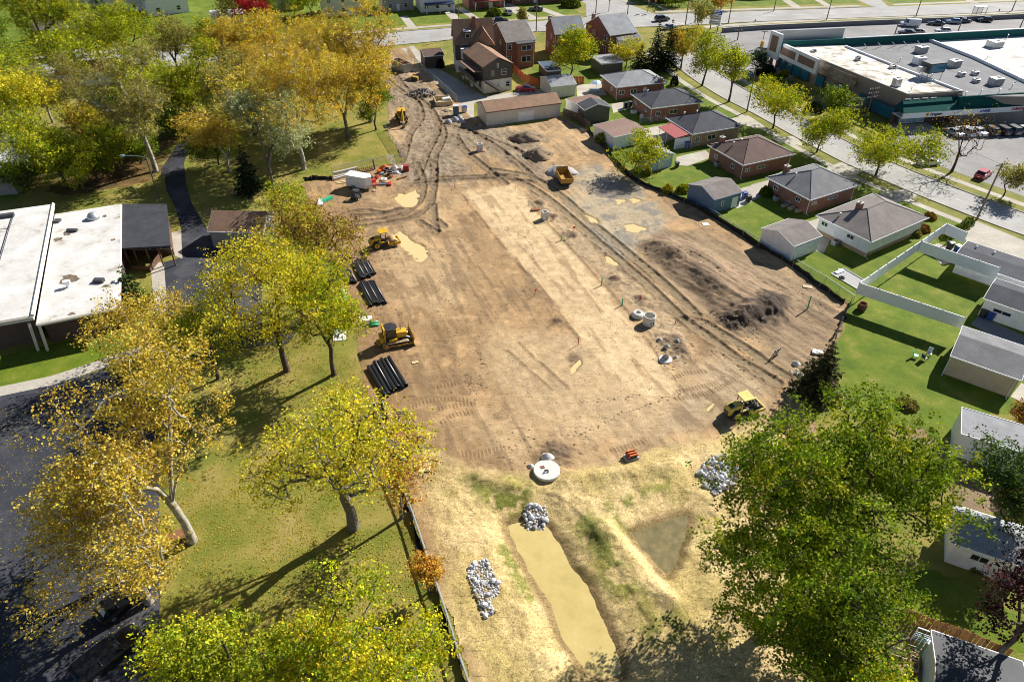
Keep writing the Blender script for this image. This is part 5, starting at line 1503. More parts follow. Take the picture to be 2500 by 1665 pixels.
# roof plant
def unit(x,y,sx,sy,sz,label,mat='metal_grey',zz=SZ - 0.82,rot=0.32):
 p = P('A4',x,y,zz)
 u = thing('roof_unit',label,'air unit',p,rot,'air units on the shop roof')
 MB().box(-sx / 2,-sy / 2,0.12,sx / 2,sy / 2,sz).build('casing',mat,u,bevel=0.04)
 MB().box(-sx / 2 - 0.1,-sy / 2 - 0.1,0,sx / 2 + 0.1,sy / 2 + 0.1,0.115).build('curb','concrete',u)
 MB().lathe([(0.5,0),(0.5,0.1),(0.42,0.12),(0.05,0.12)],14,Matrix.Translation((sx * 0.2,0,sz + 0.002))).build('fan_guard','metal_dark',u)
 g = MB()
 for k in range(5):
  g.box(-sx / 2 + 0.1,-sy / 2 - 0.03,0.35 + k * (sz - 0.5) / 5,sx / 2 - 0.1,-sy / 2 - 0.004,0.4 + k * (sz - 0.5) / 5)
 g.build('grille','metal_dark',u)
unit(1412,470,2.6,1.8,1.5,'grey air unit nearest the green parapet on the grey shop roof')
unit(1392,570,2.4,2.0,1.6,'pale air unit in the middle of the grey shop roof','paint_white')
unit(1705,595,2.6,1.8,1.5,'grey air unit right of the middle of the shop roof')
unit(2072,755,2.8,1.8,1.5,'grey air unit nearest the front of the shop roof')
unit(2065,420,3.4,2.4,1.5,'large silver air unit alone on the far white roof','galvanised',SZ - 0.8)
unit(1770,680,1.2,1.2,0.9,'small vent box left of a similar pair on the grey shop roof','galvanised')
unit(1892,668,1.2,1.2,0.8,'small vent box at the back of the trio on the grey roof','galvanised')
unit(1902,735,1.2,1.2,0.8,'small vent box at the front of the trio on the grey roof','galvanised')
unit(1190,770,1.6,1.2,1.7,'tall exhaust hood near the edge of the white shop roof','galvanised',SZ - 0.39)
unit(850,540,0.9,0.9,0.8,'small dark vent on the stained white shop roof','metal_grey',SZ - 0.39)
unit(458,465,1.2,0.8,0.4,'flat vent at the far end of the stained white shop roof','metal_grey',SZ - 0.39)
unit(1165,610,1.6,0.9,0.7,'grey box vent at the parapet step','galvanised',SZ - 0.39)
p = P('A4',1490,690,SZ - 0.5)
u = thing('cooling_unit','big dark cooling unit on steel legs with blue side and hood','air unit',p,0.32,'air units on the shop roof')
MB().box(-2.2,-1.4,1.3,2.2,1.4,3.4).build('casing','metal_dark',u)
MB().box(-1.9,-1.44,1.5,2.21,-1.401,3.2).box(2.201,-1.2,1.5,2.24,1.2,3.2).build('side_panel','glass_blue',u)
for sx in (-2,2):
 for sy in (-1.2,1.2):
  MB().cyl((sx,sy,-0.3),(sx,sy,1.3),0.09,6).build('leg','galvanised',u)
MB().box(-3.8,-0.5,1.6,-2.21,0.5,2.6).build('duct','galvanised',u)
for k,(x,y,h) in enumerate(((1180,655,1.6),(1405,720,2.0),(1485,745,2.0),(1225,555,0.8),(1600,610,1.2),(1320,830,1.2),(1500,760,1.0),(1945,840,0.9),(2105,835,0.9),(1805,865,1.0),(2000,530,0.7),(2180,350,1.0),(2220,790,0.9),(2270,730,0.9))):
 p = sp(x,y,SZ - 0.85)
 MB().tube([(p.x,p.y,SZ - 0.85),(p.x,p.y,SZ - 0.85 + h)],0.07,6).lathe([(0.16,0),(0.14,0.12),(0.01,0.16)],8,Matrix.Translation((p.x,p.y,SZ - 0.85 + h))).build('vent_pipe','galvanised',t)
# retaining wall along the avenue
rw = [up(1762,80),up(1860,73),up(2100,62),up(2330,53),up(2500,45),up(3000,24)]
wl = thing('retaining_wall','long low grey retaining wall between the avenue verge and the back lot','wall',rw[0])
mb = MB()
for a1,b1 in zip(rw[:-1],rw[1:]):
 dd = b1 - a1; c = (a1 + b1) / 2 - rw[0]
 mb.cbox(c.x,c.y,0.6,dd.length,0.35,1.2,math.atan2(dd.y,dd.x))
mb.build('wall_face','concrete_dark',wl)
for a1,b1 in zip(rw[:-1],rw[1:]):
 dd = b1 - a1; n_seg = max(1,int(dd.length / 6))
 for k in range(n_seg):
  c = a1.lerp(b1,(k + 0.5) / n_seg) - rw[0]
  MB().cbox(c.x,c.y,1.26,dd.length / n_seg - 0.06,0.45,0.12,math.atan2(dd.y,dd.x)).build('coping','concrete',wl)
# ================================================================== MACHINES AND VEHICLES
simple('paint_yellow',(0.6,0.36,0.02),rough=0.5,var=0.35,scale=2.2)
simple('paint_lemon',(0.6,0.48,0.1),rough=0.5,var=0.3,scale=2.2)
simple('paint_ochre',(0.42,0.24,0.04),rough=0.55,var=0.4,scale=2.2)
simple('rubber',(0.025,0.025,0.027),rough=0.75,var=0.35,scale=5)
simple('steel_black',(0.03,0.03,0.034),rough=0.5,var=0.3)
simple('steel_worn',(0.38,0.29,0.18),rough=0.6,var=0.25,scale=4)
simple('steel_drum',(0.5,0.33,0.16),rough=0.65,var=0.22,scale=3)
simple('rust',(0.26,0.1,0.045),rough=0.85,var=0.4,scale=4)
simple('orange_plastic',(0.7,0.13,0.02),rough=0.5,var=0.15)
simple('red_plastic',(0.55,0.045,0.025),rough=0.5,var=0.2)
simple('black_plastic',(0.018,0.019,0.022),rough=0.35,var=0.25,spec=0.5)
simple('green_plastic',(0.03,0.42,0.22),rough=0.4,var=0.1)
simple('timber',(0.5,0.4,0.25),rough=0.8,var=0.2,scale=3)
simple('timber_yellow',(0.68,0.55,0.28),rough=0.8,var=0.15,scale=3)
simple('timber_brown',(0.25,0.11,0.05),rough=0.8,var=0.3,scale=3)
simple('canvas_grey',(0.42,0.42,0.43),rough=0.8,var=0.2,scale=3)
simple('canvas_white',(0.74,0.73,0.7),rough=0.7,var=0.12,scale=3)
simple('gravel_grey',(0.42,0.41,0.4),rough=0.95,var=0.25,scale=9,bump=0.7,bscale=22)
simple('sand_brown',(0.26,0.19,0.12),rough=0.95,var=0.25,scale=5,bump=0.6,bscale=14)
simple('concrete_pale',(0.62,0.6,0.56),rough=0.8,var=0.12,scale=3)
simple('plastic_blue',(0.02,0.07,0.3),rough=0.4,var=0.1)
simple('plastic_teal',(0.04,0.09,0.12),rough=0.5,var=0.12)
def heading(p,q):
 return math.atan2(q.y - p.y,q.x - p.x)
def wheel(parent,x,y,r,w,rim='paint_yellow',side=1,hub='steel_black'):
 """tyre with tread blocks, dished rim and hub; axle along y"""
 M = Matrix.Translation((x,y,r)) @ Matrix.Rotation(R(90),4,'X')
 ty = MB().lathe([(r * 0.62,-w / 2),(r * 0.92,-w / 2),(r,-w * 0.36),(r,w * 0.36),(r * 0.92,w / 2),(r * 0.62,w / 2)],20,M,close=True)
 o = ty.build('wheel','rubber',parent,smooth=False)
 MB().lathe([(0.02,-w * 0.38),(r * 0.3,-w * 0.38),(r * 0.6,-w * 0.46),(r * 0.63,-w * 0.46),(r * 0.63,w * 0.46),(r * 0.6,w * 0.46),(r * 0.3,w * 0.38),(0.02,w * 0.38)],16,M).build('rim',rim,o)
 MB().lathe([(0.01,-w * 0.52),(r * 0.2,-w * 0.52),(r * 0.2,w * 0.52),(0.01,w * 0.52)],8,M).build('hub',hub,o)
 return o
def roller(label,loc,rz,paint,padfoot=False):
 t = thing('road_roller',label,'roller',loc,rz,'road rollers on the site'); t.scale = (0.9,) * 3
 # engine hood, sloping to the back
 h = MB()
 prof = [(-2.55,0.75),(-2.6,1.25),(-2.35,1.72),(-1.6,1.95),(-0.62,1.98),(-0.55,0.75)]
 h.extrude_y([(p[0],p[1]) for p in prof],-0.62,0.62)
 ho = h.build('hood',paint,t,bevel=0.09)
 MB().cbox(-1.95,0,1.88,0.55,0.7,0.05,0,0,R(-14)).build('grille','steel_black',ho)
 MB().box(-2.64,-0.42,0.95,-2.55,0.42,1.3).build('grille','steel_black',ho)
 for s in (-1,1):
  MB().box(-1.9,s * 0.64 - 0.015,1.35,-1.5,s * 0.64 + 0.015,1.5).box(-1.2,s * 0.64 - 0.015,1.35,-0.9,s * 0.64 + 0.015,1.6).build('side_vent','steel_black',ho)
  MB().box(-1.0,s * 0.66 - 0.1,0.95,-0.1,s * 0.66 + 0.1,1.15).build('step',paint,t)
 MB().box(-2.5,-0.5,0.5,0.55,0.5,0.9).build('chassis','steel_black',t)
 MB().box(-0.5,-0.75,0.9,0.5,0.75,1.05).build('platform','steel_black',t)
 MB().box(-0.5,-0.28,1.05,-0.05,0.28,1.4).box(-0.56,-0.28,1.4,-0.42,0.28,1.95).build('seat','steel_black',t)
 c = MB().box(0.3,-0.25,1.05,0.48,0.25,1.75).build('console','steel_black',t)
 MB().lathe([(0.17,0),(0.2,0.02),(0.2,0.05),(0.17,0.05)],12,Matrix.Translation((0.2,0,1.78)) @ Matrix.Rotation(R(-30),4,'Y'),close=True).build('steering_wheel','rubber',c)
 for sx in (-0.6,0.52):
  for sy in (-0.68,0.68):
   MB().cbox(sx,sy,1.95,0.08,0.08,1.85).build('roof_post','steel_black',t)
 MB().box(-0.85,-0.85,2.85,0.75,0.85,2.97).build('canopy_roof',paint,t,bevel=0.03)
 MB().tube([(0.5,-0.72,1.05),(0.5,-0.72,1.7),(-0.5,-0.72,1.7)],0.025,5).build('handrail','steel_black',t)
 for s in (-1,1):
  wheel(t,-1.45,s * 0.78,0.72,0.5,paint)
  MB().box(0.62,s * 1.02 - 0.09,0.45,2.5,s * 1.02 + 0.09,0.92).build('drum_frame',paint,t)
  MB().box(1.35,s * 1.12 - 0.02,0.58,1.6,s * 1.12 + 0.02,0.8).build('drum_mount','steel_black',t)
 MB().box(2.5,-1.11,0.5,2.66,1.11,0.95).build('front_beam',paint,t)
 MB().box(0.5,-1.11,0.5,0.64,1.11,0.9).build('rear_beam',paint,t)
 M = Matrix.Translation((1.52,0,0.68)) @ Matrix.Rotation(R(90),4,'X')
 d = MB().lathe([(0.5,-0.85),(0.68,-0.9),(0.68,0.9),(0.5,0.85)],28,M)
 dr = d.build('drum','steel_black' if padfoot else 'steel_drum',t,smooth=False)
 if padfoot:
  for k in range(12):
   for j in range(6):
    a = 2 * math.pi * (k + 0.5 * (j % 2)) / 12
    y = -0.75 + j * 0.3
    MB().cbox(1.52 + math.cos(a) * 0.73,y,0.68 + math.sin(a) * 0.73,0.14,0.15,0.18,0,0,-a).build('pad','steel_worn' if (k + j) % 3 == 0 else 'steel_black',dr)
 return t
p0,p1 = up(905,613),up(962,602)
roller('bright yellow road roller with smooth tan drum near the pipe stacks',(p0 + p1) / 2 + Vector((0.2,0.9,site_z((p0 + p1).x / 2,(p0 + p1).y / 2 + 0.9))),heading(p0,p1),'paint_yellow')
p0,p1 = up(1758,1022),up(1850,995)
pc = on_site(up(1806,1014) + Vector((0.3,0.4,0)))
roller('pale yellow padfoot roller half under the big maple',pc,heading(p0,p1),'paint_lemon',True)
# ---- bulldozer
def bulldozer(label,loc,rz):
 t = thing('bulldozer',label,'bulldozer',loc,rz)
 for s in (-1,1):
  y0,y1 = s * 0.95 - 0.28,s * 0.95 + 0.28
  # oval track: belt with separate shoes
  r0,r1,zc,xl,xr = 0.42,0.36,0.46,-1.35,1.35
  path = []
  for k in range(9): a = R(90 + k * 22.5); path.append((xl + math.cos(a) * r0,zc + math.sin(a) * r0))
  for k in range(9): a = R(270 + k * 22.5); path.append((xr + math.cos(a) * r1,zc - 0.05 + math.sin(a) * r1))
  tb = MB().extrude_y(path,y0 + 0.05,y1 - 0.05)
  tr = tb.build('track','steel_black',t)
  pp = path + [path[0]]
  tot = []
  for (xa,za),(xb,zb) in zip(pp[:-1],pp[1:]):
   ln = math.hypot(xb - xa,zb - za)
   n = max(1,int(round(ln / 0.2)))
   for q in range(n):
    f = (q + 0.5) / n
    x,z = xa + (xb - xa) * f,za + (zb - za) * f
    tot.append((x,z,math.atan2(zb - za,xb - xa)))
  for x,z,an in tot:
   MB().cbox(x,s * 0.95,z,0.16,0.56,0.05,0,0,-an).build('track_shoe','steel_worn',tr)
  MB().box(-1.2,s * 1.24 - 0.02 if s > 0 else s * 1.24,0.3,1.2,s * 1.24 if s > 0 else s * 1.24 + 0.02,0.55).build('track_frame','paint_ochre',t)
  M = Matrix.Translation((xl,s * 1.2,zc)) @ Matrix.Rotation(R(90),4,'X')
  MB().lathe([(0.01,-0.1),(0.33,-0.1),(0.33,0.1),(0.01,0.1)],14,M).build('sprocket','paint_ochre',t)
  MB().box(-0.1,s * 1.34 - 0.05,0.35,2.1,s * 1.34 + 0.05,0.55).build('push_arm','paint_ochre',t)
  MB().tube([(0.9,s * 0.45,1.25),(2.05,s * 0.6,0.75)],0.07,8).build('blade_cylinder','galvanised',t)
  MB().box(-0.9,s * 0.78 - 0.22,0.95,0.15,s * 0.78 + 0.22,1.25).build('fender','paint_yellow',t)
 MB().box(-1.7,-0.62,0.55,1.5,0.62,1.0).build('chassis','steel_black',t)
 ho = MB().extrude_y([(0.15,1.0),(0.15,1.85),(1.45,1.75),(1.55,1.6),(1.55,0.95)],-0.52,0.52).build('hood','paint_yellow',t,bevel=0.05)
 MB().cyl((0.85,0.2,1.8),(0.85,0.2,2.45),0.06,8).build('exhaust','steel_black',ho)
 MB().box(1.552,-0.42,1.05,1.58,0.42,1.6).build('grille','steel_black',ho)
 cab = MB().box(-1.15,-0.68,1.0,0.14,0.68,1.5).build('cab','steel_black',t)
 g = MB().extrude_y([(-1.1,1.5),(-1.05,2.5),(0.0,2.5),(0.14,1.5)],-0.66,0.66).build('window','window_glass',cab)
 MB().lathe([(0.9,2.5),(0.95,2.55),(0.9,2.66),(0.02,2.7)],8,Matrix.Translation((-0.5,0,0)) @ Matrix.Rotation(R(22.5),4,'Z')).build('cab_roof','steel_black',cab)
 for x,y in ((-1.12,-0.68),(-1.12,0.68),(0.08,-0.68),(0.08,0.68)):
  MB().cbox(x,y,2.0,0.09,0.09,1.1).build('cab_pillar','steel_black',cab)
 rp = MB().cbox(-1.35,-0.75,1.85,0.16,0.14,1.75).cbox(-1.35,0.75,1.85,0.16,0.14,1.75).cbox(-1.35,0,2.74,0.18,1.64,0.16)
 rp.build('roll_bar','paint_yellow',t)
 MB().box(-1.95,-0.7,0.75,-1.4,0.7,1.55).build('fuel_tank','paint_yellow',t,bevel=0.05)
 MB().box(-2.35,-0.5,0.4,-1.95,0.5,0.7).build('hitch','paint_ochre',t)
 # curved blade set slightly skewed
 prof = [(2.15,0.08),(2.02,0.45),(2.03,0.85),(2.18,1.2),(2.28,1.22),(2.13,0.85),(2.12,0.45),(2.27,0.05)]
 bl = MB().extrude_y(prof,-1.55,1.55).build('blade','paint_ochre',t)
 MB().box(2.16,-1.56,0.0,2.3,1.56,0.1).build('cutting_edge','steel_worn',bl)
 for s in (-1,1):
  MB().cyl((2.2,s * 1.45,1.2),(2.2,s * 1.45,2.0),0.025,5).build('blade_marker','paint_yellow',bl)
 return t
p0,p1 = up(941,856),up(1000,843)
mid_ = (p0 + p1) / 2; hz = heading(p0,p1)
pc = on_site(mid_ + Vector((-math.sin(hz),math.cos(hz),0)) * 1.15)
bulldozer('yellow bulldozer with black cab parked beside the pipe stacks',pc,hz)
# ---- backhoe loader
t = thing('backhoe_loader','muddy yellow backhoe loader with its arm folded towards the camera','backhoe',on_site(P('A2',1318,1085)),R(104))
MB().box(-1.3,-0.55,0.7,2.2,0.55,1.05).build('chassis','steel_black',t)
ho = MB().extrude_y([(0.55,1.0),(0.55,1.85),(2.1,1.6),(2.2,1.0)],-0.5,0.5).build('hood','paint_yellow',t,bevel=0.05)
MB().cyl((1.0,0.25,1.7),(1.0,0.25,2.4),0.06,8).build('exhaust','steel_black',ho)
cab = MB().box(-1.2,-0.8,1.0,0.54,0.8,1.55).build('cab','paint_yellow',t)
MB().box(-1.15,-0.76,1.55,0.5,0.76,2.6).build('window','window_glass',cab)
for x,y in ((-1.18,-0.78),(-1.18,0.78),(0.5,-0.78),(0.5,0.78)):
 MB().cbox(x,y,2.05,0.1,0.1,1.1).build('cab_pillar','paint_yellow',cab)
MB().box(-1.35,-0.85,2.6,0.65,0.85,2.75).build('cab_roof','paint_yellow',cab,bevel=0.04)
for s in (-1,1):
 wheel(t,-0.75,s * 0.95,0.72,0.5); wheel(t,1.7,s * 0.9,0.5,0.35)
 MB().tube([(-1.5,s * 0.8,0.9),(-1.75,s * 1.25,0.2)],0.09,6).cbox(-1.8,s * 1.3,0.08,0.35,0.35,0.1).build('stabiliser','paint_ochre',t)
 MB().tube([(0.3,s * 0.72,1.3),(1.8,s * 0.72,1.5),(2.9,s * 0.72,0.55)],0.11,6).build('loader_arm','paint_yellow',t)
MB().extrude_y([(2.8,0.12),(2.8,0.8),(3.15,0.95),(3.2,0.9),(2.95,0.7),(3.0,0.2),(3.7,0.08),(3.7,0.03)],-1.1,1.1).build('loader_bucket','paint_ochre',t)
MB().box(-1.75,-0.4,0.7,-1.3,0.4,1.3).build('swing_frame','paint_ochre',t)
bm = MB().tube([(-1.7,0.0,1.1),(-1.9,0.0,2.3),(-2.3,0.0,3.4),(-2.6,0.0,3.5)],[0.2,0.24,0.2,0.14],4).build('boom','paint_yellow',t)
MB().tube([(-1.75,0.0,1.5),(-1.75,0.0,2.6)],0.08,8).build('boom_cylinder','galvanised',bm)
dp = MB().tube([(-2.35,0.0,3.55),(-2.85,0.0,2.4),(-3.3,0.0,1.0)],[0.16,0.18,0.12],4).build('dipper','paint_yellow',t)
MB().tube([(-2.55,0.0,3.3),(-3.05,0.0,1.9)],0.07,8).build('dipper_cylinder','galvanised',dp)
MB().extrude_y([(-3.2,1.05),(-3.55,1.0),(-3.75,0.5),(-3.5,0.12),(-3.0,0.1),(-3.05,0.2),(-3.4,0.25),(-3.55,0.5),(-3.4,0.85),(-3.2,0.9)],-0.35,0.35).build('digging_bucket','steel_worn',t)
# ---- enclosed trailer
def z3(x,y): return (780 + x / 9.8125,390 + y / 9.8125)
p0,p1 = up(*z3(655,690)),up(*z3(975,745))
t = thing('enclosed_trailer','white enclosed cargo trailer with vee nose beside the red supplies','trailer',on_site(p0),heading(p0,p1))
Lt = 3.9
bd = MB().prism([(0,0),(Lt,0),(Lt + 0.75,0.95),(Lt,1.9),(0,1.9)],0.45,2.45).build('body','paint_white',t)
MB().prism([(-0.05,-0.05),(Lt + 0.02,-0.05),(Lt + 0.82,0.95),(Lt + 0.02,1.95),(-0.05,1.95)],2.452,2.52).build('roof','paint_white',t)
d_ = MB().box(Lt * 0.62,-0.035,0.55,Lt * 0.62 + 0.85,-0.003,2.3).build('door','paint_white',t)
MB().box(Lt * 0.62 - 0.03,-0.06,1.2,Lt * 0.62 + 0.05,-0.036,1.5).build('handle','steel_black',d_)
MB().box(Lt * 0.62 + 0.82,-0.06,0.7,Lt * 0.62 + 0.88,-0.036,0.8).box(Lt * 0.62 + 0.82,-0.06,2.05,Lt * 0.62 + 0.88,-0.036,2.15).build('hinge','steel_black',d_)
sg = MB()
v0,v1 = Vector((Lt,0,0)),Vector((Lt + 0.75,0.95,0)); nn = Vector((0.95,-0.75,0)).normalized() * 0.012
sg.add([v0 + nn + Vector((0,0,0.46)),v1 + nn + Vector((0,0,0.46)),v1 + nn + Vector((0,0,1.0)),v0 + nn + Vector((0,0,1.0))],[(0,1,2,3)])
sg.build('stone_guard','galvanised',t)
MB().box(0,-0.02,0.38,Lt,1.92,0.449).build('frame','steel_black',t)
wheel(t,Lt * 0.36,-0.02,0.34,0.22,'galvanised'); wheel(t,Lt * 0.36,1.92,0.34,0.22,'galvanised')
MB().extrude_y([(Lt * 0.36 - 0.5,0.5),(Lt * 0.36 - 0.35,0.82),(Lt * 0.36 + 0.35,0.82),(Lt * 0.36 + 0.5,0.5),(Lt * 0.36 + 0.44,0.5),(Lt * 0.36 + 0.32,0.77),(Lt * 0.36 - 0.32,0.77),(Lt * 0.36 - 0.44,0.5)],-0.16,-0.005).build('fender','galvanised',t)
MB().tube([(Lt,0.1,0.42),(Lt + 1.6,0.95,0.42)],0.05,4).tube([(Lt,1.8,0.42),(Lt + 1.6,0.95,0.42)],0.05,4).tube([(Lt + 0.6,0.95,0.42),(Lt + 1.9,0.95,0.42)],0.05,4).cyl((Lt + 1.4,0.95,0.0),(Lt + 1.4,0.95,0.7),0.05,6).build('drawbar','steel_black',t)
MB().box(0.5,-0.004,1.9,1.5,-0.001,1.95).build('stripe','steel_black',t)
# ---- open dump box
p0,p1 = G('B3',470,178),G('B3',568,170)
t = thing('dump_trailer','ochre open dump trailer standing by the grey gravel heap','trailer',Vector((p0.x,p0.y,p0.z)),heading(p0,p1))
W_,D_ = 2.3,4.2
MB().box(0,0,0.75,W_,D_,0.85).build('floor_plate','paint_ochre',t)
for nm,bxx in (('side_wall',(0,0,0.85,0.09,D_,1.7)),('side_wall',(W_ - 0.09,0,0.85,W_,D_,1.7)),('tailgate',(0.09,0,0.85,W_ - 0.09,0.09,1.6)),('front_wall',(0.09,D_ - 0.09,0.85,W_ - 0.09,D_,2.1))):
 MB().box(*bxx).build(nm,'paint_ochre',t)
MB().tube([(0.0,D_,2.12),(W_,D_,2.12)],0.09,6).build('top_rail','timber',t)
MB().box(0.2,0.3,0.45,W_ - 0.2,D_ + 1.2,0.74).build('chassis','steel_black',t)
for y in (1.4,2.3):
 for xx in (0.1,W_ - 0.1):
  o_ = wheel(t,0,0,0.38,0.24,'galvanised'); o_.rotation_euler = (0,0,R(90)); o_.location = (xx,y,0)
# ---- roll-off skip
def z5(x,y): return (940 + x / 4.48,130 + y / 4.48)
p0,p1 = on_site(up(*z5(210,225))),up(*z5(307,212))
t = thing('skip','grey roll-off skip filled with branches and rubbish','skip',p0,heading(p0,p1) + R(14))
MB().box(0.1,0.1,0.1,2.3,5.8,0.25).build('floor_plate','galvanised',t)
for nm,bxx in (('side_wall',(0,0,0.1,0.1,5.9,2.1)),('side_wall',(2.3,0,0.1,2.4,5.9,2.1)),('rear_door',(0.1,0,0.1,2.3,0.1,2.1)),('front_wall',(0.1,5.8,0.1,2.3,5.9,2.1))):
 MB().box(*bxx).build(nm,'concrete',t)
rb = MB()
for y in np.arange(0.5,5.6,0.8):
 rb.box(-0.07,y,0.15,-0.002,y + 0.14,2.05); rb.box(2.402,y,0.15,2.47,y + 0.14,2.05)
rb.build('rib','concrete',t)
dm = MB(); rs = np.random.default_rng(3)
for k in range(60):
 dm.cbox(0.25 + 1.9 * rs.random(),0.3 + 5.3 * rs.random(),1.6 + 0.5 * rs.random(),0.2 + 0.8 * rs.random(),0.1 + 0.3 * rs.random(),0.08 + 0.15 * rs.random(),rs.random() * 6,rs.random() - 0.5,rs.random() - 0.5)
dm.box(0.12,0.12,1.2,2.28,5.78,1.55)
tag(dm.build('rubbish','timber_brown',t),kind='stuff')
# ---- cars
glass_mat('car_glass',(0.012,0.016,0.02),0.05)
CARPAINT = {'red': (0.42,0.012,0.02),'black': (0.006,0.006,0.008),'white': (0.75,0.76,0.78),'silver': (0.4,0.42,0.44),'navy': (0.012,0.02,0.045),'beige': (0.42,0.37,0.3),'darkgreen': (0.01,0.022,0.018),'paleblue': (0.22,0.32,0.42),'grey': (0.1,0.105,0.115),'maroon': (0.09,0.01,0.015),'blue': (0.03,0.08,0.2)}
for k,c in CARPAINT.items():
 mt,nt,b = new_mat('car_' + k)
 b.inputs['Base Color'].default_value = rgba(c); b.inputs['Roughness'].default_value = 0.28; b.inputs['Coat Weight'].default_value = 0.7; b.inputs['Coat Roughness'].default_value = 0.06
 b.inputs['Metallic'].default_value = 0.35 if k in ('silver','beige','grey','paleblue') else 0.0
mt,nt,b = new_mat('lamp_red'); b.inputs['Base Color'].default_value = (0.4,0.01,0.01,1); b.inputs['Roughness'].default_value = 0.2
mt,nt,b = new_mat('lamp_clear'); b.inputs['Base Color'].default_value = (0.7,0.72,0.74,1); b.inputs['Roughness'].default_value = 0.12
def loft(rings):
 """rings of equal point count along x -> closed mesh"""
 mb = MB(); n = len(rings[0])
 for r_ in rings: mb.v += [tuple(p) for p in r_]
 for i in range(len(rings) - 1):
  for k in range(n):
   q = (k + 1) % n
   mb.f.append((i * n + k,(i + 1) * n + k,(i + 1) * n + q,i * n + q))
 mb.f.append(tuple(range(n))); mb.f.append(tuple((len(rings) - 1) * n + k for k in reversed(range(n))))
 return mb
def car(label,loc,rz,colour,kind='saloon',group=None,cat='car',scale=1.0):
 S = {'saloon': dict(L=4.75,W=1.84,hood=0.92,deck=0.98,roof=1.44,ws=(0.75,0.15),rs=(-0.85,-1.6)),
   'hatch': dict(L=4.4,W=1.8,hood=0.95,deck=1.05,roof=1.52,ws=(0.85,0.2),rs=(-1.45,-2.0)),
   'suv': dict(L=4.75,W=1.92,hood=1.1,deck=1.12,roof=1.74,ws=(0.85,0.25),rs=(-1.85,-2.25)),
   'big': dict(L=5.5,W=2.02,hood=1.15,deck=1.2,roof=1.85,ws=(1.1,0.5),rs=(-2.25,-2.65)),
   'van': dict(L=5.6,W=2.02,hood=1.2,deck=1.3,roof=2.15,ws=(1.85,1.2),rs=(-2.6,-2.72))}[kind]
 L,W = S['L'],S['W']; h = L / 2; w = W / 2
 t = thing('parked_' + ('van' if kind == 'van' else 'car'),label,'van' if kind == 'van' else cat,loc,rz,group)
 def ring(x,ww,zb,zs):
  return [(x,-ww * 0.9,zb),(x,-ww,zb + 0.14),(x,-ww,zs - 0.2),(x,-ww * 0.93,zs - 0.02),(x,-ww * 0.55,zs + 0.03),(x,ww * 0.55,zs + 0.03),(x,ww * 0.93,zs - 0.02),(x,ww,zs - 0.2),(x,ww,zb + 0.14),(x,ww * 0.9,zb)]
 st = [(-h,0.8,0.38,S['deck'] - 0.28),(-h + 0.06,0.9,0.3,S['deck'] - 0.06),(-h + 0.35,0.98,0.24,S['deck']),(-h * 0.4,1,0.22,S['deck'] + 0.0),(h * 0.12,1,0.22,S['hood'] + 0.05),(h * 0.38,1,0.22,S['hood'] + 0.02),(h * 0.72,0.98,0.24,S['hood'] - 0.04),(h - 0.22,0.93,0.27,S['hood'] - 0.13),(h - 0.04,0.84,0.32,S['hood'] - 0.28),(h,0.74,0.4,S['hood'] - 0.42)]
 b = loft([ring(x,w * f,zb,zs) for x,f,zb,zs in st]).build('body','car_' + colour,t,smooth=False,bevel=0.03)
 zr = S['roof']; f0,f1 = S['ws']; r1,r0 = S['rs']
 zb = S['hood'] - 0.05
 g = MB()
 bs = [(f0,-w * 0.9,zb),(f0,w * 0.9,zb),(r0,w * 0.88,zb),(r0,-w * 0.88,zb)]
 tp = [(f1,-w * 0.7,zr - 0.05),(f1,w * 0.7,zr - 0.05),(r1,w * 0.7,zr - 0.05),(r1,-w * 0.7,zr - 0.05)]
 g.add(bs + tp,[(0,1,5,4),(1,2,6,5),(2,3,7,6),(3,0,4,7),(4,5,6,7),(3,2,1,0)])
 go = g.build('windows','car_glass',t)
 rf = MB().prism([(f1 + 0.06,-w * 0.66),(f1 + 0.1,0),(f1 + 0.06,w * 0.66),(f1 - 0.2,w * 0.74),(r1 + 0.1,w * 0.74),(r1 - 0.06,w * 0.64),(r1 - 0.1,0),(r1 - 0.06,-w * 0.64),(r1 + 0.1,-w * 0.74),(f1 - 0.2,-w * 0.74)],zr - 0.055,zr)
 ro = rf.build('roof','car_' + colour,t,bevel=0.025)
 for s in (-1,1):
  xm = (f0 + r0) / 2 - 0.05
  for xa,xb,wa_,rr in ((f0,f1,0.905,0.045),(r0,r1,0.885,0.07),(xm,xm,0.9,0.045)):
   MB().tube([(xa,s * w * wa_,zb),(xb,s * w * 0.712,zr - 0.04)],rr,4).build('pillar','car_' + colour,t)
  if kind == 'van':
   MB().add([(0.75,s * w * 0.93,zb),(r0,s * w * 0.91,zb),(r1,s * w * 0.735,zr - 0.03),(0.75,s * w * 0.745,zr - 0.03)],[(0,1,2,3) if s < 0 else (3,2,1,0)]).build('side_panel','car_' + colour,t)
 rw = 0.33 if kind in ('saloon','hatch') else 0.38
 for x in (h * 0.62,-h * 0.6):
  for s in (-1,1):
   wheel(t,x,s * (w - 0.1),rw,0.23,'galvanised',hub='galvanised')
 for s in (-1,1):
  MB().cbox(h - 0.14,s * w * 0.66,S['hood'] - 0.27,0.2,0.34,0.14,s * -0.25).build('headlight','lamp_clear',t)
  MB().cbox(-h + 0.07,s * w * 0.72,S['deck'] - 0.2,0.12,0.3,0.2,s * 0.2).build('tail_light','lamp_red',t)
  MB().cbox(f0 - 0.25,s * (w + 0.06),zb + 0.1,0.16,0.2,0.12).build('mirror','car_' + colour,t)
 MB().cbox(h - 0.02,0,0.52,0.06,W * 0.6,0.16).build('grille','steel_black',t)
 MB().cbox(-h + 0.0,0,0.62,0.04,0.5,0.14).build('number_plate','paint_white',t)
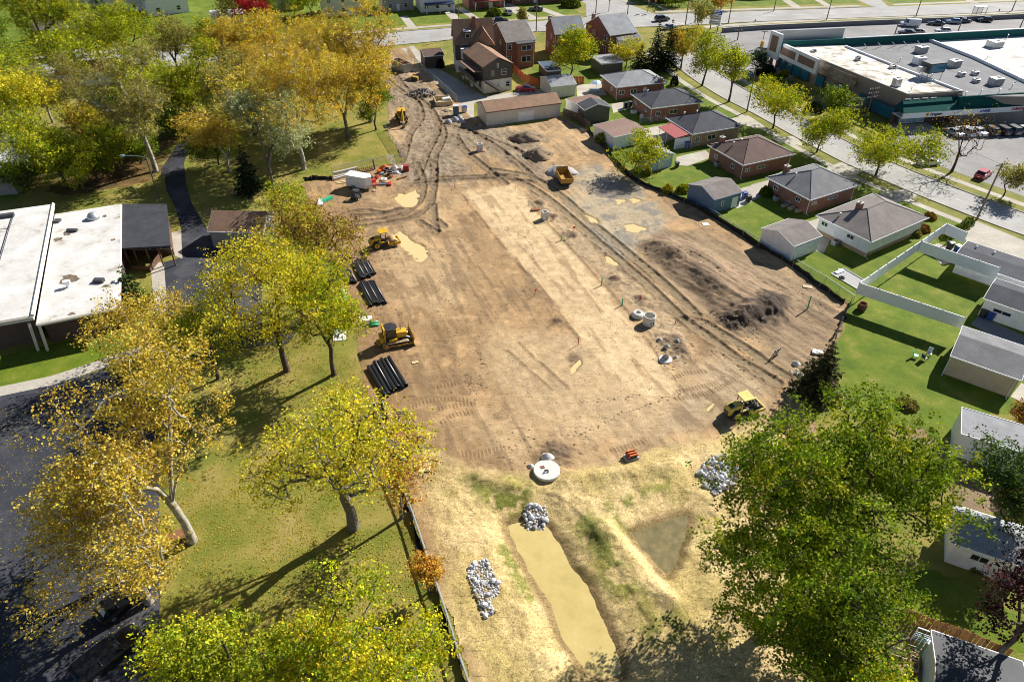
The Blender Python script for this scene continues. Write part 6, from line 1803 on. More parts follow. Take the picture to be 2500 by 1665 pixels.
 if scale != 1.0: t.scale = (scale,) * 3
 return t
SH = math.atan2((street_l[-10] - street_l[10]).y,(street_l[-10] - street_l[10]).x)
car('red hatchback parked beside the white garage by the brown house',P('A3',155,812),R(172),'red','saloon')
car('red hatchback with rear to the camera in the front shop lot',up(2398,432),R(40),'red','hatch')
car('white saloon on the street beside the biggest street tree',up(2265,402),R(10),'white','saloon')
GC = 'cars parked in a row at the shop front'
for k,(x,c,kd,w) in enumerate(((2325,'silver','saloon','leftmost silver car of the row at the shop front, seen through the bare tree'),(2352,'white','suv','white car second from the left in the row at the shop front'),(2382,'white','saloon','white saloon in the middle of the row at the shop front'),(2410,'navy','suv','navy car left of the black one in the row at the shop front'),(2438,'black','suv','black car with red tail lights in the row at the shop front'),(2464,'grey','suv','dark grey car second from the right edge in the row at the shop front'),(2490,'silver','hatch','silver car at the right edge of the row at the shop front'))):
 car(w,up(x,329 - (x - 2325) * 0.035),R(104),c,kd,GC)
GB = 'cars in the back lot by the avenue'
for x,y,c,kd,a,w in ((2220,65,'white','van',168,'white panel van against the retaining wall'),(2284,62,'darkgreen','saloon',168,'dark green car right of the white van'),(2325,58,'paleblue','hatch',170,'pale blue car in the back lot between two dark ones'),(2352,56,'navy','saloon',10,'navy car right of the pale blue one in the back lot'),(2402,54,'black','hatch',172,'black hatchback below the bus shelter'),(2300,81,'white','hatch',172,'small white car behind the green shop parapet'),(2236,84,'beige','hatch',172,'beige car roof behind the green shop parapet'),(2212,85,'black','saloon',172,'black car roof behind the green shop parapet')):
 car(w,up(x,y),R(a),c,kd,GB)
car('beige estate car by the yellow lamp base at the shop corner',up(1862,132),R(176),'beige','suv')
car('dark blue car under the juniper at the shop corner',up(1872,172),R(150),'navy','saloon')
car('black suv parked on the avenue behind the brown house roof',up(1222,57),av,'black','suv')
car('silver car on the drive beyond the avenue',up(1240,36),R(110),'silver','hatch')
car('dark car behind the hedge beyond the avenue',up(1308,27),R(172),'grey','saloon')
car('dark teal car waiting at the crossing behind the spruces',up(1616,52),av,'darkgreen','suv')
car('silver car behind the orange tree at the crossing',up(1635,72),av,'silver','saloon')
car('black car parked in the dark lot at the lower left',up(272,1608),heading(up(230,1640),up(330,1560)),'black','big')
car('black hatchback half hidden under the sycamore left of the lawn',up(305,1475),heading(up(285,1490),up(375,1425)),'black','hatch')
car('blue car half hidden by yellow leaves in the wet lot',up(712,632),R(70),'paleblue','hatch')
car('dark car on the path behind the green park trees',up(478,268),R(100),'grey','saloon')
# small utility cart
t = thing('utility_cart','small black two seat utility cart beside the white trailer','cart',on_site(up(871,486)),R(75))
MB().box(-0.9,-0.5,0.4,1.0,0.5,0.62).build('chassis','steel_black',t)
MB().box(-0.95,-0.55,0.62,-0.1,0.55,0.95).build('cargo_bed','metal_dark',t); MB().extrude_y([(0.45,0.6),(0.45,0.95),(0.95,0.8),(1.05,0.6)],-0.48,0.48).build('hood','steel_black',t)
MB().box(-0.05,-0.45,0.62,0.3,0.45,0.85).build('seat','rubber',t); MB().box(-0.3,-0.55,1.55,0.55,0.55,1.6).build('roof','metal_dark',t)
for x,y in ((-0.2,-0.5),(-0.2,0.5),(0.5,-0.5),(0.5,0.5)):
 MB().cbox(x,y,1.2,0.05,0.05,0.75).build('roof_post','steel_black',t)
for x in (-0.6,0.7):
 for s in (-1,1): wheel(t,x,s * 0.55,0.28,0.2,'galvanised')
# ================================================================== THINGS ON THE SITE
def single(name,mb,mat,label,cat,loc,rz=0.0,group=None,smooth=False,bevel=0.0):
 return tag(mb.build(name,mat,None,loc,rz,smooth,bevel),label,cat,group)
# ---- pipes
pipe_r = 0.19
def pipe_mesh(L,r,bell=True):
 M = Matrix.Rotation(R(90),4,'Y')
 pr = [(r,0),(r,L - 0.35),(r * 1.22,L - 0.22),(r * 1.22,L),(r * 1.02,L),(r * 0.88,L - 0.3),(r * 0.88,0)]
 mb = MB().lathe(pr,14,M,close=True)
 me_o = mb.build('drain_pipe','black_plastic',None,smooth=False)
 me = me_o.data
 for p in me.polygons: p.use_smooth = True
 bpy.data.objects.remove(me_o)
 return me
PM = {}
def ORD(k,n):
 return 'leftmost ' if k == 0 else 'rightmost ' if k == n - 1 else ('second','third','fourth','fifth','sixth','seventh','eighth','ninth')[k - 1] + ' from the left '
def pipe_stack(far_l,far_r,near_l,near_r,n,label,group,r=pipe_r,mat=None):
 a0,a1,b0,b1 = (up(*q) for q in (far_l,far_r,near_l,near_r))
 dm_ = ((b0 - a0) + (b1 - a1)) / 2; a0 = (a0 + b0) / 2 - dm_ / 2; b0 = a0 + dm_; a1 = (a1 + b1) / 2 - dm_ / 2; b1 = a1 + dm_
 for k in range(n):
  f = k / max(1,n - 1)
  a,b_ = a0.lerp(a1,f),b0.lerp(b1,f)
  L = round((b_ - a).length * 2) / 2
  key = (L,r)
  if key not in PM: PM[key] = pipe_mesh(L,r)
  o = bpy.data.objects.new('drain_pipe',PM[key]); col.objects.link(o)
  flip = (k * 7 + n) % 3 == 0
  p,q = (b_,a) if flip else (a,b_)
  off = random.uniform(-0.25,0.25)
  d = (q - p).normalized()
  p = p + d * off
  z = max(site_z(p.x,p.y),site_z(q.x,q.y)) + r * 1.1
  o.location = (p.x,p.y,z); o.rotation_euler = (0,0,heading(p,q) + random.uniform(-0.006,0.006))
  tag(o,ORD(k,n) + label,'pipe',group)
def z1(x,y): return (820 + x / 9.8,540 + y / 9.8)
pipe_stack(z1(440,1060),z1(690,850),z1(620,1390),z1(970,1340),10,'black plastic pipe in the stack nearest the bright yellow roller','pipes in the stack below the roller')
q = lambda x,y: px('B2',x,y)
pipe_stack(q(940,1040),q(1060,1012),q(1045,1235),q(1172,1212),8,'black plastic pipe in the middle stack above the bulldozer','pipes in the middle stack')
pipe_stack(q(775,930),q(850,915),q(835,1040),q(905,1030),5,'black plastic pipe in the short stack under the brown tree','pipes in the short stack')
q = lambda x,y: px('C2',x,y)
pipe_stack(q(1015,300),q(1205,190),q(1175,540),q(1345,465),7,'large black plastic pipe in the stack below the bulldozer','pipes below the bulldozer',0.24)
pipe_stack(q(1065,600),q(1130,590),q(1110,800),q(1195,755),2,'black plastic pipe lying behind the near yellow tree','pipes by the near fence')
GP2 = 'green sewer pipes beside the bulldozer'
for w_,r_,xa,ya,xb,yb,rr in (('upper bright green sewer pipe behind the bulldozer','B2',1020,1390,1110,1380,0.16),('lower bright green sewer pipe behind the bulldozer','B2',1022,1412,1112,1402,0.16),('left green sewer pipe half hidden by the lime tree','B2',780,1090,830,1220,0.12),('right green sewer pipe half hidden by the lime tree','B2',790,1080,840,1210,0.12)):
 a,b_ = G(r_,xa,ya),G(r_,xb,yb)
 mb = MB().lathe([(rr,0),(rr,(b_ - a).length),(rr * 0.85,(b_ - a).length),(rr * 0.85,0)],12,Matrix.Rotation(R(90),4,'Y'),close=True)
 single('sewer_pipe',mb,'green_plastic',w_,'pipe',(a.x,a.y,max(a.z,b_.z) + rr),heading(a,b_),GP2,smooth=True)
# ---- concrete drainage pieces
t = thing('manhole_cone','low white concrete manhole cone ring lying on the strip','manhole',G('B3',1155,1318),0)
MB().lathe([(0.86,0),(0.9,0.25),(0.72,0.5),(0.42,0.62),(0.34,0.6),(0.34,0.1),(0.7,0.0)],28,None,close=True).build('ring','concrete_pale',t,smooth=True)
t = thing('manhole_barrel','white concrete manhole barrel with a round side hole','manhole',G('B3',1254,1385),R(-70))
MB().lathe([(0.85,0),(0.85,1.2),(0.8,1.22),(0.8,1.34),(0.7,1.34),(0.7,0.0)],32,None,close=True).build('barrel','concrete_pale',t,smooth=False)
M = Matrix.Translation((0.79,0,0.45)) @ Matrix.Rotation(R(90),4,'Y')
MB().lathe([(0.01,0.045),(0.2,0.05),(0.22,0.09),(0.26,0.09),(0.26,0.0),(0.01,0)],18,M).build('hole_collar','steel_black',t)
for (r_,x,y,s,h,w) in (('B3',328,452,0.95,1.35,'square concrete catch basin beside the orange crate on the strip'),('A2',2010,1345,1.0,1.5,'square white catch basin near the churned entrance')):
 t = thing('catch_basin',w,'catch basin',G(r_,x,y),R(18),'square catch basins')
 for bxx in ((-s / 2,-s / 2,0,s / 2,-s / 2 + 0.12,h),(-s / 2,s / 2 - 0.12,0,s / 2,s / 2,h),(-s / 2,-s / 2 + 0.12,0,-s / 2 + 0.12,s / 2 - 0.12,h),(s / 2 - 0.12,-s / 2 + 0.12,0,s / 2,s / 2 - 0.12,h)):
  MB().box(*bxx).build('side','concrete_pale',t)
 MB().lathe([(0.01,0),(0.22,0),(0.22,0.03),(0.01,0.03)],12,Matrix.Translation((0.1,-s / 2 - 0.002,h * 0.3)) @ Matrix.Rotation(R(90),4,'X')).build('knockout','concrete',t)
t = thing('manhole_cover','grey manhole frame with black cap set in a pale collar','manhole',G('C3',1400,212),0)
MB().lathe([(0.85,0),(0.8,0.16),(0.45,0.22),(0.43,0.4),(0.4,0.4)],22).build('collar','concrete_pale',t); MB().lathe([(0.4,0.2),(0.4,0.52),(0.01,0.54)],18).build('cap','rubber',t)
t = thing('outlet_lid','large round white concrete lid with a square hatch by the basin','manhole',G('C3',345,1210),R(20))
MB().lathe([(1.36,0),(1.4,0.1),(1.4,0.32),(1.36,0.38),(0.01,0.38)],40).build('slab','concrete_pale',t)
MB().box(-0.5,0.25,0.382,-0.1,0.6,0.43).build('hatch','rust',t)
MB().tube([(-0.6,-0.4,0.42),(-0.3,-0.3,0.55),(0.0,-0.45,0.42),(0.1,-0.1,0.43),(-0.3,-0.05,0.42)],0.05,5).build('lifting_chain','steel_black',t)
t = thing('plate_compactor','orange trench compactor with grey skids at the basin edge','compactor',G('C3',1095,1085),R(22))
MB().box(-0.75,-0.5,0.0,0.75,0.5,0.3).build('base_plate','concrete',t,bevel=0.05); MB().box(-0.45,-0.38,0.3,0.55,0.38,0.62).build('engine','steel_black',t)
for yy in (-0.36,-0.02,0.32):
 MB().extrude_y([(-0.6,0.55),(-0.4,0.85),(0.5,0.8),(0.7,0.5),(0.6,0.5),(0.45,0.68),(-0.35,0.72),(-0.5,0.5)],yy - 0.06,yy + 0.08).build('guard','orange_plastic',t)
# ---- loose things
def crate(label,p,sx,sy,sz,mat,rz=0.3,cat='box',name='box',slats=0):
 t = thing(name,label,cat,p,rz)
 MB().box(-sx / 2,-sy / 2,0,sx / 2,sy / 2,sz).build('body',mat,t,bevel=0.02)
 for k in range(slats):
  MB().box(-sx / 2,-sy / 2 + k * sy / slats,sz + 0.002,sx / 2,-sy / 2 + (k + 0.75) * sy / slats,sz + 0.05).build('slat',mat,t)
 return t
def z3g(x,y):
 p = up(*z3(x,y)); return on_site(p)
def lump(label,p,rx,ry,h,mat,name='heap',cat='heap',seed=1,n=10,m=14,rough=0.3,rz=0.0):
 """a soft irregular mound with folds"""
 r_ = np.random.default_rng(seed)
 V = []
 for i in range(n + 1):
  f = i / n
  for k in range(m):
   a = 2 * math.pi * k / m
   wob = 1 + rough * (math.sin(a * 3 + seed) * 0.4 + math.sin(a * 5 + f * 6 + seed * 2) * 0.35 + (r_.random() - 0.5) * 0.5)
   rr = (1 - f) ** 0.62 * wob
   V.append((rx * rr * math.cos(a),ry * rr * math.sin(a),h * f ** 0.9 * (1 + rough * 0.3 * (r_.random() - 0.5)) - 0.03))
 F = [(i * m + k,i * m + (k + 1) % m,(i + 1) * m + (k + 1) % m,(i + 1) * m + k) for i in range(n) for k in range(m)]
 return single(name,MB().add(V,F),mat,label,cat,p,rz,smooth=True)
lump('bright orange tarpaulin bundle among the supplies',z3g(1560,230),1.2,0.9,0.9,'orange_plastic','tarpaulin_bundle','tarpaulin',3)
lump('white plastic sack pile left of the stacked red crates',z3g(1800,240),0.8,0.6,0.8,'canvas_white','sack_pile','sack',4)
lump('white crumpled sheet in front of the white sacks',z3g(1850,325),1.0,0.6,0.45,'canvas_white','plastic_sheet','sheet',5)
lump('pink white rags between the sacks and the red crates',z3g(1970,200),0.9,0.6,0.5,'canvas_white','rag_heap','rags',6)
for (x,y,w) in ((1615,285,'upper black rubber tub among the supplies'),(1680,370,'lower grey rimmed tub among the supplies')):
 t = thing('tub',w,'tub',z3g(x,y),0,'rubber tubs among the supplies')
 MB().lathe([(0.42,0),(0.52,0.5),(0.56,0.5),(0.56,0.56),(0.48,0.56),(0.4,0.05),(0.01,0.05)],18).build('tub_body','rubber',t); MB().lathe([(0.5,0.562),(0.58,0.562),(0.58,0.6),(0.5,0.6)],18,close=True).build('rim','galvanised',t)
t = thing('crate_stack','stack of dark red crates at the right end of the supplies','crates',z3g(2075,270),R(15))
for k in range(3):
 MB().box(-0.5,-0.4,k * 0.36,0.5,0.4,k * 0.36 + 0.3).build('crate','paint_red',t)
single('hose_coil',MB().lathe([(0.4 + 0.2 * math.cos(a),0.2 + 0.18 * math.sin(a)) for a in np.arange(0,6.28,0.7)],22,close=True),'canvas_white','white hose coil on the red steel frame','coil',z3g(1540,495),smooth=True)
single('tyre',MB().lathe([(0.34 + 0.16 * math.cos(a),0.16 + 0.15 * math.sin(a)) for a in np.arange(0,6.28,0.7)],18,close=True),'rubber','black tyre beside the red jerrycans','tyre',z3g(1235,450),smooth=True)
t = thing('trench_brace','red and black steel trench frame lying before the supplies','brace',z3g(1510,610),R(8))
for yy in (-0.4,-0.15,0.1,0.35):
 MB().tube([(-1.3,yy,0.25),(1.3,yy,0.25)],0.07,8).build('rail','galvanised' if yy in (-0.15,0.1) else 'steel_black',t)
for xx in (-1.35,1.35):
 MB().box(xx - 0.25,-0.55,0,xx + 0.25,0.5,0.4).build('end_block','red_plastic',t)
for k,(x,y,s,mm,w) in enumerate(((1300,540,0.6,'red_plastic','red and white toolbox left of the steel frame'),(1370,450,0.55,'paint_red','dark red jerrycan beside the black tyre'),(1440,320,0.6,'orange_plastic','orange box in the middle of the supplies'),(1510,360,0.45,'glass_pale','pale cyan bucket next to the orange box'),(1720,430,0.5,'rust','rusty block in front of the tubs'),(1200,390,0.5,'timber_brown','brown wooden block left of the orange box'),(1930,250,0.5,'timber','tan crate leaning on the red crates'))):
 crate(w,z3g(x,y),s * 1.3,s,s * 0.9,mm,0.3 + k)
for k in range(9):
 p = z3g(880 + k * 48,320 - k * 8)
 single('steel_post',MB().box(-0.06,-0.06,0,0.06,0.06,0.8).box(-0.25,-0.03,0.2,0.25,0.03,0.3),'rust',ORD(k,9) + 'rusty short steel post along the wire fence','post',p,0.2 + 0.1 * k,'rusty posts along the wire fence')
for k in range(3):
 a,b_ = z3g(340,500 - k * 45),z3g(760,380 - k * 35)
 t = single('timber_beam',MB().box(0,-0.2,0,4.6,0.2,0.4),'concrete',('nearest','middle','farthest')[k] + ' long grey beam stacked behind the white trailer','beam',(a.x,a.y,a.z + 0.41 * (k // 2)),heading(a,b_),'grey beams behind the trailer')
for k in range(2):
 a,b_ = z3g(405,560 + k * 30),z3g(640,520 + k * 30)
 single('lumber_board',MB().box(0,-0.12,0,2.8,0.12,0.14),'timber_yellow',('upper','lower')[k] + ' pale yellow lumber board beside the white trailer','board',a,heading(a,b_),'lumber boards beside the trailer')
a,b_ = z3g(1870,480),z3g(2040,430)
single('timber_beam',MB().box(0,-0.14,0,1.9,0.14,0.2).box(0.1,-0.3,0,0.3,0.3,0.12),'timber_brown','short red brown beam lying right of the tubs','beam',a,heading(a,b_))
single('wooden_post',MB().tube([(0,0,0),(-0.15,0.1,1.9)],0.16,8),'boards_weathered','thick black wooden post at the wire fence','post',z3g(1325,240))
for k in range(5):
 p = z3g(1700 + k * 34,120)
 single('survey_rod',MB().tube([(0,0,0),(-0.7,0.5,1.7)],0.035,6),'paint_white',ORD(k,5) + 'white rod leaning on the wire fence corner','rod',p,0,'white rods leaning on the fence')
for k,(x,y) in enumerate(((595,320),(650,290))):
 t = thing('pipe_bundle',('white wrapped bundle' if k == 0 else 'pale green wrapped bundle') + ' under the feathery green tree','bundle',G('B2',x,y),R(100 - 50 * k))
 for j in range(4):
  MB().tube([(-1.1,-0.3 + 0.2 * j,0.12),(1.1,-0.3 + 0.2 * j,0.12)],0.1,8).tube([(-1.1,-0.2 + 0.2 * j,0.3),(1.1,-0.2 + 0.2 * j,0.3)],0.1,8).build('tube','canvas_white' if k == 0 else 'green_plastic',t)
def board(reg,x,y,w,d,mat,label,rz=0.3,th=0.06,cat='board',name='plywood_board'):
 single(name,MB().box(-w / 2,-d / 2,0,w / 2,d / 2,th),mat,label,cat,G(reg,x,y) + Vector((0,0,0.03)),rz)
board('B2',992,1345,1.7,1.1,'canvas_white','pale plywood board behind the bulldozer',0.15)
board('B2',765,1490,1.6,2.4,'paint_white','white panel showing through the lime tree',0.2)
board('C2',1510,1175,1.5,1.1,'timber_yellow','pale board lying under the orange tree',0.1)
board('C2',1345,890,2.4,3.6,'rust','rusty red steel plate by the near fence',0.62,0.04,'plate','steel_plate')
board('C2',1435,238,0.8,0.35,'timber_yellow','small pale offcut right of the pipes',0.4)
board('B3',1760,505,1.1,0.9,'canvas_white','white marked board at the silt fence below the blue garage',0.2)
board('B4',405,1060,1.3,0.7,'timber','tan board at the foot of the silt fence',-0.3)
board('C4',495,152,1.3,0.9,'concrete_pale','pale slab beside the brown spruce',-0.4,0.2,'slab','concrete_slab')
board('B3',245,375,1.4,0.7,'rust','orange brown wooden pallet beside the catch basin',0.2,0.15,'pallet','pallet')
board('A2',2040,1352,0.8,0.5,'rust','small orange board by the white catch basin',0.2)
t = thing('pallet','black pallet standing on edge at the haul road end','pallet',G('C4',125,178),R(35))
for k in range(4):
 MB().cbox(0,0,0.12 + k * 0.33,1.2,0.05,0.12,0,0.25).build('slat','steel_black',t)
for xx in (-0.5,0.0,0.5):
 MB().cbox(xx,0.06,0.62,0.1,0.06,1.2,0,0.25).build('bearer','steel_black',t)
for k,(r_,x,y,s,w) in enumerate((('C4',305,250,0.55,'pale block of stone beside the black pallet'),('C3',1350,35,0.4,'upper of two boulders left of the manhole frame'),('C3',1415,95,0.45,'lower of two boulders above the manhole frame'),('C3',1505,45,0.4,'sandy boulder right of two others on the strip'),('C3',1495,190,0.3,'dark stone right of the manhole frame'),('C3',205,1160,0.4,'dark rock left of the round white lid'),('C3',350,1085,0.75,'white flat rock above the round white lid'),('C4',300,345,0.45,'largest rock of the rubble by the spruce'),('C4',350,350,0.3,'middle rock of the rubble by the spruce'),('C4',385,362,0.28,'right rock of the rubble by the spruce'),('C4',255,318,0.26,'left rock of the rubble by the spruce'),('C4',310,312,0.3,'top rock of the rubble by the spruce'))):
 lump(w,G(r_,x,y),s,s * 0.8,s * 0.9,'concrete_pale' if 'pale' in w or 'white' in w or 'rubble' in w else 'concrete','boulder','rock',20 + k,5,9,0.35)
# ---- heaps by the entrance
lump('brown sand pile with a bite taken out at the top of the site',G('A3',170,1235),3.6,2.2,1.5,'sand_brown','sand_pile','pile',31,12,26,0.3,0.2)
lump('tall tan sand pile nearest the haul road',G('A3',275,1390),3.0,2.4,1.7,'sand_brown','sand_pile','pile',32,12,26,0.3,0.4)
lump('pale grey gravel heap behind the ochre dump trailer',G('A3',470,1535),3.0,2.2,1.3,'gravel_grey','gravel_pile','pile',33,12,24,0.25)
t = thing('rubble_heap','black heap of broken asphalt and plastic at the entrance','heap',G('A2',1500,850),0)
r_ = np.random.default_rng(8)
for k in range(70):
 a,rr = r_.random() * 6.28,r_.random() ** 0.6
 x,y = math.cos(a) * rr * 3.6,math.sin(a) * rr * 2.0
 MB().cbox(x,y,(1 - rr) * 1.5 + 0.1,0.3 + 0.9 * r_.random(),0.25 + 0.5 * r_.random(),0.08 + 0.2 * r_.random(),r_.random() * 6,r_.normal() * 0.4,r_.normal() * 0.4).build('slab',('steel_black','concrete_dark','sand_brown','concrete_dark')[k % 4],t)
single('ochre_bucket',MB().extrude_y([(-0.9,0.0),(-0.9,0.9),(-0.6,1.1),(0.9,0.9),(1.0,0.2),(0.9,0.15),(0.75,0.8),(-0.6,0.95),(-0.75,0.1)],-0.9,0.9),'paint_ochre','spare ochre digging bucket in the skip shadow','bucket',G('A2',1435,715),R(-10))
# planter frame with white tank
p0,p1 = G('A2',1622,950),G('A2',1770,938)
t = thing('concrete_bunker','open concrete bunker box holding a white tank','bunker',p0,heading(p0,p1))
bw = (p1 - p0).length
for nm,bxx in (('wall',(0,0,0,bw,0.2,0.9)),('wall',(0,0.2,0,0.2,4.0,0.9)),('wall',(bw - 0.2,0.2,0,bw,4.0,0.9)),('wall',(0,4.0,0,bw,4.2,0.9))):
 MB().box(*bxx).build(nm,'timber',t)
single('water_tank',MB().box(-0.9,-0.55,0,0.9,0.55,1.2),'canvas_white','white water tank inside the open bunker','tank',p0 + Vector((bw * 0.55,2.3,0)),heading(p0,p1) + 0.1,bevel=0.12)
t = thing('portable_toilet','dark grey portable toilet with white roof at the entrance','toilet',G('A2',1800,1025),R(8))
MB().box(-0.6,-0.6,0,0.6,0.6,2.1).build('cabin','plastic_teal',t); MB().extrude_x([(-0.65,2.1),(0,2.35),(0.65,2.1)],-0.65,0.65).build('roof','canvas_white',t); d_ = MB().box(-0.42,-0.63,0.1,0.42,-0.602,2.0).build('door','plastic_teal',t); MB().box(0.28,-0.66,1.0,0.36,-0.631,1.15).build('handle','steel_black',d_)
t = thing('wheelie_bin','tipped blue lidded bin right of the portable toilet','bin',G('A2',1875,1000),R(25))
MB().prism([(-0.45,-0.4),(0.45,-0.4),(0.5,0.45),(-0.5,0.45)],0.15,1.2).build('bin_body','metal_grey',t); MB().box(-0.52,-0.45,1.2,0.52,0.5,1.3).build('lid','plastic_blue',t)
for k,(x,y,s) in enumerate(((1730,1095,0.9),(1790,1075,1.0),(1850,1085,0.9),(1830,1050,0.7))):
 lump(('leftmost','second','rightmost','topmost')[k] + ' grey rubble sack by the long garage',G('A2',x,y),s,s * 0.8,s * 0.95,'canvas_grey','rubble_sack','sack',40 + k,8,12,0.25)
lump('pink and red rubbish heap left of the portable toilet',G('A2',1725,990),1.4,0.9,0.6,'timber','rubbish_heap','rubbish',51,8,14,0.5)
# ---- survey stakes
def stake(reg,x,y,h,mat,label,r=0.07,flag=None):
 t = thing('survey_stake',label,'stake',G(reg,x,y),random.random() * 3,'survey stakes on the strip')
 MB().tube([(0,0,0),(0.04,0.02,h)],r,6).build('post',mat,t)
 if flag: MB().box(0,-0.015,h - 0.35,0.4,0.015,h - 0.05).build('flag',flag,t)
for (r_,x,y,h,mm,fl,w) in (('B3',835,1045,1.3,'green_plastic',None,'green pipe marker by the red flagged hole'),('B3',1017,1222,1.1,'green_plastic',None,'green pipe marker above the manhole cone'),('B3',475,645,1.0,'green_plastic',None,'green pipe marker by the tall pink stake'),('B3',330,488,0.9,'paint_white',None,'white marker at the foot of the catch basin'),('B3',187,335,0.9,'green_plastic',None,'thin green marker left of the pallet'),('B3',68,195,0.7,'paint_white',None,'white marker at the bend of the haul road'),
         ('B3',575,600,1.6,'timber','red_plastic','tall stake with pink flag on the strip'),('B3',410,450,0.9,'red_plastic',None,'red marker right of the catch basin'),('B3',950,995,0.6,'red_plastic',None,'red marker in the dark hole'),('B3',1180,1170,0.7,'red_plastic',None,'red marker beyond the manhole cone'),('B3',420,1370,1.0,'red_plastic',None,'red stake in a dark heap on the graded pad'),('B3',240,1135,1.0,'timber_brown','red_plastic','dark stake with red tip left on the pad'),('C3',625,80,1.2,'red_plastic',None,'red tipped stake at the water filled pit'),('B4',405,1258,2.2,'green_plastic',None,'tall green pipe marker on the bare clay by the white fence'),('C2',1425,800,1.0,'red_plastic',None,'red stake by the steel plate'),('B2',1790,185,1.0,'red_plastic',None,'red stake at the top of the pad'),('B2',1905,330,1.0,'red_plastic',None,'red stake on the pad ridge'),('B3',1490,1385,0.6,'red_plastic',None,'red marker right of the manhole barrel'),('B3',1360,1415,0.6,'green_plastic',None,'green marker right of the manhole barrel'),('B3',1015,105,0.8,'green_plastic',None,'green marker on the wet ground by the gravel')):
 stake(r_,x,y,h,mm,w,0.09 if 'pipe' in w else 0.05,fl)
# ---- riprap: stones one by one
simple('stone_pale',(0.56,0.56,0.57),rough=0.8,var=0.25,scale=2.5,bump=0.4,bscale=6)
simple('stone_grey',(0.38,0.38,0.4),rough=0.8,var=0.3,scale=2.5,bump=0.4,bscale=6)
simple('stone_muddy',(0.4,0.33,0.23),rough=0.9,var=0.3,scale=3,bump=0.4,bscale=6)
SM = []
for k in range(10):
 r_ = np.random.default_rng(60 + k)
 n,m_ = 4,7
 V = [(0,0,0.5)]; F = []
 for i in range(1,n):
  ph = math.pi * i / n
  for j in range(m_):
   a = 2 * math.pi * (j + 0.5 * (i % 2)) / m_
   rr = 0.5 * (0.75 + 0.45 * r_.random())
   V.append((rr * math.sin(ph) * math.cos(a),rr * math.sin(ph) * math.sin(a) * 0.85,rr * math.cos(ph) * 0.75))
 V.append((0,0,-0.4)); b0 = len(V) - 1
 for j in range(m_):
  F.append((0,1 + j,1 + (j + 1) % m_)); F.append((b0,1 + (n - 2) * m_ + (j + 1) % m_,1 + (n - 2) * m_ + j))
 for i in range(n - 2):
  for j in range(m_):
   F.append((1 + i * m_ + j,1 + (i + 1) * m_ + j,1 + (i + 1) * m_ + (j + 1) % m_,1 + i * m_ + (j + 1) % m_))
 o = MB().add(V,F).build('stone',('stone_grey','stone_pale','stone_muddy','stone_pale','stone_pale')[k % 5]); SM.append(o.data); bpy.data.objects.remove(o)
def riprap(label,poly,n,smin,smax,seed):
 c = sum(poly,Vector()) / len(poly)
 t = thing('riprap_bed',label,'stone bed',Vector((c.x,c.y,0)),0,'stone beds in the basin')
 r_ = np.random.default_rng(seed)
 pts = []; tries = 0
 x0,x1 = min(p.x for p in poly),max(p.x for p in poly); y0,y1 = min(p.y for p in poly),max(p.y for p in poly)
 while len(pts) < n and tries < 20000:
  tries += 1
  x,y = r_.uniform(x0,x1),r_.uniform(y0,y1)
  if not bool(inpoly(np.array([x]),np.array([y]),poly)[0]): continue
  s = smin + (smax - smin) * r_.random() ** 2
  if any((x - a) ** 2 + (y - b_) ** 2 < ((s + c_) * 0.36) ** 2 for a,b_,c_ in pts): continue
  pts.append((x,y,s))
 for x,y,s in pts:
  o = bpy.data.objects.new('stone',SM[r_.integers(0,10)]); col.objects.link(o)
  o.parent = t
  o.location = (x - c.x,y - c.y,site_z(x,y) + s * 0.14)
  o.rotation_euler = (r_.normal() * 0.4,r_.normal() * 0.4,r_.random() * 6.28)
  o.scale = (s * (0.9 + 0.4 * r_.random()),s * (0.9 + 0.4 * r_.random()),s)
riprap('bed of pale stones left of the yellow pond',PL('D2',1985,490,2080,485,2130,590,2195,750,2110,850,2150,940,2060,1000,2020,940,1980,820,1900,640,1910,560),230,0.24,0.72,1)
riprap('cluster of pale stones at the head of the yellow pond',PL('C3',150,1520,190,1480,330,1490,360,1560) + PL('D3',355,80,320,150,250,178,170,155,130,100,160,20),95,0.28,0.9,2)
riprap('bed of large pale stones half under the big maple',PL('C3',1700,1220,1740,1140,1800,1090,1900,1060,2050,1180,2030,1330,1840,1420,1770,1350,1720,1270),165,0.3,0.95,3)
# ---- footprints and clods: far too many to pick apart
def dots(name,lines,step,size,mat,seed,spread=0.3,zoff=0.012):
 r_ = np.random.default_rng(seed); mb = MB()
 for ln in lines:
  for a,b_ in zip(ln[:-1],ln[1:]):
   n = max(1,int((b_ - a).length / step))
   for k in range(n):
    p = a.lerp(b_,(k + r_.random() * 0.6) / n); x,y = p.x + r_.normal() * spread,p.y + r_.normal() * spread
    z = site_z(x,y) + zoff; s = size * (0.6 + 0.8 * r_.random()); a0 = r_.random() * 6.28
    pts = [(x + math.cos(a0 + q * 1.047) * s * (1.4 if q % 3 == 0 else 0.8),y + math.sin(a0 + q * 1.047) * s * 0.9,z) for q in range(6)]
    mb.add(pts + [(x,y,z + s * 0.35)],[(q,(q + 1) % 6,6) for q in range(6)])
 o = mb.build(name,mat); o['kind'] = 'stuff'
 return o
simple('mud_dark',(0.15,0.105,0.065),rough=0.95,var=0.2)
simple('clod',(0.22,0.15,0.085),rough=0.95,var=0.3,scale=3)
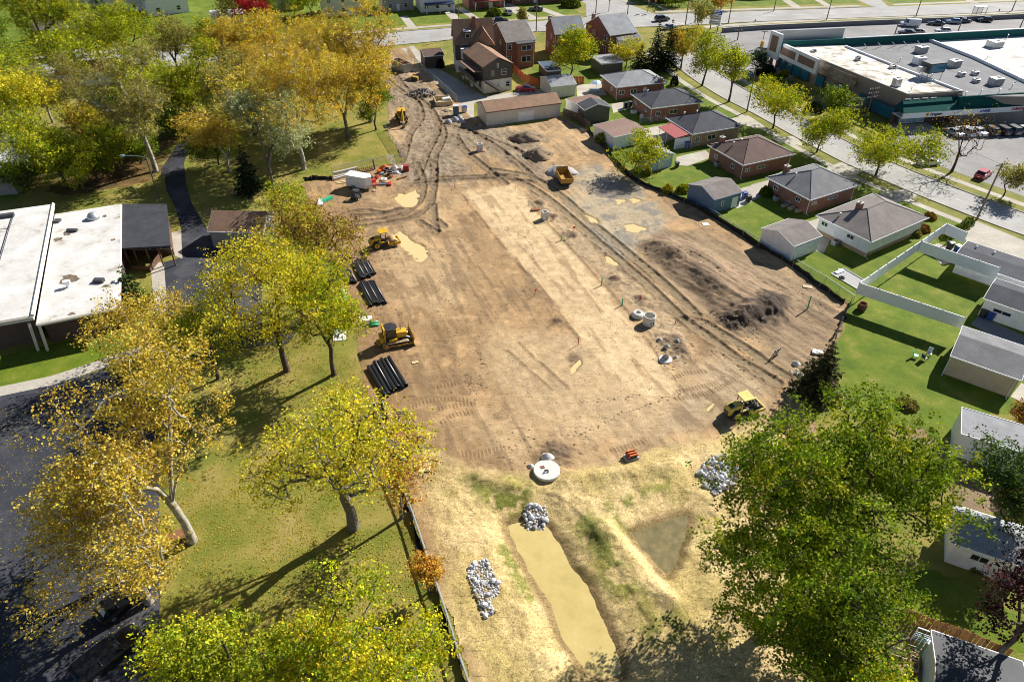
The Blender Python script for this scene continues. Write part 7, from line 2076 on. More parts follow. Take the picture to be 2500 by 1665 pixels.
tr = tracks(('B3',0,530,90,590,160,630,215,710,230,800,245,900,240,1000,150,1090,20,1210),('B2',1700,510,1850,620,1950,690,1940,800,1900,900),('B2',1420,570,1550,650,1650,740,1690,830,1680,950,1650,1100,1640,1300),('C2',1990,0,2010,180,2040,280,1980,450,1920,520),('C2',1750,0,1800,200,1900,400,1950,500),('C3',360,900,600,880,760,820,940,730,1150,640,1400,560,1550,520),('C3',640,590,880,580,1100,540,1300,460),('B2',1660,1150,1780,1240,1810,1400,1780,1568),('B3',0,1210,-150,1300,-350,1450))
dots('footprint_trail',tr,0.6,0.1,'mud_dark',4,0.16)
cl = tracks(('C2',1900,300,1930,500),('B3',860,560,1200,900),('B3',1500,1300,2300,1500),('C3',1300,100,1500,250),('A2',1200,800,1500,1100,1700,1300),('B2',1000,750,1150,900),('B2',950,1250,1200,1330),('C3',0,1000,600,1120),('B4',100,1050,600,1300),('B3',1300,700,2100,1000),('C3',1700,80,2300,400))
dots('soil_clods',cl,0.12,0.15,'clod',5,1.6,0.0)
dots('soil_clods',[[up(1000 + 60 * k,700 + 30 * (k % 3)),up(1150 + 60 * k,1050)] for k in range(9)],0.35,0.07,'clod',6,2.5,0.0)
# fallen leaves on the near lawns and lots
def fallen(name,poly,n,seed,pal='gold'):
 r_ = np.random.default_rng(seed)
 x0,x1 = min(p.x for p in poly),max(p.x for p in poly); y0,y1 = min(p.y for p in poly),max(p.y for p in poly)
 x,y = r_.uniform(x0,x1,n),r_.uniform(y0,y1,n)
 k = inpoly(x,y,poly) & (vnoise(x,y,5,seed) + 0.25 * r_.random(n) > 0.5)
 c = np.stack([x[k],y[k],np.full(k.sum(),0.045)],1)
 V,F = leaf_quads(c,0.15,r_,3.0)
 pc = np.array(PAL[pal])
 o = fast_mesh(name,V,F,'leaf',tint=pc[r_.integers(0,len(pc),len(c))] * (0.7 + 0.5 * r_.random((len(c),1))))
 o['kind'] = 'stuff'
fallen_jobs = [([up(400,1250),up(600,1050),up(900,1000),up(990,1240),up(1130,1640),up(390,1640)],16000,1,'gold'),([up(0,1000),up(350,920),up(390,1300),up(385,1640),up(0,1640)],7000,2,'gold'),([up(760,380),up(960,330),up(985,395),up(740,440)],3500,3,'gold'),([up(540,260),up(900,230),up(930,330),up(560,440)],5000,4,'gold'),([up(640,780),up(880,780),up(950,1060),up(700,1000),up(600,940)],8000,5,'brownyellow'),([up(250,400),up(450,330),up(390,480),up(0,500)],6000,6,'orange')]
# ================================================================== FENCES, POLES, YARD THINGS
# ---- white vinyl fence
def vinyl(label,pts,h=1.8,span=2.4):
 t = thing('vinyl_fence',label,'fence',pts[0],0,'white vinyl fence runs')
 o = pts[0]
 for a,b_ in zip(pts[:-1],pts[1:]):
  L = (b_ - a).length; n = max(1,round(L / span)); hz = heading(a,b_)
  for k in range(n):
   p,q = a.lerp(b_,k / n) - o,a.lerp(b_,(k + 1) / n) - o
   c = (p + q) / 2
   MB().cbox(c.x,c.y,h / 2,L / n - 0.14,0.05,h - 0.12,hz).build('panel','paint_white',t)
   MB().cbox(c.x,c.y,h - 0.03,L / n - 0.14,0.09,0.08,hz).build('rail','paint_white',t)
  for k in range(n + 1):
   p = a.lerp(b_,k / n) - o
   MB().cbox(p.x,p.y,h / 2 + 0.03,0.13,0.13,h + 0.06,hz).lathe([(0.12,0),(0.09,0.04),(0.01,0.1)],4,Matrix.Translation((p.x,p.y,h + 0.06))).build('post','paint_white',t)
vinyl('white vinyl fence run from the yard corner up to the hedge balls',[P('B4',838,1118,1.8),P('B4',1385,742,1.8),P('B4',1612,585,1.8)])
vinyl('white vinyl fence along the near side of the green yard',[P('B4',838,1122,1.8),P('B4',1762,1432,1.8)])
vinyl('white vinyl fence between the green yard and the long low building',[P('B4',1390,748,1.8),P('B4',2072,985,1.8)])
vinyl('short white vinyl fence behind the bins by the hedge',[P('B4',1615,590,1.8),P('B4',1790,668,1.8)])
# ---- wire fences
mt = bpy.data.materials.new('wire_mesh'); mt.use_nodes = True; MATS['wire_mesh'] = mt
nt = mt.node_tree; b = nt.nodes['Principled BSDF']; b.inputs['Base Color'].default_value = (0.42,0.42,0.4,1)
tb = nd(nt,'ShaderNodeBsdfTransparent'); mx = nd(nt,'ShaderNodeMixShader'); mx.inputs[0].default_value = 0.22
nt.links.new(tb.outputs[0],mx.inputs[1]); nt.links.new(b.outputs[0],mx.inputs[2]); nt.links.new(mx.outputs[0],nt.nodes['Material Output'].inputs['Surface'])
def wire_fence(label,pts,h=1.3,rail=0.035,span=3.0):
 pts = [Vector((p.x,p.y,0)) for p in pts]
 o = pts[0]
 t = thing('wire_fence',label,'fence',o,0,'wire mesh fences')
 for a,b_ in zip(pts[:-1],pts[1:]):
  L = (b_ - a).length; n = max(1,round(L / span))
  for k in range(n):
   p,q = a.lerp(b_,k / n) - o,a.lerp(b_,(k + 1) / n) - o
   MB().cyl((p.x,p.y,0),(p.x,p.y,h + 0.05),0.035,6).build('post','galvanised',t)
   MB().add([(p.x,p.y,0.05),(q.x,q.y,0.05),(q.x,q.y,h),(p.x,p.y,h)],[(0,1,2,3)]).build('mesh_panel','wire_mesh',t)
   MB().tube([(p.x,p.y,h),(q.x,q.y,h)],rail,6).build('rail','galvanised',t)
 e = pts[-1] - o
 MB().cyl((e.x,e.y,0),(e.x,e.y,h + 0.05),0.035,6).build('post','galvanised',t)
wire_fence('wire fence with pale top rail between the near lawn and the basin',[P('C2',1215,1090,1.2),P('C2',1350,1420,1.2),P('D2',1410,50,1.2),P('D2',1560,500,1.2),P('D2',1690,880,1.2),P('D2',1830,1330,1.2),P('D2',1925,1600,1.2)],1.2,0.09)
wire_fence('wire fence around the lawn corner behind the red supplies',[P('A2',1170,1170),P('A2',1345,1440),P('A2',1100,1470),P('A2',700,1560)],1.5)
wire_fence('wire fence beside the brown house yard',[P('A2',1430,570),P('A2',1640,760),P('A2',1810,915)],1.6)
wire_fence('low wire fence below the blue garage lawn',[P('B3',1785,400),P('B3',2000,540),P('B3',2220,670)],1.0)
wire_fence('low wire fence in front of the tan brick bungalow',[P('A3',1490,1345),P('A3',1700,1310)],1.1)
wire_fence('low wire fence behind the charcoal roofed bungalow',[P('A3',1170,1100),P('A3',1400,1080)],1.1)
wire_fence('wire fence at the bare clay below the white bungalow',[P('B4',300,870),P('B4',560,1020),P('B4',810,1190)],1.0)
wire_fence('wire fence on the verge above the retaining wall',[up(1770,75),up(2100,58),up(2500,40)],1.0,span=6.0)
# ---- silt fence: sagging black fabric on stakes
simple('silt_fabric',(0.02,0.02,0.022),rough=0.8,var=0.3)
def silt(label,pts,h=0.75):
 pts = smooth_line([Vector((p.x,p.y,0)) for p in pts],6); o = pts[0]
 t = thing('silt_fence',label,'fence',o,0,'black silt fences')
 r_ = np.random.default_rng(len(pts)); mb = MB(); V = []
 for i,p in enumerate(pts):
  hh = h * (0.75 + 0.4 * r_.random()); q = p - o
  V += [(q.x,q.y,0),(q.x + r_.normal() * 0.08,q.y + r_.normal() * 0.08,hh),(q.x + r_.normal() * 0.3,q.y + r_.normal() * 0.3 - 0.3,0.12)]
 mb.add(V,[f for i in range(len(pts) - 1) for f in ((3 * i,3 * i + 3,3 * i + 4,3 * i + 1),(3 * i + 2,3 * i + 5,3 * i + 3,3 * i))])
 mb.build('fabric','silt_fabric',t)
 for i in range(0,len(pts),2):
  q = pts[i] - o
  MB().cbox(q.x,q.y,0.5,0.05,0.05,1.0).build('stake','timber',t)
silt('black silt fence along the yards on the right side of the site',[up(1437,320),up(1500,394),up(1560,446),up(1640,480),up(1734,527),up(1851,601),up(1934,652),up(2000,700),up(2060,742)])
silt('crumpled black silt fence at the corner by the white vinyl fence',[P('B4',790,1200),P('B4',750,1290),P('B4',690,1420),P('B4',640,1520)],0.9)
silt('black silt fence along the near lawn rim',[P('C2',1220,1040),P('C2',1330,1340),P('D2',1390,60),P('D2',1540,500),P('D2',1670,900),P('D2',1810,1360),P('D2',1890,1600)],0.6)
silt('dark rubber edging strip behind the white trailer',[P('B2',450,120),P('B2',560,100),P('B2',700,110)],0.7)
# ---- board fences
simple('fence_cedar',(0.36,0.15,0.045),rough=0.75,var=0.3,scale=2.0); simple('fence_cedar_dark',(0.24,0.095,0.03),rough=0.75,var=0.3,scale=2.0); simple('fence_red',(0.38,0.07,0.025),rough=0.75,var=0.2); simple('fence_brown',(0.2,0.1,0.05),rough=0.8,var=0.3)
def board_fence(label,pts,h,mats,bw=0.28,gap=0.03):
 pts = [Vector((p.x,p.y,0)) for p in pts]; o = pts[0]
 t = thing('board_fence',label,'fence',o,0,'wooden board fences')
 cache = {}; r_ = random.Random(3)
 for a,b_ in zip(pts[:-1],pts[1:]):
  L = (b_ - a).length; n = int(L / (bw + gap)); hz = heading(a,b_)
  for k in range(n):
   p = a.lerp(b_,(k + 0.5) / n) - o
   mm = mats[k % len(mats)]
   if mm not in cache:
    ob = MB().box(-bw / 2,-0.012,0,bw / 2,0.012,h).build('board',mm); cache[mm] = ob.data; bpy.data.objects.remove(ob)
   ob = bpy.data.objects.new('board',cache[mm]); col.objects.link(ob); ob.parent = t
   ob.location = (p.x,p.y,r_.uniform(-0.02,0.04)); ob.rotation_euler = (r_.uniform(-0.03,0.03),0,hz + r_.uniform(-0.04,0.04))
  for zz in (0.35,h - 0.35):
   c = (a + b_) / 2 - o; off = Vector((-math.sin(hz),math.cos(hz),0)) * 0.05
   MB().cbox(c.x + off.x,c.y + off.y,zz,L,0.06,0.09,hz).build('rail',mats[-1],t)
  for k in range(int(L / 2.4) + 1):
   p = a.lerp(b_,min(1,k * 2.4 / L)) - o; off = Vector((-math.sin(hz),math.cos(hz),0)) * 0.11
   MB().cbox(p.x + off.x,p.y + off.y,h / 2,0.1,0.1,h,hz).build('post',mats[-1],t)
board_fence('orange cedar board fence between the dry lawn and the purple tree',[P('D4',1050,930),P('D4',1400,1085),P('D4',1760,1215),P('D4',2160,1385)],1.8,['fence_cedar','fence_cedar_dark','fence_cedar'])
board_fence('red board fence between the brown house and the brick duplex',[P('A3',48,640),P('A3',150,730),P('A3',275,775)],1.8,['fence_red'])
board_fence('red board fence behind the light grey garage',[P('A3',575,750),P('A3',675,750)],1.8,['fence_red'])
board_fence('brown board fence from the long garage to the green shrubs',[P('A3',488,1030),P('A3',630,1085),P('A3',728,1170)],1.7,['fence_brown','boards_weathered'])
# ---- poles
simple('pole_wood',(0.2,0.16,0.125),rough=0.85,var=0.25,scale=2)
PG = 'utility poles'
def pole(label,bx,by,ty,arms=1,r=0.15,arm_rz=0.0,mat='pole_wood',Hmax=15):
 base = up(bx,by); h = min(Hmax,top_height(base,ty))
 t = thing('utility_pole',label,'pole',base,arm_rz,PG)
 MB().tube([(0,0,0),(0,0,h)],[r * 1.2,r * 0.75],8).build('shaft',mat,t)
 for k in range(arms):
  z = h - 0.4 - 0.9 * k
  MB().box(-1.3,-0.06,z,1.3,0.06,z + 0.12).build('crossarm',mat,t)
  for x in (-1.15,-0.6,0.6,1.15):
   MB().lathe([(0.05,0),(0.08,0.08),(0.05,0.2),(0.01,0.22)],8,Matrix.Translation((x,0,z + 0.122))).build('insulator','galvanised',t)
 return t,h
wires = []
for (lab,bx,by,ty,arms,rz_) in (('leaning wooden utility pole at the street end by the hedge balls',2384,537,398,1,0.4),('utility pole before the dark hip roof on the street',1823,274,164,1,0.1),('tall utility pole with stacked crossarms against the shop wall',2112,291,214,3,0.3),('utility pole between two street trees by the shops',2068,312,255,1,0.2),('slim pole in the empty back lot',1800,99,64,2,0.2),
 ('pole behind the first brick duplex',1309,78,-6,1,0.2),('pole by the crossing behind the last duplex',1531,44,-8,0,0),('left of two tall poles by the shop sign',1673,62,-8,1,0),('right of two tall poles by the shop sign',1696,56,-12,1,0),('pole on the avenue verge right of the shop sign',1778,58,-8,1,0),('leaning dark post on the corner lawn at the crossing',1454,36,-4,0,0),('pole beyond the avenue on the left of the side lawns',1889,28,-8,0,0),('pole on the avenue verge above the shop parapet',2018,49,-5,0,0),('pole on the avenue verge beside the white van',2236,41,-6,0,0),('pole at the top right beyond the bus shelter',2470,28,-6,0,0),('lamp pole in the back lot left of the white van',2184,86,50,0,0),('lamp pole in the back lot right of the pale blue car',2338,80,46,0,0),('lamp pole in the back lot at the right edge',2490,69,38,0,0),('dark pole rising above the brown house roof',1122,92,3,0,0),('wooden pole by the avenue in front of the red roof',162,176,108,1,0.1)):
 t,h = pole(lab,bx,by,ty,arms,arm_rz=rz_)
 wires.append((t.location.copy(),h))
# street lamp on the left
base = up(389,484); h = top_height(base,379)
t = thing('street_lamp','street lamp with long silver arm beside the asphalt path','lamp',base,R(185))
MB().tube([(0,0,0),(0,0,h)],[0.16,0.1],8).build('shaft','pole_wood',t)
MB().tube([(0,0,h - 0.4),(1.5,0,h - 0.1),(3.4,0,h)],0.05,6).build('arm','galvanised',t)
MB().lathe([(0.02,0),(0.2,0.1),(0.22,0.4),(0.12,0.75),(0.05,0.8)],10,Matrix.Translation((3.3,0,h)) @ Matrix.Rotation(R(90),4,'Y')).build('lamp_head','glass_pale',t)
t = thing('lot_lamp','lot lamp post on a yellow concrete base near the shop corner','lamp',up(1859,116),0)
MB().lathe([(0.5,0),(0.45,1.6),(0.01,1.6)],14).build('base','letter_yellow',t); MB().cyl((0,0,1.6),(0,0,top_height(up(1859,116),78)),0.08,8).build('shaft','metal_dark',t)
MB().box(-0.9,-0.15,top_height(up(1859,116),78),0.9,0.15,top_height(up(1859,116),78) + 0.15).build('lamp_head','metal_dark',t)
# shop pylon sign with blue and white boards
p = up(1742,76); zt = top_height(p,26)
t = thing('pylon_sign','tall shop pylon sign with blue top board and white boards','sign',p,R(-28))
for x in (-1.1,1.1): MB().cyl((x,0,0),(x,0,zt),0.14,8).build('post','metal_dark',t)
simple('sign_blue',(0.08,0.14,0.36),rough=0.4,var=0.08)
for k,(a,b_,mm) in enumerate(((0.8,1.0,'sign_blue'),(0.52,0.78,'paint_white'),(0.3,0.5,'paint_white'))):
 bo = MB().box(-1.7,-0.25,zt * a,1.7,0.25,zt * b_).build('sign_board',mm,t)
 for q in range(2):
  zz = zt * (a + (b_ - a) * (0.25 + 0.4 * q))
  MB().box(-1.4,-0.275,zz,1.4 - 0.5 * q,-0.252,zz + zt * (b_ - a) * 0.2).build('sign_line','paint_white' if k == 0 else 'metal_grey',bo)
# bus shelter
t = thing('bus_shelter','open glass bus shelter on the avenue verge at the top right','shelter',P('A4',1925,140),av)
for x in (-1.9,1.9):
 for y in (-0.8,0.8): MB().cbox(x,y,1.3,0.1,0.1,2.6).build('post','metal_dark',t)
MB().box(-2.1,-1.0,2.6,2.1,1.0,2.75).build('roof','galvanised',t)
for k in range(4): MB().box(-1.8 + k * 0.92,0.78,0.3,-0.95 + k * 0.92,0.82,2.4).build('pane','wire_mesh',t)
MB().box(-1.5,0.4,0.4,1.5,0.7,0.48).build('bench','timber_brown',t)
# traffic signals on posts
simple('signal_yellow',(0.7,0.36,0.02),rough=0.5,var=0.1)
for (x,y,w) in ((1581,31,'traffic signal left of two at the crossing'),(1598,31,'traffic signal right of two at the crossing'),(1486,29,'traffic signal by the corner lawn'),(1643,14,'traffic signal beyond the crossing')):
 t = thing('traffic_signal',w,'traffic signal',up(x,y),0,'traffic signals at the crossing')
 MB().cyl((0,0,0),(0,0,4.4),0.1,8).build('post','metal_dark',t); hd_ = MB().box(-0.28,-0.28,3.2,0.28,0.28,4.5).build('housing','signal_yellow',t)
 for k in range(3): MB().lathe([(0.01,0.02),(0.13,0.02),(0.13,0),(0.01,0)],10,Matrix.Translation((0,-0.282,3.45 + k * 0.4)) @ Matrix.Rotation(R(90),4,'X')).build('lens',('paint_green','letter_yellow','letter_red')[k],hd_)
for (r_,x,y,w) in (('A3',2200,200,'red fire hydrant on the avenue verge left'),('A4',2112,103,'red fire hydrant right of the bus shelter')):
 t = thing('fire_hydrant',w,'hydrant',P(r_,x,y),0,'fire hydrants on the verge')
 MB().lathe([(0.2,0),(0.2,0.08),(0.13,0.1),(0.13,0.6),(0.17,0.62),(0.12,0.75),(0.02,0.8)],10).build('barrel','letter_red',t); MB().cyl((-0.25,0,0.45),(0.25,0,0.45),0.07,8).build('outlet','letter_red',t)
# overhead wires strung between near poles
for (i,j) in ((0,2),(1,3),(2,3)):
 (a,ha),(b_,hb) = wires[i],wires[j]
 pts = [Vector((a.x + (b_.x - a.x) * f,a.y + (b_.y - a.y) * f,ha + (hb - ha) * f - 1.2 * math.sin(math.pi * f) - 0.3)) for f in np.linspace(0,1,10)]
 single('overhead_wire',MB().tube(pts,0.02,4),'steel_black',('overhead wire from the street end pole to the shop wall pole','overhead wire along the street trees','overhead wire between the two shop wall poles')[(0,1,2)[((0,2),(1,3),(2,3)).index((i,j))]],'wire',(0,0,0))
# ---- bins and yard things
def bin_(label,p,mat,lid=None,rz=0.3,s=1.0):
 t = thing('wheelie_bin',label,'bin',p,rz,'wheelie bins')
 w = 0.34 * s
 MB().add([(-w * 0.8,-w * 0.8,0.08),(w * 0.8,-w * 0.8,0.08),(w * 0.8,w * 0.8,0.08),(-w * 0.8,w * 0.8,0.08),(-w,-w,1.0 * s),(w,-w,1.0 * s),(w,w,1.0 * s),(-w,w,1.0 * s)],[(3,2,1,0),(4,5,6,7),(0,1,5,4),(1,2,6,5),(2,3,7,6),(3,0,4,7)]).build('bin_body',mat,t)
 MB().extrude_x([(-w - 0.04,1.0 * s),(-w - 0.04,1.05 * s),(0,1.12 * s),(w + 0.04,1.06 * s),(w + 0.04,1.0 * s)],-w - 0.03,w + 0.03).build('lid',lid or mat,t)
 for x in (-w * 0.7,w * 0.7): MB().lathe([(0.01,-0.03),(0.1,-0.03),(0.1,0.03),(0.01,0.03)],10,Matrix.Translation((x,w * 0.85,0.1)) @ Matrix.Rotation(R(90),4,'Y')).build('wheel','rubber',t)
bin_('black bin beside the blue one at the white garage wall',P('B4',1962,1330),'steel_black',s=1.15); bin_('blue bin at the white garage wall',P('B4',2022,1352),'plastic_blue',s=1.1)
bin_('black bin in the white fence corner',P('B4',1665,722),'steel_black',s=1.15); bin_('blue bin with white lid in the fence corner',P('B4',1730,748),'plastic_blue','canvas_white',s=1.1)
bin_('blue bin behind the blue garage',P('B3',2102,270),'plastic_blue',s=1.1); bin_('black bin right of the blue one behind the blue garage',P('B3',2137,300),'steel_black',s=1.1)
bin_('left dark bin at the charcoal roofed brick bungalow',P('A3',1045,965),'steel_black',s=1.2); bin_('right dark bin at the charcoal roofed brick bungalow',P('A3',1085,955),'metal_dark',s=1.2)
bin_('dark bin behind the pale blue garage',P('A3',1502,1490),'metal_dark'); bin_('blue bin at the red awned porch',P('A3',1590,1320),'plastic_blue',s=1.2)
t = thing('barbecue','silver covered barbecue at the end of the long low building','barbecue',P('B4',1668,830),0.4)
MB().box(-0.5,-0.35,0,0.5,0.35,0.85).build('cart','galvanised',t); MB().extrude_x([(-0.35,0.85),(-0.3,1.15),(0.0,1.25),(0.3,1.15),(0.35,0.85)],-0.55,0.55).build('lid','galvanised',t)
for (r_,x,y,w) in (('B4',645,685,'round topped air conditioner behind the white bungalow'),('B4',125,290,'air conditioner at the wall of the grey roofed brick bungalow'),('A3',1860,1480,'air conditioner at the brown roofed brick bungalow')):
 t = thing('air_conditioner',w,'air unit',P(r_,x,y),0.5,'yard air conditioners')
 MB().box(-0.45,-0.45,0,0.45,0.45,0.8).build('casing','metal_grey',t,bevel=0.05); MB().lathe([(0.38,0.8),(0.36,0.86),(0.01,0.87)],14).build('fan_guard','metal_dark',t)
for k,(x,y) in enumerate(((200,345),(260,368),(325,390))):
 t = thing('patio_crate',('left','middle','right')[k] + ' small crate along the wall of the grey roofed bungalow','crate',P('B4',x,y),0.5)
 MB().box(-0.6,-0.3,0,0.6,0.3,0.5).build('body','timber' if k > 0 else 'metal_grey',t)
 for q in range(4): MB().box(-0.6 + q * 0.31,-0.33,0.04,-0.36 + q * 0.31,-0.302,0.5).build('slat','timber',t)
t = thing('rain_barrel','brown rain barrel outside the white fence corner','barrel',P('B4',885,1262),0)
MB().lathe([(0.5,0),(0.62,0.5),(0.55,1.05),(0.48,1.05),(0.45,0.2),(0.01,0.2)],18).build('barrel','timber_brown',t); MB().lathe([(0.6,0.3),(0.63,0.3),(0.63,0.36),(0.6,0.36)],18,close=True).build('hoop','metal_dark',t)
# gravel bed with paving pieces in the lawn
bed = PL('B4',615,945,730,898,955,1030,850,1085)
sheet('gravel_bed',bed,0.03,'gravel_grey'); fr_ = thing('bed_edging','white timber edging round the gravel bed by the vinyl fence','edging',bed[0])
for a,b_ in zip(bed,bed[1:] + bed[:1]):
 c = (a + b_) / 2 - bed[0]; MB().cbox(c.x,c.y,0.06,(b_ - a).length - 0.06,0.1,0.14,heading(a,b_)).build('edge_board','concrete_pale',fr_)
tp = P('B4',710,985); t = thing('tarpaulin','pale blue crumpled tarpaulin on the gravel bed','tarpaulin',P('B4',690,930),0.3)
MB().cbox(0,0,0.12,1.6,0.5,0.18,0.2,0.1).cbox(0.4,0.3,0.14,0.7,0.4,0.22,-0.5).build('fold','siding_paleblue',t)
single('tyre',MB().lathe([(0.3 + 0.13 * math.cos(a),0.13 + 0.12 * math.sin(a)) for a in np.arange(0,6.28,0.8)],16,close=True),'rubber','black tyre on the gravel bed','tyre',tp + Vector((0,0,0.03)),smooth=True)
# lawn chairs
def chair(label,p,rz,mat):
 t = thing('lawn_chair',label,'chair',p,rz,'lawn chairs on the bright lawn')
 MB().box(-0.28,-0.28,0.38,0.28,0.28,0.43).build('seat',mat,t); MB().cbox(0,0.34,0.72,0.54,0.05,0.65,0,-0.3).build('backrest',mat,t)
 for x in (-0.25,0.25):
  for y in (-0.25,0.25): MB().cyl((x,y,0),(x,y,0.38),0.025,5).build('leg','metal_dark',t)
chair('mint green lawn chair on the bright lawn',P('C4',1362,195),1.0,'green_plastic'); chair('dark lawn chair right of the green one',P('C4',1440,215),2.0,'metal_dark'); chair('white lawn chair by the bare patch',P('C4',1480,175),-0.6,'paint_white')
chair('white plastic chair left by the brown house wall',P('A2',1872,720),0.5,'paint_white'); chair('white plastic chair right by the brown house wall',P('A2',1945,790),0.5,'paint_white')
# parasol terrace
t = thing('parasol','pale blue white parasol over the terrace table','parasol',P('A3',785,815),0)
MB().cyl((0,0,0),(0,0,2.5),0.03,6).build('pole','paint_white',t); MB().lathe([(1.5,2.0),(0.8,2.35),(0.02,2.6)],8).build('canopy','siding_paleblue',t)
t = thing('patio_table','small blue glass patio table under the parasol','table',P('A3',770,830),0)
MB().box(-1.2,-0.7,0.7,1.2,0.7,0.75).build('table_top','glass_blue',t)
for x in (-1,1):
 for y in (-0.55,0.55): MB().cyl((x,y,0),(x,y,0.7),0.03,5).build('leg','metal_dark',t)
t = thing('play_tent','blue pointed play tent beside the pale blue garage','tent',P('A3',1350,1340),0.3)
MB().add([(-1,-1,0),(1,-1,0),(1,1,0),(-1,1,0),(0,0,2.4)],[(0,1,4),(1,2,4),(2,3,4),(3,0,4)]).build('cover','plastic_sky',t) if simple('plastic_sky',(0.03,0.28,0.55),rough=0.5,var=0.1) else None
for x in (-0.6,0.6): MB().tube([(x * 1.5,-0.95,0),(0,0,2.45)],0.03,5).build('pole','paint_white',t)
t = thing('tilted_tub','white garden tub behind the charcoal roofed bungalow','tub',P('A3',1120,1008),0.2)
MB().box(-0.6,-0.4,0,0.6,0.4,0.6).build('tub_body','paint_white',t,bevel=0.06); MB().box(-0.65,-0.45,0.6,0.65,0.45,0.66).build('lid','canvas_grey',t)
t = thing('satellite_dish','round pale dish on a pole at the low wire fence','dish',P('A3',1180,1090),0.4)
MB().cyl((0,0,0),(0,0,1.3),0.04,6).build('pole','galvanised',t); MB().lathe([(0.02,0),(0.3,0.05),(0.5,0.16),(0.5,0.18),(0.02,0.03)],14,Matrix.Translation((0,0,1.3)) @ Matrix.Rotation(R(70),4,'X')).build('dish','canvas_grey',t)
# ---- garden boxes, trellis and hoop at the bottom right
simple('soil_dark',(0.06,0.042,0.03),rough=0.95,var=0.3,scale=4)
def planter(label,reg,pts,h=0.35):
 q = [P(reg,pts[i],pts[i + 1],h) for i in range(0,8,2)]; o = q[0]
 t = thing('garden_box',label,'planter',(o.x,o.y,0),0,'raised garden boxes')
 for a,b_ in zip(q,q[1:] + q[:1]):
  c = (a + b_) / 2 - o; MB().cbox(c.x,c.y,h / 2,(b_ - a).length,0.07,h,heading(a,b_)).build('side_board','timber',t)
 MB().prism([(p.x - o.x,p.y - o.y) for p in q],0.02,h - 0.1).build('soil','soil_dark',t)
 r_ = random.Random(len(label))
 pl = MB()
 for k in range(26):
  u,v = r_.random() * 0.9 + 0.05,r_.random() * 0.9 + 0.05
  p = (q[0] * (1 - u) + q[1] * u) * (1 - v) + (q[3] * (1 - u) + q[2] * u) * v - o
  pl.tube([(p.x,p.y,h - 0.1),(p.x + r_.uniform(-.3,.3),p.y + r_.uniform(-.3,.3),h + r_.uniform(0.02,0.35))],[0.02,0.008],4)
 pl.build('dead_plants','timber',t)
planter('large raised garden box full of dead plants','D4',(1100,1290,1290,1360,1290,1290,1105,1225))
planter('small garden box behind the large one','D4',(1165,1235,1235,1265,1240,1210,1170,1180)); planter('garden box beside the pale blue house','D4',(1325,1440,1395,1465,1400,1350,1330,1320)); planter('long dark garden box by the trellis','D4',(1250,1270,1370,1300,1372,1250,1258,1215))
t = thing('trellis','white garden trellis arch before the cedar fence','trellis',P('D4',1410,1220),heading(P('D4',1350,1200),P('D4',1460,1240)))
for x in (-0.75,0.75): MB().cyl((x,0,0),(x,0,1.9),0.05,6).build('post','paint_white',t)
for k in range(5): MB().box(-0.75,-0.02,0.3 + k * 0.25,0.75,0.02,0.34 + k * 0.25).build('slat','siding_paleblue',t)
for k in range(6): MB().box(-0.6 + k * 0.24,-0.045,0.3,-0.56 + k * 0.24,-0.021,1.35).build('slat','siding_paleblue',t)
MB().box(-0.8,-0.04,1.85,0.8,0.04,1.93).build('rail','paint_white',t)
t = thing('plant_hoop','green spiral plant hoop by the round table','plant support',P('D4',1410,1300),0)
for k in range(4): MB().lathe([(0.38 + 0.05 * k - 0.012,0.2 + 0.22 * k),(0.38 + 0.05 * k + 0.012,0.2 + 0.22 * k),(0.38 + 0.05 * k,0.23 + 0.22 * k)],16,close=True).build('hoop','green_plastic',t)
for a in (0,2.1,4.2): MB().cyl((math.cos(a) * 0.38,math.sin(a) * 0.38,0),(math.cos(a) * 0.54,math.sin(a) * 0.54,0.95),0.015,4).build('leg','green_plastic',t)
t = thing('garden_table','round white table at the corner of the pale blue house','table',P('D4',1500,1265),0)
MB().lathe([(0.01,0.68),(0.48,0.68),(0.5,0.7),(0.48,0.73),(0.01,0.73)],20).build('table_top','canvas_white',t); MB().cyl((0,0,0),(0,0,0.68),0.05,8).lathe([(0.3,0),(0.05,0.06)],10).build('pedestal','paint_white',t)
t = thing('picnic_table','brown picnic table in the shade of the left sycamore','table',up(440,1318),0.6)
MB().box(-0.9,-0.4,0.7,0.9,0.4,0.76).build('table_top','timber_brown',t)
for s in (-1,1):
 MB().box(-0.9,s * 0.75 - 0.14,0.42,0.9,s * 0.75 + 0.14,0.47).build('bench','timber_brown',t); MB().box(s * 0.6 - 0.05,-0.8,0.36,s * 0.6 + 0.05,0.8,0.41).cbox(s * 0.6,0,0.35,0.09,0.3,0.7).build('leg','timber_brown',t)
# ================================================================== TREES
leaf_mat('leaf',0.33)
leaf_mat('needle',0.15)
layered('bark_brown',[(0.3,(0.045,0.034,0.026)),(0.6,(0.11,0.085,0.065)),(0.8,(0.17,0.135,0.1))],2.5,scale2=9,stops2=[(0.3,(0.6,0.6,0.6)),(0.6,(1.1,1.1,1.1))],bump=0.6,bscale=14)
layered('bark_pale',[(0.3,(0.14,0.11,0.075)),(0.48,(0.38,0.34,0.26)),(0.7,(0.62,0.58,0.5))],1.2,scale2=6,stops2=[(0.3,(0.6,0.6,0.6)),(0.6,(1.1,1.1,1.1))],bump=0.4,bscale=10)
layered('bark_grey',[(0.3,(0.1,0.088,0.075)),(0.6,(0.2,0.18,0.155)),(0.8,(0.3,0.27,0.23))],2.0,scale2=8,stops2=[(0.3,(0.6,0.6,0.6)),(0.6,(1.1,1.1,1.1))],bump=0.5,bscale=12)
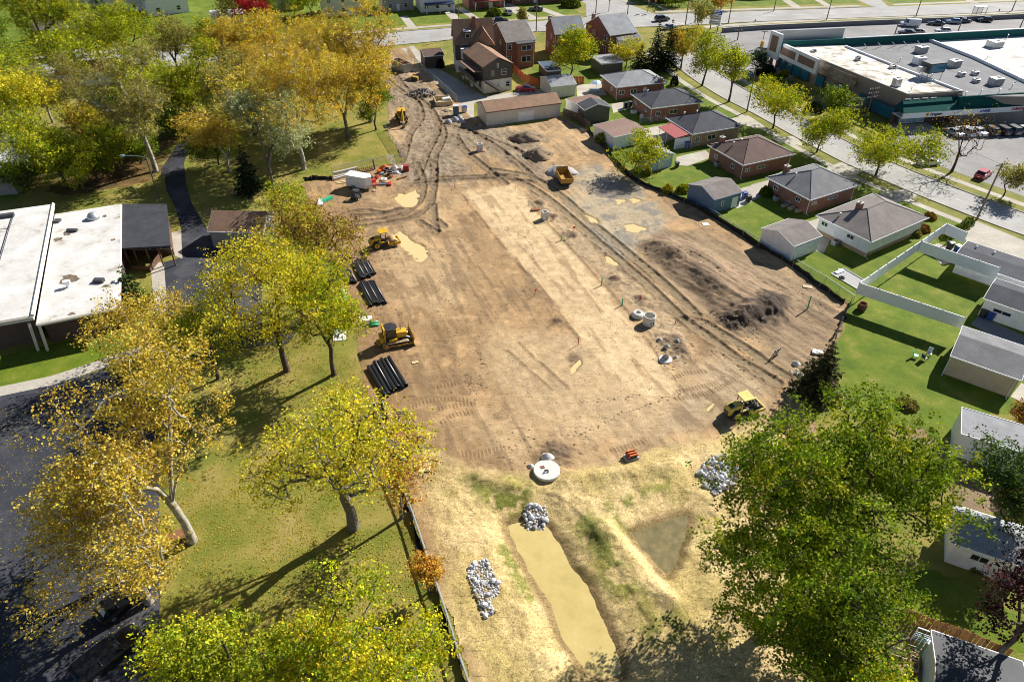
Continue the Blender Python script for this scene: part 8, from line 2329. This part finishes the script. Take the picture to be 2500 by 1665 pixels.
PAL = {
 'gold': [(0.48,0.35,0.055),(0.42,0.3,0.045),(0.53,0.41,0.08),(0.34,0.28,0.045),(0.38,0.25,0.04),(0.4,0.35,0.055)],
 'yellow': [(0.5,0.43,0.035),(0.42,0.38,0.03),(0.54,0.42,0.04),(0.3,0.32,0.025)],
 'yellowgreen': [(0.3,0.32,0.02),(0.22,0.26,0.016),(0.4,0.36,0.025),(0.15,0.2,0.014)],
 'lime': [(0.33,0.36,0.016),(0.42,0.38,0.018),(0.22,0.28,0.012),(0.46,0.36,0.02),(0.16,0.22,0.012)],
 'green': [(0.11,0.17,0.012),(0.075,0.13,0.01),(0.17,0.22,0.016),(0.06,0.105,0.01),(0.22,0.24,0.02)],
 'maple': [(0.14,0.21,0.01),(0.1,0.155,0.008),(0.21,0.275,0.014),(0.075,0.12,0.008),(0.28,0.3,0.018),(0.13,0.195,0.01),(0.18,0.235,0.012),(0.3,0.29,0.018),(0.1,0.16,0.009)],
 'olive': [(0.26,0.22,0.06),(0.2,0.18,0.05),(0.3,0.25,0.07),(0.16,0.16,0.04),(0.28,0.27,0.05)],
 'brownyellow': [(0.34,0.22,0.03),(0.22,0.13,0.03),(0.36,0.33,0.03),(0.3,0.3,0.03),(0.16,0.09,0.03)],
 'pale': [(0.36,0.38,0.2),(0.3,0.33,0.16),(0.42,0.43,0.26),(0.24,0.28,0.11)],
 'orange': [(0.42,0.2,0.035),(0.42,0.27,0.045),(0.3,0.13,0.03),(0.45,0.34,0.06)],
 'orangegreen': [(0.46,0.19,0.03),(0.36,0.3,0.03),(0.26,0.27,0.03),(0.42,0.3,0.03)],
 'rust': [(0.3,0.13,0.03),(0.24,0.11,0.03),(0.2,0.14,0.03)],
 'purple': [(0.03,0.012,0.014),(0.045,0.016,0.018),(0.02,0.01,0.012),(0.07,0.028,0.028)],
 'red': [(0.24,0.016,0.02),(0.16,0.01,0.016),(0.3,0.03,0.03)],
 'dark': [(0.022,0.045,0.016),(0.03,0.055,0.02),(0.016,0.034,0.012)],
 'spruce': [(0.075,0.085,0.03),(0.1,0.085,0.035),(0.055,0.07,0.022),(0.13,0.105,0.045)],
 'pine': [(0.055,0.1,0.02),(0.08,0.13,0.025),(0.04,0.07,0.016)],
 'fir': [(0.075,0.15,0.012),(0.11,0.2,0.018),(0.055,0.11,0.01)]}
def leaf_quads(centers,size,r_,up_bias=0.35):
 """rhombic leaves with random lie"""
 n = len(centers)
 nrm = r_.normal(size=(n,3)); nrm[:,2] = np.abs(nrm[:,2]) + up_bias
 nrm /= np.linalg.norm(nrm,axis=1,keepdims=True)
 a = np.cross(nrm,r_.normal(size=(n,3))); a /= np.linalg.norm(a,axis=1,keepdims=True) + 1e-9
 b_ = np.cross(nrm,a)
 s = size * (0.6 + 0.8 * r_.random((n,1)))
 w = s * (0.55 + 0.3 * r_.random((n,1)))
 V = np.stack([centers - a * s * 0.5,centers + b_ * w * 0.5 + nrm * s * 0.08,centers + a * s * 0.5,centers - b_ * w * 0.5 + nrm * s * 0.08],1).reshape(-1,3)
 F = np.arange(4 * n).reshape(n,4)
 return V,F
def tube_arrays(paths,n=5):
 """list of (pts (k,3), radii (k)) -> verts, faces"""
 Vs,Fs,o = [],[],0
 th = np.arange(n) * 2 * np.pi / n
 for pts,rad in paths:
  pts = np.asarray(pts); k = len(pts)
  d = np.gradient(pts,axis=0); d /= np.linalg.norm(d,axis=1,keepdims=True) + 1e-9
  ref = np.where(np.abs(d[:,2:3]) < 0.9,np.array([[0,0,1.0]]),np.array([[1.0,0,0]]))
  a = np.cross(d,ref); a /= np.linalg.norm(a,axis=1,keepdims=True) + 1e-9
  b_ = np.cross(d,a)
  ring = pts[:,None] + (a[:,None] * np.cos(th)[None,:,None] + b_[:,None] * np.sin(th)[None,:,None]) * np.asarray(rad)[:,None,None]
  Vs.append(ring.reshape(-1,3))
  i = np.arange(k - 1)[:,None] * n; q = np.arange(n)[None,:]; q2 = (q + 1) % n
  Fs.append(np.stack([o + i + q,o + i + q2,o + i + n + q2,o + i + n + q],-1).reshape(-1,4))
  o += k * n
 return np.concatenate(Vs),np.concatenate(Fs)
def grow(H,cr,seed,fork=0.3,lobes=10,tips=150,leaves=9000,leaf=0.3,pal='green',trunk=None,squash=0.8,clump=0.75,bare=0.0,stems=1,lean=(0,0),flat=0.7,shape=None):
 """a broadleaf tree: limbs run from a forked trunk to tips spread through uneven lobes; leaves gather round the tips"""
 r_ = np.random.default_rng(seed)
 ch = H - H * fork * 0.7                      # crown height
 c0 = np.array([lean[0],lean[1],H - ch * 0.52])
 L,LR = [],[]
 for k in range(lobes):
  u = r_.normal(size=3); u /= np.linalg.norm(u); u[2] = u[2] * 0.9 + 0.12
  rad = r_.random() ** 0.4
  c = c0 + u * rad * np.array([cr * 0.78,cr * 0.78,ch * 0.4])
  L.append(c); LR.append(cr * (0.26 + 0.2 * r_.random()))
 if shape:
  for (dx,dy,dz,rr) in shape:
   L.append(np.array([dx,dy,dz])); LR.append(rr)
 L,LR = np.array(L),np.array(LR)
 pick = r_.choice(len(L),size=tips,p=LR ** 2 / (LR ** 2).sum())
 u = r_.normal(size=(tips,3)); u /= np.linalg.norm(u,axis=1,keepdims=True)
 T = L[pick] + u * (LR[pick] * (0.45 + 0.6 * r_.random(tips)))[:,None] * np.array([1,1,squash])
 T[:,2] = np.clip(T[:,2],H * fork * 0.75,H)
 # trunk leaders
 nodes,parent = [],[]
 def chain(pts,par):
  for p in pts:
   nodes.append(np.array(p)); parent.append(par); par = len(nodes) - 1
  return par
 root = chain([(0,0,0)],-1)
 fk = chain([(r_.normal() * 0.1,r_.normal() * 0.1,H * fork * 0.5),(r_.normal() * 0.2 + lean[0] * 0.2,r_.normal() * 0.2 + lean[1] * 0.2,H * fork)],root)
 nl = max(2,stems + 2)
 for s in range(nl):
  a = 2 * math.pi * (s + r_.random() * 0.7) / nl
  tgt = c0 + np.array([math.cos(a) * cr * 0.42,math.sin(a) * cr * 0.42,ch * (0.02 + 0.26 * r_.random())])
  p0 = nodes[fk]
  chain([p0 + (tgt - p0) * t + np.array([0,0,0.5 * math.sin(math.pi * t)]) + r_.normal(size=3) * 0.2 * (0.5 + cr * 0.05) for t in (0.25,0.5,0.75,1.0)],fk)
 order = np.argsort(np.linalg.norm(T - nodes[fk],axis=1))
 tipnode = []
 for i in order:
  t = T[i]
  N = np.array(nodes)
  d = np.linalg.norm(N - t,axis=1) + np.maximum(0,N[:,2] - t[2]) * 0.9
  d[0:2] += 50
  j = int(np.argmin(d))
  p0 = nodes[j]; ln = np.linalg.norm(t - p0)
  mid = [p0 + (t - p0) * q + r_.normal(size=3) * 0.08 * ln + np.array([0,0,0.12 * ln * math.sin(math.pi * q)]) for q in (0.35,0.7)]
  tipnode.append(chain(mid + [t],j))
 cnt = np.zeros(len(nodes)); cnt[tipnode] = 1
 for i in range(len(nodes) - 1,0,-1):
  cnt[parent[i]] += cnt[i]
 tr = trunk or (0.017 * H)
 rad = np.maximum(0.014,tr * (cnt / cnt[0]) ** 0.47)
 rad[0] = tr * 1.35
 kids = {}
 for i,p in enumerate(parent):
  kids.setdefault(p,[]).append(i)
 paths = []
 stack = [(0,None)]
 while stack:
  i,prev = stack.pop()
  path = [prev,i] if prev is not None else [i]
  cur = i
  while cur in kids:
   ks = sorted(kids[cur],key=lambda q: -cnt[q])
   for q in ks[1:]:
    stack.append((q,cur))
   cur = ks[0]; path.append(cur)
  if len(path) > 1:
   rr = rad[path].copy()
   if prev is not None:
    rr[0] = rr[1]
   paths.append((np.array([nodes[q] for q in path]),rr))
 TV,TF = tube_arrays(paths,5)
 # leaves
 live = np.array(tipnode)
 if bare:
  live = live[r_.random(len(live)) > bare]
 if leaves and len(live):
  w_ = 0.5 + r_.random(len(live))
  w_ /= w_.sum()
  who = r_.choice(len(live),size=leaves,p=w_)
  N = np.array(nodes)
  base = N[live][who]; par = N[np.array(parent)[live]][who]
  t = r_.random((leaves,1)) ** 2 * 0.9
  # sprays: every tip carries a few twigs, the leaves crowd round those
  ns_ = 7
  spray = np.clip(r_.normal(size=(len(live),ns_,3)),-1.7,1.7) * clump * np.array([1,1,flat])
  si = r_.integers(0,ns_,leaves)
  off = spray[who,si] + np.clip(r_.normal(size=(leaves,3)),-1.9,1.9) * (0.2 * clump + 0.07)
  cen_ = base + (par - base) * t * 0.6 + off
  shade_ = (0.7 + 0.6 * r_.random((len(live),ns_)))[who,si]
  LV,LF = leaf_quads(cen_,leaf,r_)
  pc = np.array(PAL[pal])
  tipc = r_.integers(0,len(pc),len(live))
  lc = np.where(r_.random(leaves) < 0.72,tipc[who],r_.integers(0,len(pc),leaves))
  C = pc[lc] * 1.3 * (0.75 + 0.5 * r_.random((leaves,1))) * ((0.75 + 0.5 * r_.random(len(live)))[who] * shade_)[:,None]
 else:
  LV = None; LF = C = None
 return TV,TF,LV,LF,C
def conifer(H,r0,seed,pal='spruce',leaves=5000,leaf=0.32,gap=0.0,trunk=None):
 """whorls of drooping boughs on a straight stem"""
 r_ = np.random.default_rng(seed)
 paths = [(np.array([(0,0,0),(0,0,H * 0.5),(0,0,H * 0.98)]),np.array([trunk or H * 0.018,H * 0.011,0.02]))]
 tiers = int(H * 2.0)
 cs = []; ws = []
 for k in range(tiers):
  f = k / tiers
  z = H * (0.08 + 0.88 * f)
  ln = r0 * (1 - f) ** 0.85 * (0.8 + 0.35 * r_.random())
  nb = max(4,int(9 * (1 - f) + 3))
  for q in range(nb):
   if r_.random() < gap: continue
   a = 2 * math.pi * (q + r_.random() * 0.8) / nb
   l2 = ln * (0.7 + 0.45 * r_.random())
   e = np.array([math.cos(a) * l2,math.sin(a) * l2,z - 0.28 * l2 + 0.1 * l2 * r_.random()])
   paths.append((np.array([(0,0,z),(e[0] * 0.5,e[1] * 0.5,z - 0.08 * l2),e]),np.array([0.03,0.02,0.01])))
   cs.append((np.array([0,0,z]),e)); ws.append(l2 + 0.2)
 TV,TF = tube_arrays(paths,5)
 ws = np.array(ws) ** 1.5; ws /= ws.sum()
 who = r_.choice(len(cs),size=leaves,p=ws)
 A = np.array([c[0] for c in cs])[who]; B = np.array([c[1] for c in cs])[who]
 t = 0.15 + 0.9 * r_.random((leaves,1)) ** 0.7
 Ln = np.linalg.norm(B - A,axis=1,keepdims=True)
 cen_ = A + (B - A) * t + r_.normal(size=(leaves,3)) * np.array([1,1,0.45]) * (0.07 * Ln + 0.1) * t
 LV,LF = leaf_quads(cen_,leaf,r_,0.8)
 pc = np.array(PAL[pal]); tc_ = r_.integers(0,len(pc),len(cs))
 C = pc[tc_[who]] * (0.7 + 0.6 * r_.random((leaves,1)))
 return TV,TF,LV,LF,C
def place_tree(arrs,name,label,base,bark,leafmat='leaf',group=None,cat='tree'):
 TV,TF,LV,LF,C = arrs
 t = thing(name,label,cat,base,0.0,group)
 fast_mesh('trunk',TV,TF,bark,t,smooth=True)
 if LV is not None:
  fast_mesh('crown',LV,LF,leafmat,t,tint=C)
 return t
tree_no = [0]
def tree(bx,by,ty,rx,pal,label,name='broadleaf_tree',bark='bark_brown',hscale=1.0,Hmax=24,group=None,**kw):
 base = up(bx,by)
 H = min(Hmax,top_height(base,ty) * hscale)
 cr = px_radius(base,H,rx) * 1.25
 tree_no[0] += 1
 dist = (Vector((base.x,base.y,0)) - Vector((0,0,CAM_H))).length
 lf = kw.pop('leaf',None) or (0.145 + 0.001 * dist)
 vol = cr * cr * (H * 0.7)
 n = kw.pop('leaves',None) or int(min(44000,max(3000,46 * kw.pop('dens',1.0) * (cr ** 2 * 2 + cr * H) / (lf / 0.3) ** 1.5)))
 kw.pop('dens',None)
 kw.setdefault('tips',int(min(330,60 + 7 * cr * cr ** 0.6 * 1.6)))
 kw.setdefault('clump',0.42 + 0.045 * cr)
 a = grow(H,cr,100 + tree_no[0],leaf=lf,leaves=n,pal=pal,**kw)
 t = place_tree(a,name,label,base,bark,group=group)
 TREES[label] = (t,H)
 return t
TREES = {}
def again(key,bx,by,ty,label):
 """another tree of a kind already grown: same leaves, own size and turn"""
 src,H0 = next(v for k,v in TREES.items() if key in k)
 t = copy_tree(src); base = up(bx,by); s = min(24,top_height(base,ty)) / H0
 t.location = base; t.scale = (s * 1.1,s * 1.1,s); t.rotation_euler = (0,0,random.random() * 6.28)
 t['label'] = label; t['group'] = GP
def spruce(bx,by,ty,rx,pal,label,name='spruce_tree',Hmax=22,leaves=None,**kw):
 base = up(bx,by); H = min(Hmax,top_height(base,ty)); cr = px_radius(base,H * 0.5,rx)
 tree_no[0] += 1
 a = conifer(H,cr,300 + tree_no[0],pal,leaves or int(min(12000,900 * H)),**kw)
 return place_tree(a,name,label,base,'bark_brown','needle')
GP = 'trees in the park on the left'
# --- nearest, left
tree(470,1320,865,200,'gold','large golden sycamore with pale limbs leaning over the dark parking lot','sycamore_tree','bark_pale',shape=((-6,0,9,3.4),(-7.5,3,8,3),(-5,-4,10,3),(-8,-2,9,2.6)),dens=0.9,fork=0.24,stems=3,flat=0.6,group=GP)
tree(365,1470,1090,190,'gold','sparser golden sycamore over the bay lines just above the black car','sycamore_tree','bark_pale',shape=((-5,0,7,3),(-4,-4,6,3),(-6.5,2,8,2.6)),dens=0.75,fork=0.24,stems=3,flat=0.6,group=GP)
tree(862,1287,890,178,'yellow','yellow tree with thick forked grey trunk standing alone on the near lawn','maple_tree','bark_grey',dens=0.7,fork=0.24,stems=2,lobes=12,trunk=0.5,group=GP)
tree(815,915,640,108,'lime','bright lime tree right beside the bulldozer','maple_tree',dens=1.0,fork=0.25,group=GP)
tree(700,905,560,140,'yellow','yellow tree on a thin dark leaning trunk at the edge of the wet lot','maple_tree',dens=0.8,fork=0.35,lobes=12,group=GP)
tree(790,735,462,118,'brownyellow','brown and yellow topped tree left of the yellow roller','oak_tree',dens=0.85,fork=0.3,lobes=12,group=GP)
tree(740,790,590,80,'yellow','smaller yellow tree behind the pipe stacks','maple_tree',dens=0.8,fork=0.3,group=GP)
tree(712,555,425,62,'yellowgreen','feathery pale green tree between the white trailer and the brown shed','willow_tree',dens=0.8,fork=0.2,group=GP)
tree(533,925,735,85,'yellowgreen','yellow green tree with dark trunk at the lower edge of the wet lot','maple_tree',dens=0.8,fork=0.35,group=GP)
tree(375,885,730,115,'gold','thin golden tree in front of the white roofed hall','sycamore_tree','bark_pale',dens=0.8,fork=0.3,stems=2,group=GP)
tree(470,850,745,60,'brownyellow','small amber tree between the hall and the wet lot','sycamore_tree','bark_pale',dens=0.8,fork=0.3,group=GP)
tree(980,1265,1075,78,'orange','thin orange leaved tree on the fence beside the red steel plate','young_tree','bark_grey',dens=0.22,fork=0.4,trunk=0.16,group=GP)
tree(1046,1445,1355,22,'orange','small bent sapling with rusty leaves on the white rail','young_tree','bark_grey',dens=0.35,fork=0.35,trunk=0.09,group=GP)
spruce(330,745,640,42,'pine','sparse young spruce by the corner of the white roofed hall',leaves=2600,gap=0.25)
# --- bottom edge
tree(905,1760,1440,185,'lime','wide lime and orange tree at the bottom edge beside the white rail','maple_tree','bark_grey',dens=1.3,fork=0.25,lobes=14,group=GP)
tree(655,1790,1525,125,'yellowgreen','green tree at the bottom edge left of the lime one','maple_tree',dens=1.3,fork=0.25,group=GP)
tree(535,1800,1530,105,'lime','bright lime tree top at the bottom edge beside the black car','maple_tree',dens=0.9,fork=0.25,group=GP)
# --- right foreground
tree(1925,1470,915,262,'maple','huge dark green maple in the right foreground','maple_tree',fork=0.13,lobes=16,leaves=84000,tips=450,trunk=0.5,shape=((-4,-4,4.5,3.2),(1,-5.5,5,3.4),(5,-3,5.5,3),(-6,0,6,2.8),(-2,-6,4,2.6)))
tree(1985,1730,1400,165,'green','shaded green tree under the huge maple at the bottom edge','maple_tree',dens=1.1,fork=0.2,lobes=10)
tree(2070,1790,1600,80,'lime','small bright green tree top at the bottom edge by the garden boxes','young_tree',dens=1.0,fork=0.3)
spruce(1990,962,822,62,'spruce','brownish spruce on the edge of the green yard behind the maple',leaves=7000)
tree(2415,1300,1085,95,'pine','clumpy dark pine below the flat roofed garage','pine_tree',dens=1.1,fork=0.3,leaf=0.24,flat=0.5)
tree(2420,1610,1375,105,'purple','dark purple plum tree at the right edge above the black roof','plum_tree',dens=1.2,fork=0.25)
tree(2500,1045,985,30,'rust','low brown shrub tree at the right edge beside the flat garage','young_tree',dens=1.0,fork=0.2)
# --- along the street
GS = 'trees along the residential street'
tree(2137,430,290,92,'yellowgreen','biggest yellow green street tree beside the white parked saloon','street_tree',dens=1.25,fork=0.3,group=GS)
tree(1994,372,268,66,'yellowgreen','yellow green street tree second nearest the shops','street_tree',dens=1.2,fork=0.3,group=GS)
tree(1887,314,198,66,'lime','yellowest street tree opposite the blue glazed shop corner','street_tree',dens=1.2,fork=0.28,group=GS)
tree(1779,249,98,46,'yellowgreen','tall narrow street tree by the utility pole and the dark hip roof','street_tree',dens=1.2,fork=0.25,group=GS)
tree(1714,210,70,58,'yellowgreen','tall yellow green tree right of the orange topped one','street_tree',dens=1.1,fork=0.3,group=GS)
tree(1662,170,56,42,'orangegreen','orange topped tree between the dark spruces and the shop sign','street_tree',dens=1.2,fork=0.3,group=GS)
tree(2449,480,392,44,'olive','small olive street tree at the right edge beyond the leaning pole','street_tree',dens=1.3,fork=0.3,group=GS)
tree(2323,420,262,76,'orange','leafless street tree with a few orange leaves in front of the parked row','street_tree',leaves=260,tips=520,fork=0.3,bare=0.7,trunk=0.22,group=GS)
spruce(1597,170,41,33,'dark','left one of two tall black green spruces behind the duplexes',leaves=6000)
spruce(1628,168,41,32,'dark','right one of two tall black green spruces beside the orange tree',leaves=6000)
spruce(1560,178,105,30,'dark','low dark spruce left of the two tall ones',leaves=3500)
tree(1395,195,62,58,'lime','bright yellow green tree in front of the second red duplex','maple_tree',dens=1.4,fork=0.2)
tree(1528,165,84,36,'yellow','small yellow tree by the flat roofed green garage','maple_tree',dens=0.9,fork=0.25)
tree(1550,422,322,56,'lime','round yellow green tree hiding the pale blue garage at the fence','maple_tree',dens=1.2,fork=0.25)
tree(1603,425,350,18,'olive','small leafless sapling in front of the pale blue shed','young_tree','bark_grey',leaves=40,fork=0.3,trunk=0.05)
tree(2035,292,210,42,'green','round green tree against the stone wall of the shops','maple_tree',dens=1.5,fork=0.2)
tree(1703,70,-5,32,'olive','half bare grey tree beside the shop sign at the crossing','street_tree',dens=0.5,fork=0.25)
tree(1852,178,128,30,'dark','low spreading dark juniper by the shop corner','juniper_shrub',dens=1.6,fork=0.15)
# --- park, upper left
tree(742,413,45,125,'gold','tallest golden sycamore with white trunk beside the trailer yard','sycamore_tree','bark_pale',dens=1.0,fork=0.2,stems=3,lobes=14,group=GP)
tree(848,337,85,95,'gold','golden sycamore with dark trunk left of the excavator','sycamore_tree','bark_grey',dens=1.05,fork=0.2,stems=2,lobes=12,group=GP)
tree(905,298,2,118,'gold','golden sycamore reaching over the rusty skip','sycamore_tree','bark_grey',dens=0.95,fork=0.22,stems=3,lobes=14,group=GP)
tree(700,195,5,115,'gold','golden sycamore at the back of the park by the avenue','sycamore_tree','bark_pale',dens=1.05,fork=0.2,stems=2,lobes=12,group=GP)
tree(590,205,30,70,'gold','narrow golden tree behind the pale silver one','sycamore_tree','bark_pale',dens=1.05,fork=0.2,group=GP)
tree(918,318,175,48,'green','bushy green tree directly behind the excavator','maple_tree',dens=1.3,fork=0.12,group=GP)
tree(665,450,190,92,'pale','pale silver green tree on the shaded park lawn','willow_tree','bark_grey',dens=0.95,fork=0.2,group=GP)
spruce(612,470,345,38,'dark','short dark evergreen at the foot of the silver green tree',leaves=4000)
tree(535,402,285,54,'green','round dark green tree beside the asphalt path','maple_tree',dens=1.3,fork=0.16,group=GP)
tree(490,338,65,85,'yellowgreen','tall yellow green tree with dark forked trunk at the path bend','oak_tree',dens=1.1,fork=0.24,stems=2,group=GP)
tree(428,338,255,52,'fir','vivid green feathery tree on the far side of the asphalt path','larch_tree',dens=1.3,fork=0.2,group=GP)
tree(381,418,75,92,'olive','tall olive sycamore with pale slanting trunk behind the lamp post','sycamore_tree','bark_pale',dens=0.95,fork=0.26,stems=2,group=GP)
tree(162,458,225,92,'yellowgreen','green and yellow tree behind the white roofed hall','oak_tree',dens=1.1,fork=0.16,lobes=12,group=GP)
tree(250,400,235,52,'brownyellow','amber brown tree in the dark middle of the park','oak_tree',dens=1.1,fork=0.2,group=GP)
tree(300,380,250,60,'dark','dark understorey tree in the shade of the olive sycamore','oak_tree',dens=1.0,fork=0.2,group=GP)
tree(95,335,140,82,'yellow','yellow tree in front of the red roofed house','oak_tree',dens=1.05,fork=0.16,group=GP)
tree(20,420,225,62,'olive','olive tree beside the grey house at the left edge','oak_tree',dens=1.0,fork=0.16,group=GP)
tree(10,210,5,60,'green','bright green tree at the left edge near the orange house','maple_tree',dens=1.2,fork=0.2,group=GP)
tree(123,140,-40,88,'yellowgreen','yellow green tree with thick dark forked trunk beyond the avenue','oak_tree',dens=1.1,fork=0.24,stems=2,trunk=0.5)
tree(255,165,22,74,'yellowgreen','yellow green tree on the avenue verge right of the red roof','oak_tree',dens=1.0,fork=0.3)
tree(335,175,18,78,'yellowgreen','broad yellow green tree on the avenue verge before the grey houses','oak_tree',dens=1.0,fork=0.3)
tree(440,200,28,62,'olive','olive tree on the avenue verge before the white carport','oak_tree',dens=0.95,fork=0.3)
tree(615,70,-25,36,'red','dark red tree at the top edge','maple_tree',dens=1.3,fork=0.2)
tree(660,60,-15,28,'green','small green tree right of the dark red one','maple_tree',dens=1.3,fork=0.2)
tree(575,55,-30,40,'olive','thin olive tree left of the dark red one','maple_tree',dens=0.95,fork=0.3)
tree(760,40,-50,60,'yellowgreen','yellow green tree beyond the avenue behind the golden sycamores','maple_tree',dens=1.1,fork=0.3)
tree(1275,60,20,10,'olive','slim shrub tree by the avenue duplex chimney','young_tree',fork=0.2,dens=1.0)
tree(1760,25,-20,24,'orange','small orange tree beyond the avenue','maple_tree',fork=0.2,dens=1.2)
tree(1640,14,-40,34,'green','green tree on the corner beyond the crossing','maple_tree',fork=0.16,dens=1.1)
for key,bx,by,ty,w in (('tall yellow green tree',60,300,115,'yellow green tree filling the gap left of the red roofed house'),('tall olive',215,300,120,'olive tree in front of the red roofed house'),('green and yellow',330,300,140,'leafy tree behind the olive sycamore'),('olive tree on the avenue',560,300,110,'olive tree between the path bend and the golden sycamores'),
  ('tall yellow green tree',620,330,190,'light green tree left of the pale silver one'),('tallest golden',800,215,30,'golden tree in the gap between two sycamores by the avenue'),('round dark green',120,410,290,'dark green undergrowth tree by the grey house'),('round dark green',240,440,320,'low green tree in the shade behind the hall'),('olive tree on the avenue',700,300,150,'olive understorey tree behind the tallest sycamore'),
  ('green and yellow',300,430,270,'leafy green tree left of the lamp post'),('round dark green',345,400,290,'dark green tree at the foot of the olive sycamore'),('green and yellow',30,370,190,'yellow green tree above the grey house roof'),('tall yellow green tree',180,230,60,'tall yellow green tree right of the orange house'),('green and yellow',390,250,85,'yellow green tree before the avenue left of the path'),('tall yellow green tree',545,190,40,'yellow green tree on the avenue side of the path'),
  ('pale silver',560,420,250,'second pale silver green tree beside the path'),('tall olive',130,300,150,'olive tree left of the red roof'),('tallest golden',640,260,90,'golden sycamore behind the pale silver tree'),('round dark green',410,260,190,'dark green tree where the path meets the avenue'),('green and yellow',210,470,330,'leafy tree leaning over the hall roof'),('round dark green',60,470,370,'dark green tree beside the hall wing')):
 again(key,bx,by,ty,w)
# --- clipped hedge balls and shrubs
def shrub(bx,by,r,h,pal,label,name='shrub',n=1600,group=None,lf=0.16):
 base = up(bx,by)
 r_ = np.random.default_rng(int(bx * 7 + by))
 u = r_.normal(size=(n,3)); u /= np.linalg.norm(u,axis=1,keepdims=True)
 u[:,2] = np.abs(u[:,2])
 bump = 1 + 0.16 * np.sin(u[:,0] * 5 + bx) * np.cos(u[:,1] * 6 + by)
 c = u * np.array([r,r,h]) * (0.72 + 0.3 * r_.random((n,1)) ** 0.5) * bump[:,None]
 V,F = leaf_quads(c,lf,r_,0.2)
 pc = np.array(PAL[pal])
 C = pc[r_.integers(0,len(pc),n)] * (0.65 + 0.6 * r_.random((n,1)))
 t = thing(name,label,'shrub',base,0,group)
 fast_mesh('foliage',V,F,'leaf',t,tint=C)
 mb = MB()
 for k in range(5):
  a = k * 1.26
  mb.tube([(0,0,0),(math.cos(a) * r * 0.5,math.sin(a) * r * 0.5,h * 0.6)],[0.03,0.01],5)
 mb.build('stem','bark_brown',t)
 return t
for k,(x,y,w) in enumerate(((1640,620,'lowest clipped hedge ball beside the white fence'),(1690,600,'second clipped hedge ball from the white fence'),(1745,565,'middle clipped hedge ball of the row of five'),(1798,535,'fourth clipped hedge ball from the white fence'),(1835,502,'clipped hedge ball nearest the street pole'))):
 q = px('B4',x,y); shrub(q[0],q[1],0.85,1.25,'green',w,'hedge_ball',1500,'clipped hedge balls by the concrete forecourt',0.13)
for (r_,x,y,rr,h,pal,w) in (('A4',130,730,1.6,1.9,'green','round green shrub under the white shop fascia'),('A4',190,700,1.3,1.9,'lime','bright yellow green shrub among the shop corner shrubs'),('A4',240,760,1.6,1.9,'pale','grey green round shrub under the white shop fascia'),
        ('A4',820,1010,2.2,3.4,'pale','grey green bush below the shop wall and the utility pole'),('A4',30,670,2.5,2.2,'dark','dark shrub mass under the shop canopy posts'),('A4',470,990,2.0,2.4,'dark','dark bush left of the round green tree'),
        ('A3',1480,760,1.0,2.2,'dark','small dark conifer shrub by the first brick bungalow'),('A3',850,1270,1.6,2.2,'yellowgreen','long green hedge shrub beside the brown roofed white garage'),('A3',810,1220,1.3,1.8,'green','green shrub at the end of the board fence'),
        ('B4',30,240,1.1,1.5,'green','dark green bush at the corner of the brick bungalow'),('B4',1360,600,1.0,0.9,'olive','low plant in the bed by the white house'),('B4',1430,560,1.1,1.1,'rust','russet plant in the bed by the white house'),('B4',1490,450,1.0,1.0,'rust','pink brown shrub at the front corner of the white house'),
        ('A2',1650,600,1.4,2.4,'dark','dark clipped shrub by the side of the brown house'),('A2',2140,140,2.2,2.2,'green','round green shrub before the far brick house'),('A3',560,60,3.2,3.0,'green','big dark green shrub on the corner lawn'),
        ('B3',1420,220,1.0,1.5,'yellow','yellow tall weed clump at the silt fence'),('B3',1560,210,1.2,1.3,'lime','green weed clump beside the blue garage'),('B3',1250,60,0.6,1.7,'yellow','thin yellow weed by the pale blue shed'),('D4',1890,545,0.8,0.9,'olive','sparse shrub against the white house wall'),
        ('B3',2300,240,1.2,1.4,'green','green bush by the drive of the brick bungalow'),('C4',1290,620,1.3,0.7,'olive','low heap of dry brush on the green yard'),('D4',2320,30,2.2,2.6,'rust','brown brush at the right edge under the pine')):
 q = px(r_,x,y); shrub(q[0],q[1],rr,h,pal,w,n=int(700 + 450 * rr * rr),lf=0.17 + 0.0006 * up(*q).length)
for pj,nj,sj,lj in fallen_jobs:
 fallen('fallen_leaves',pj,nj,sj,lj)
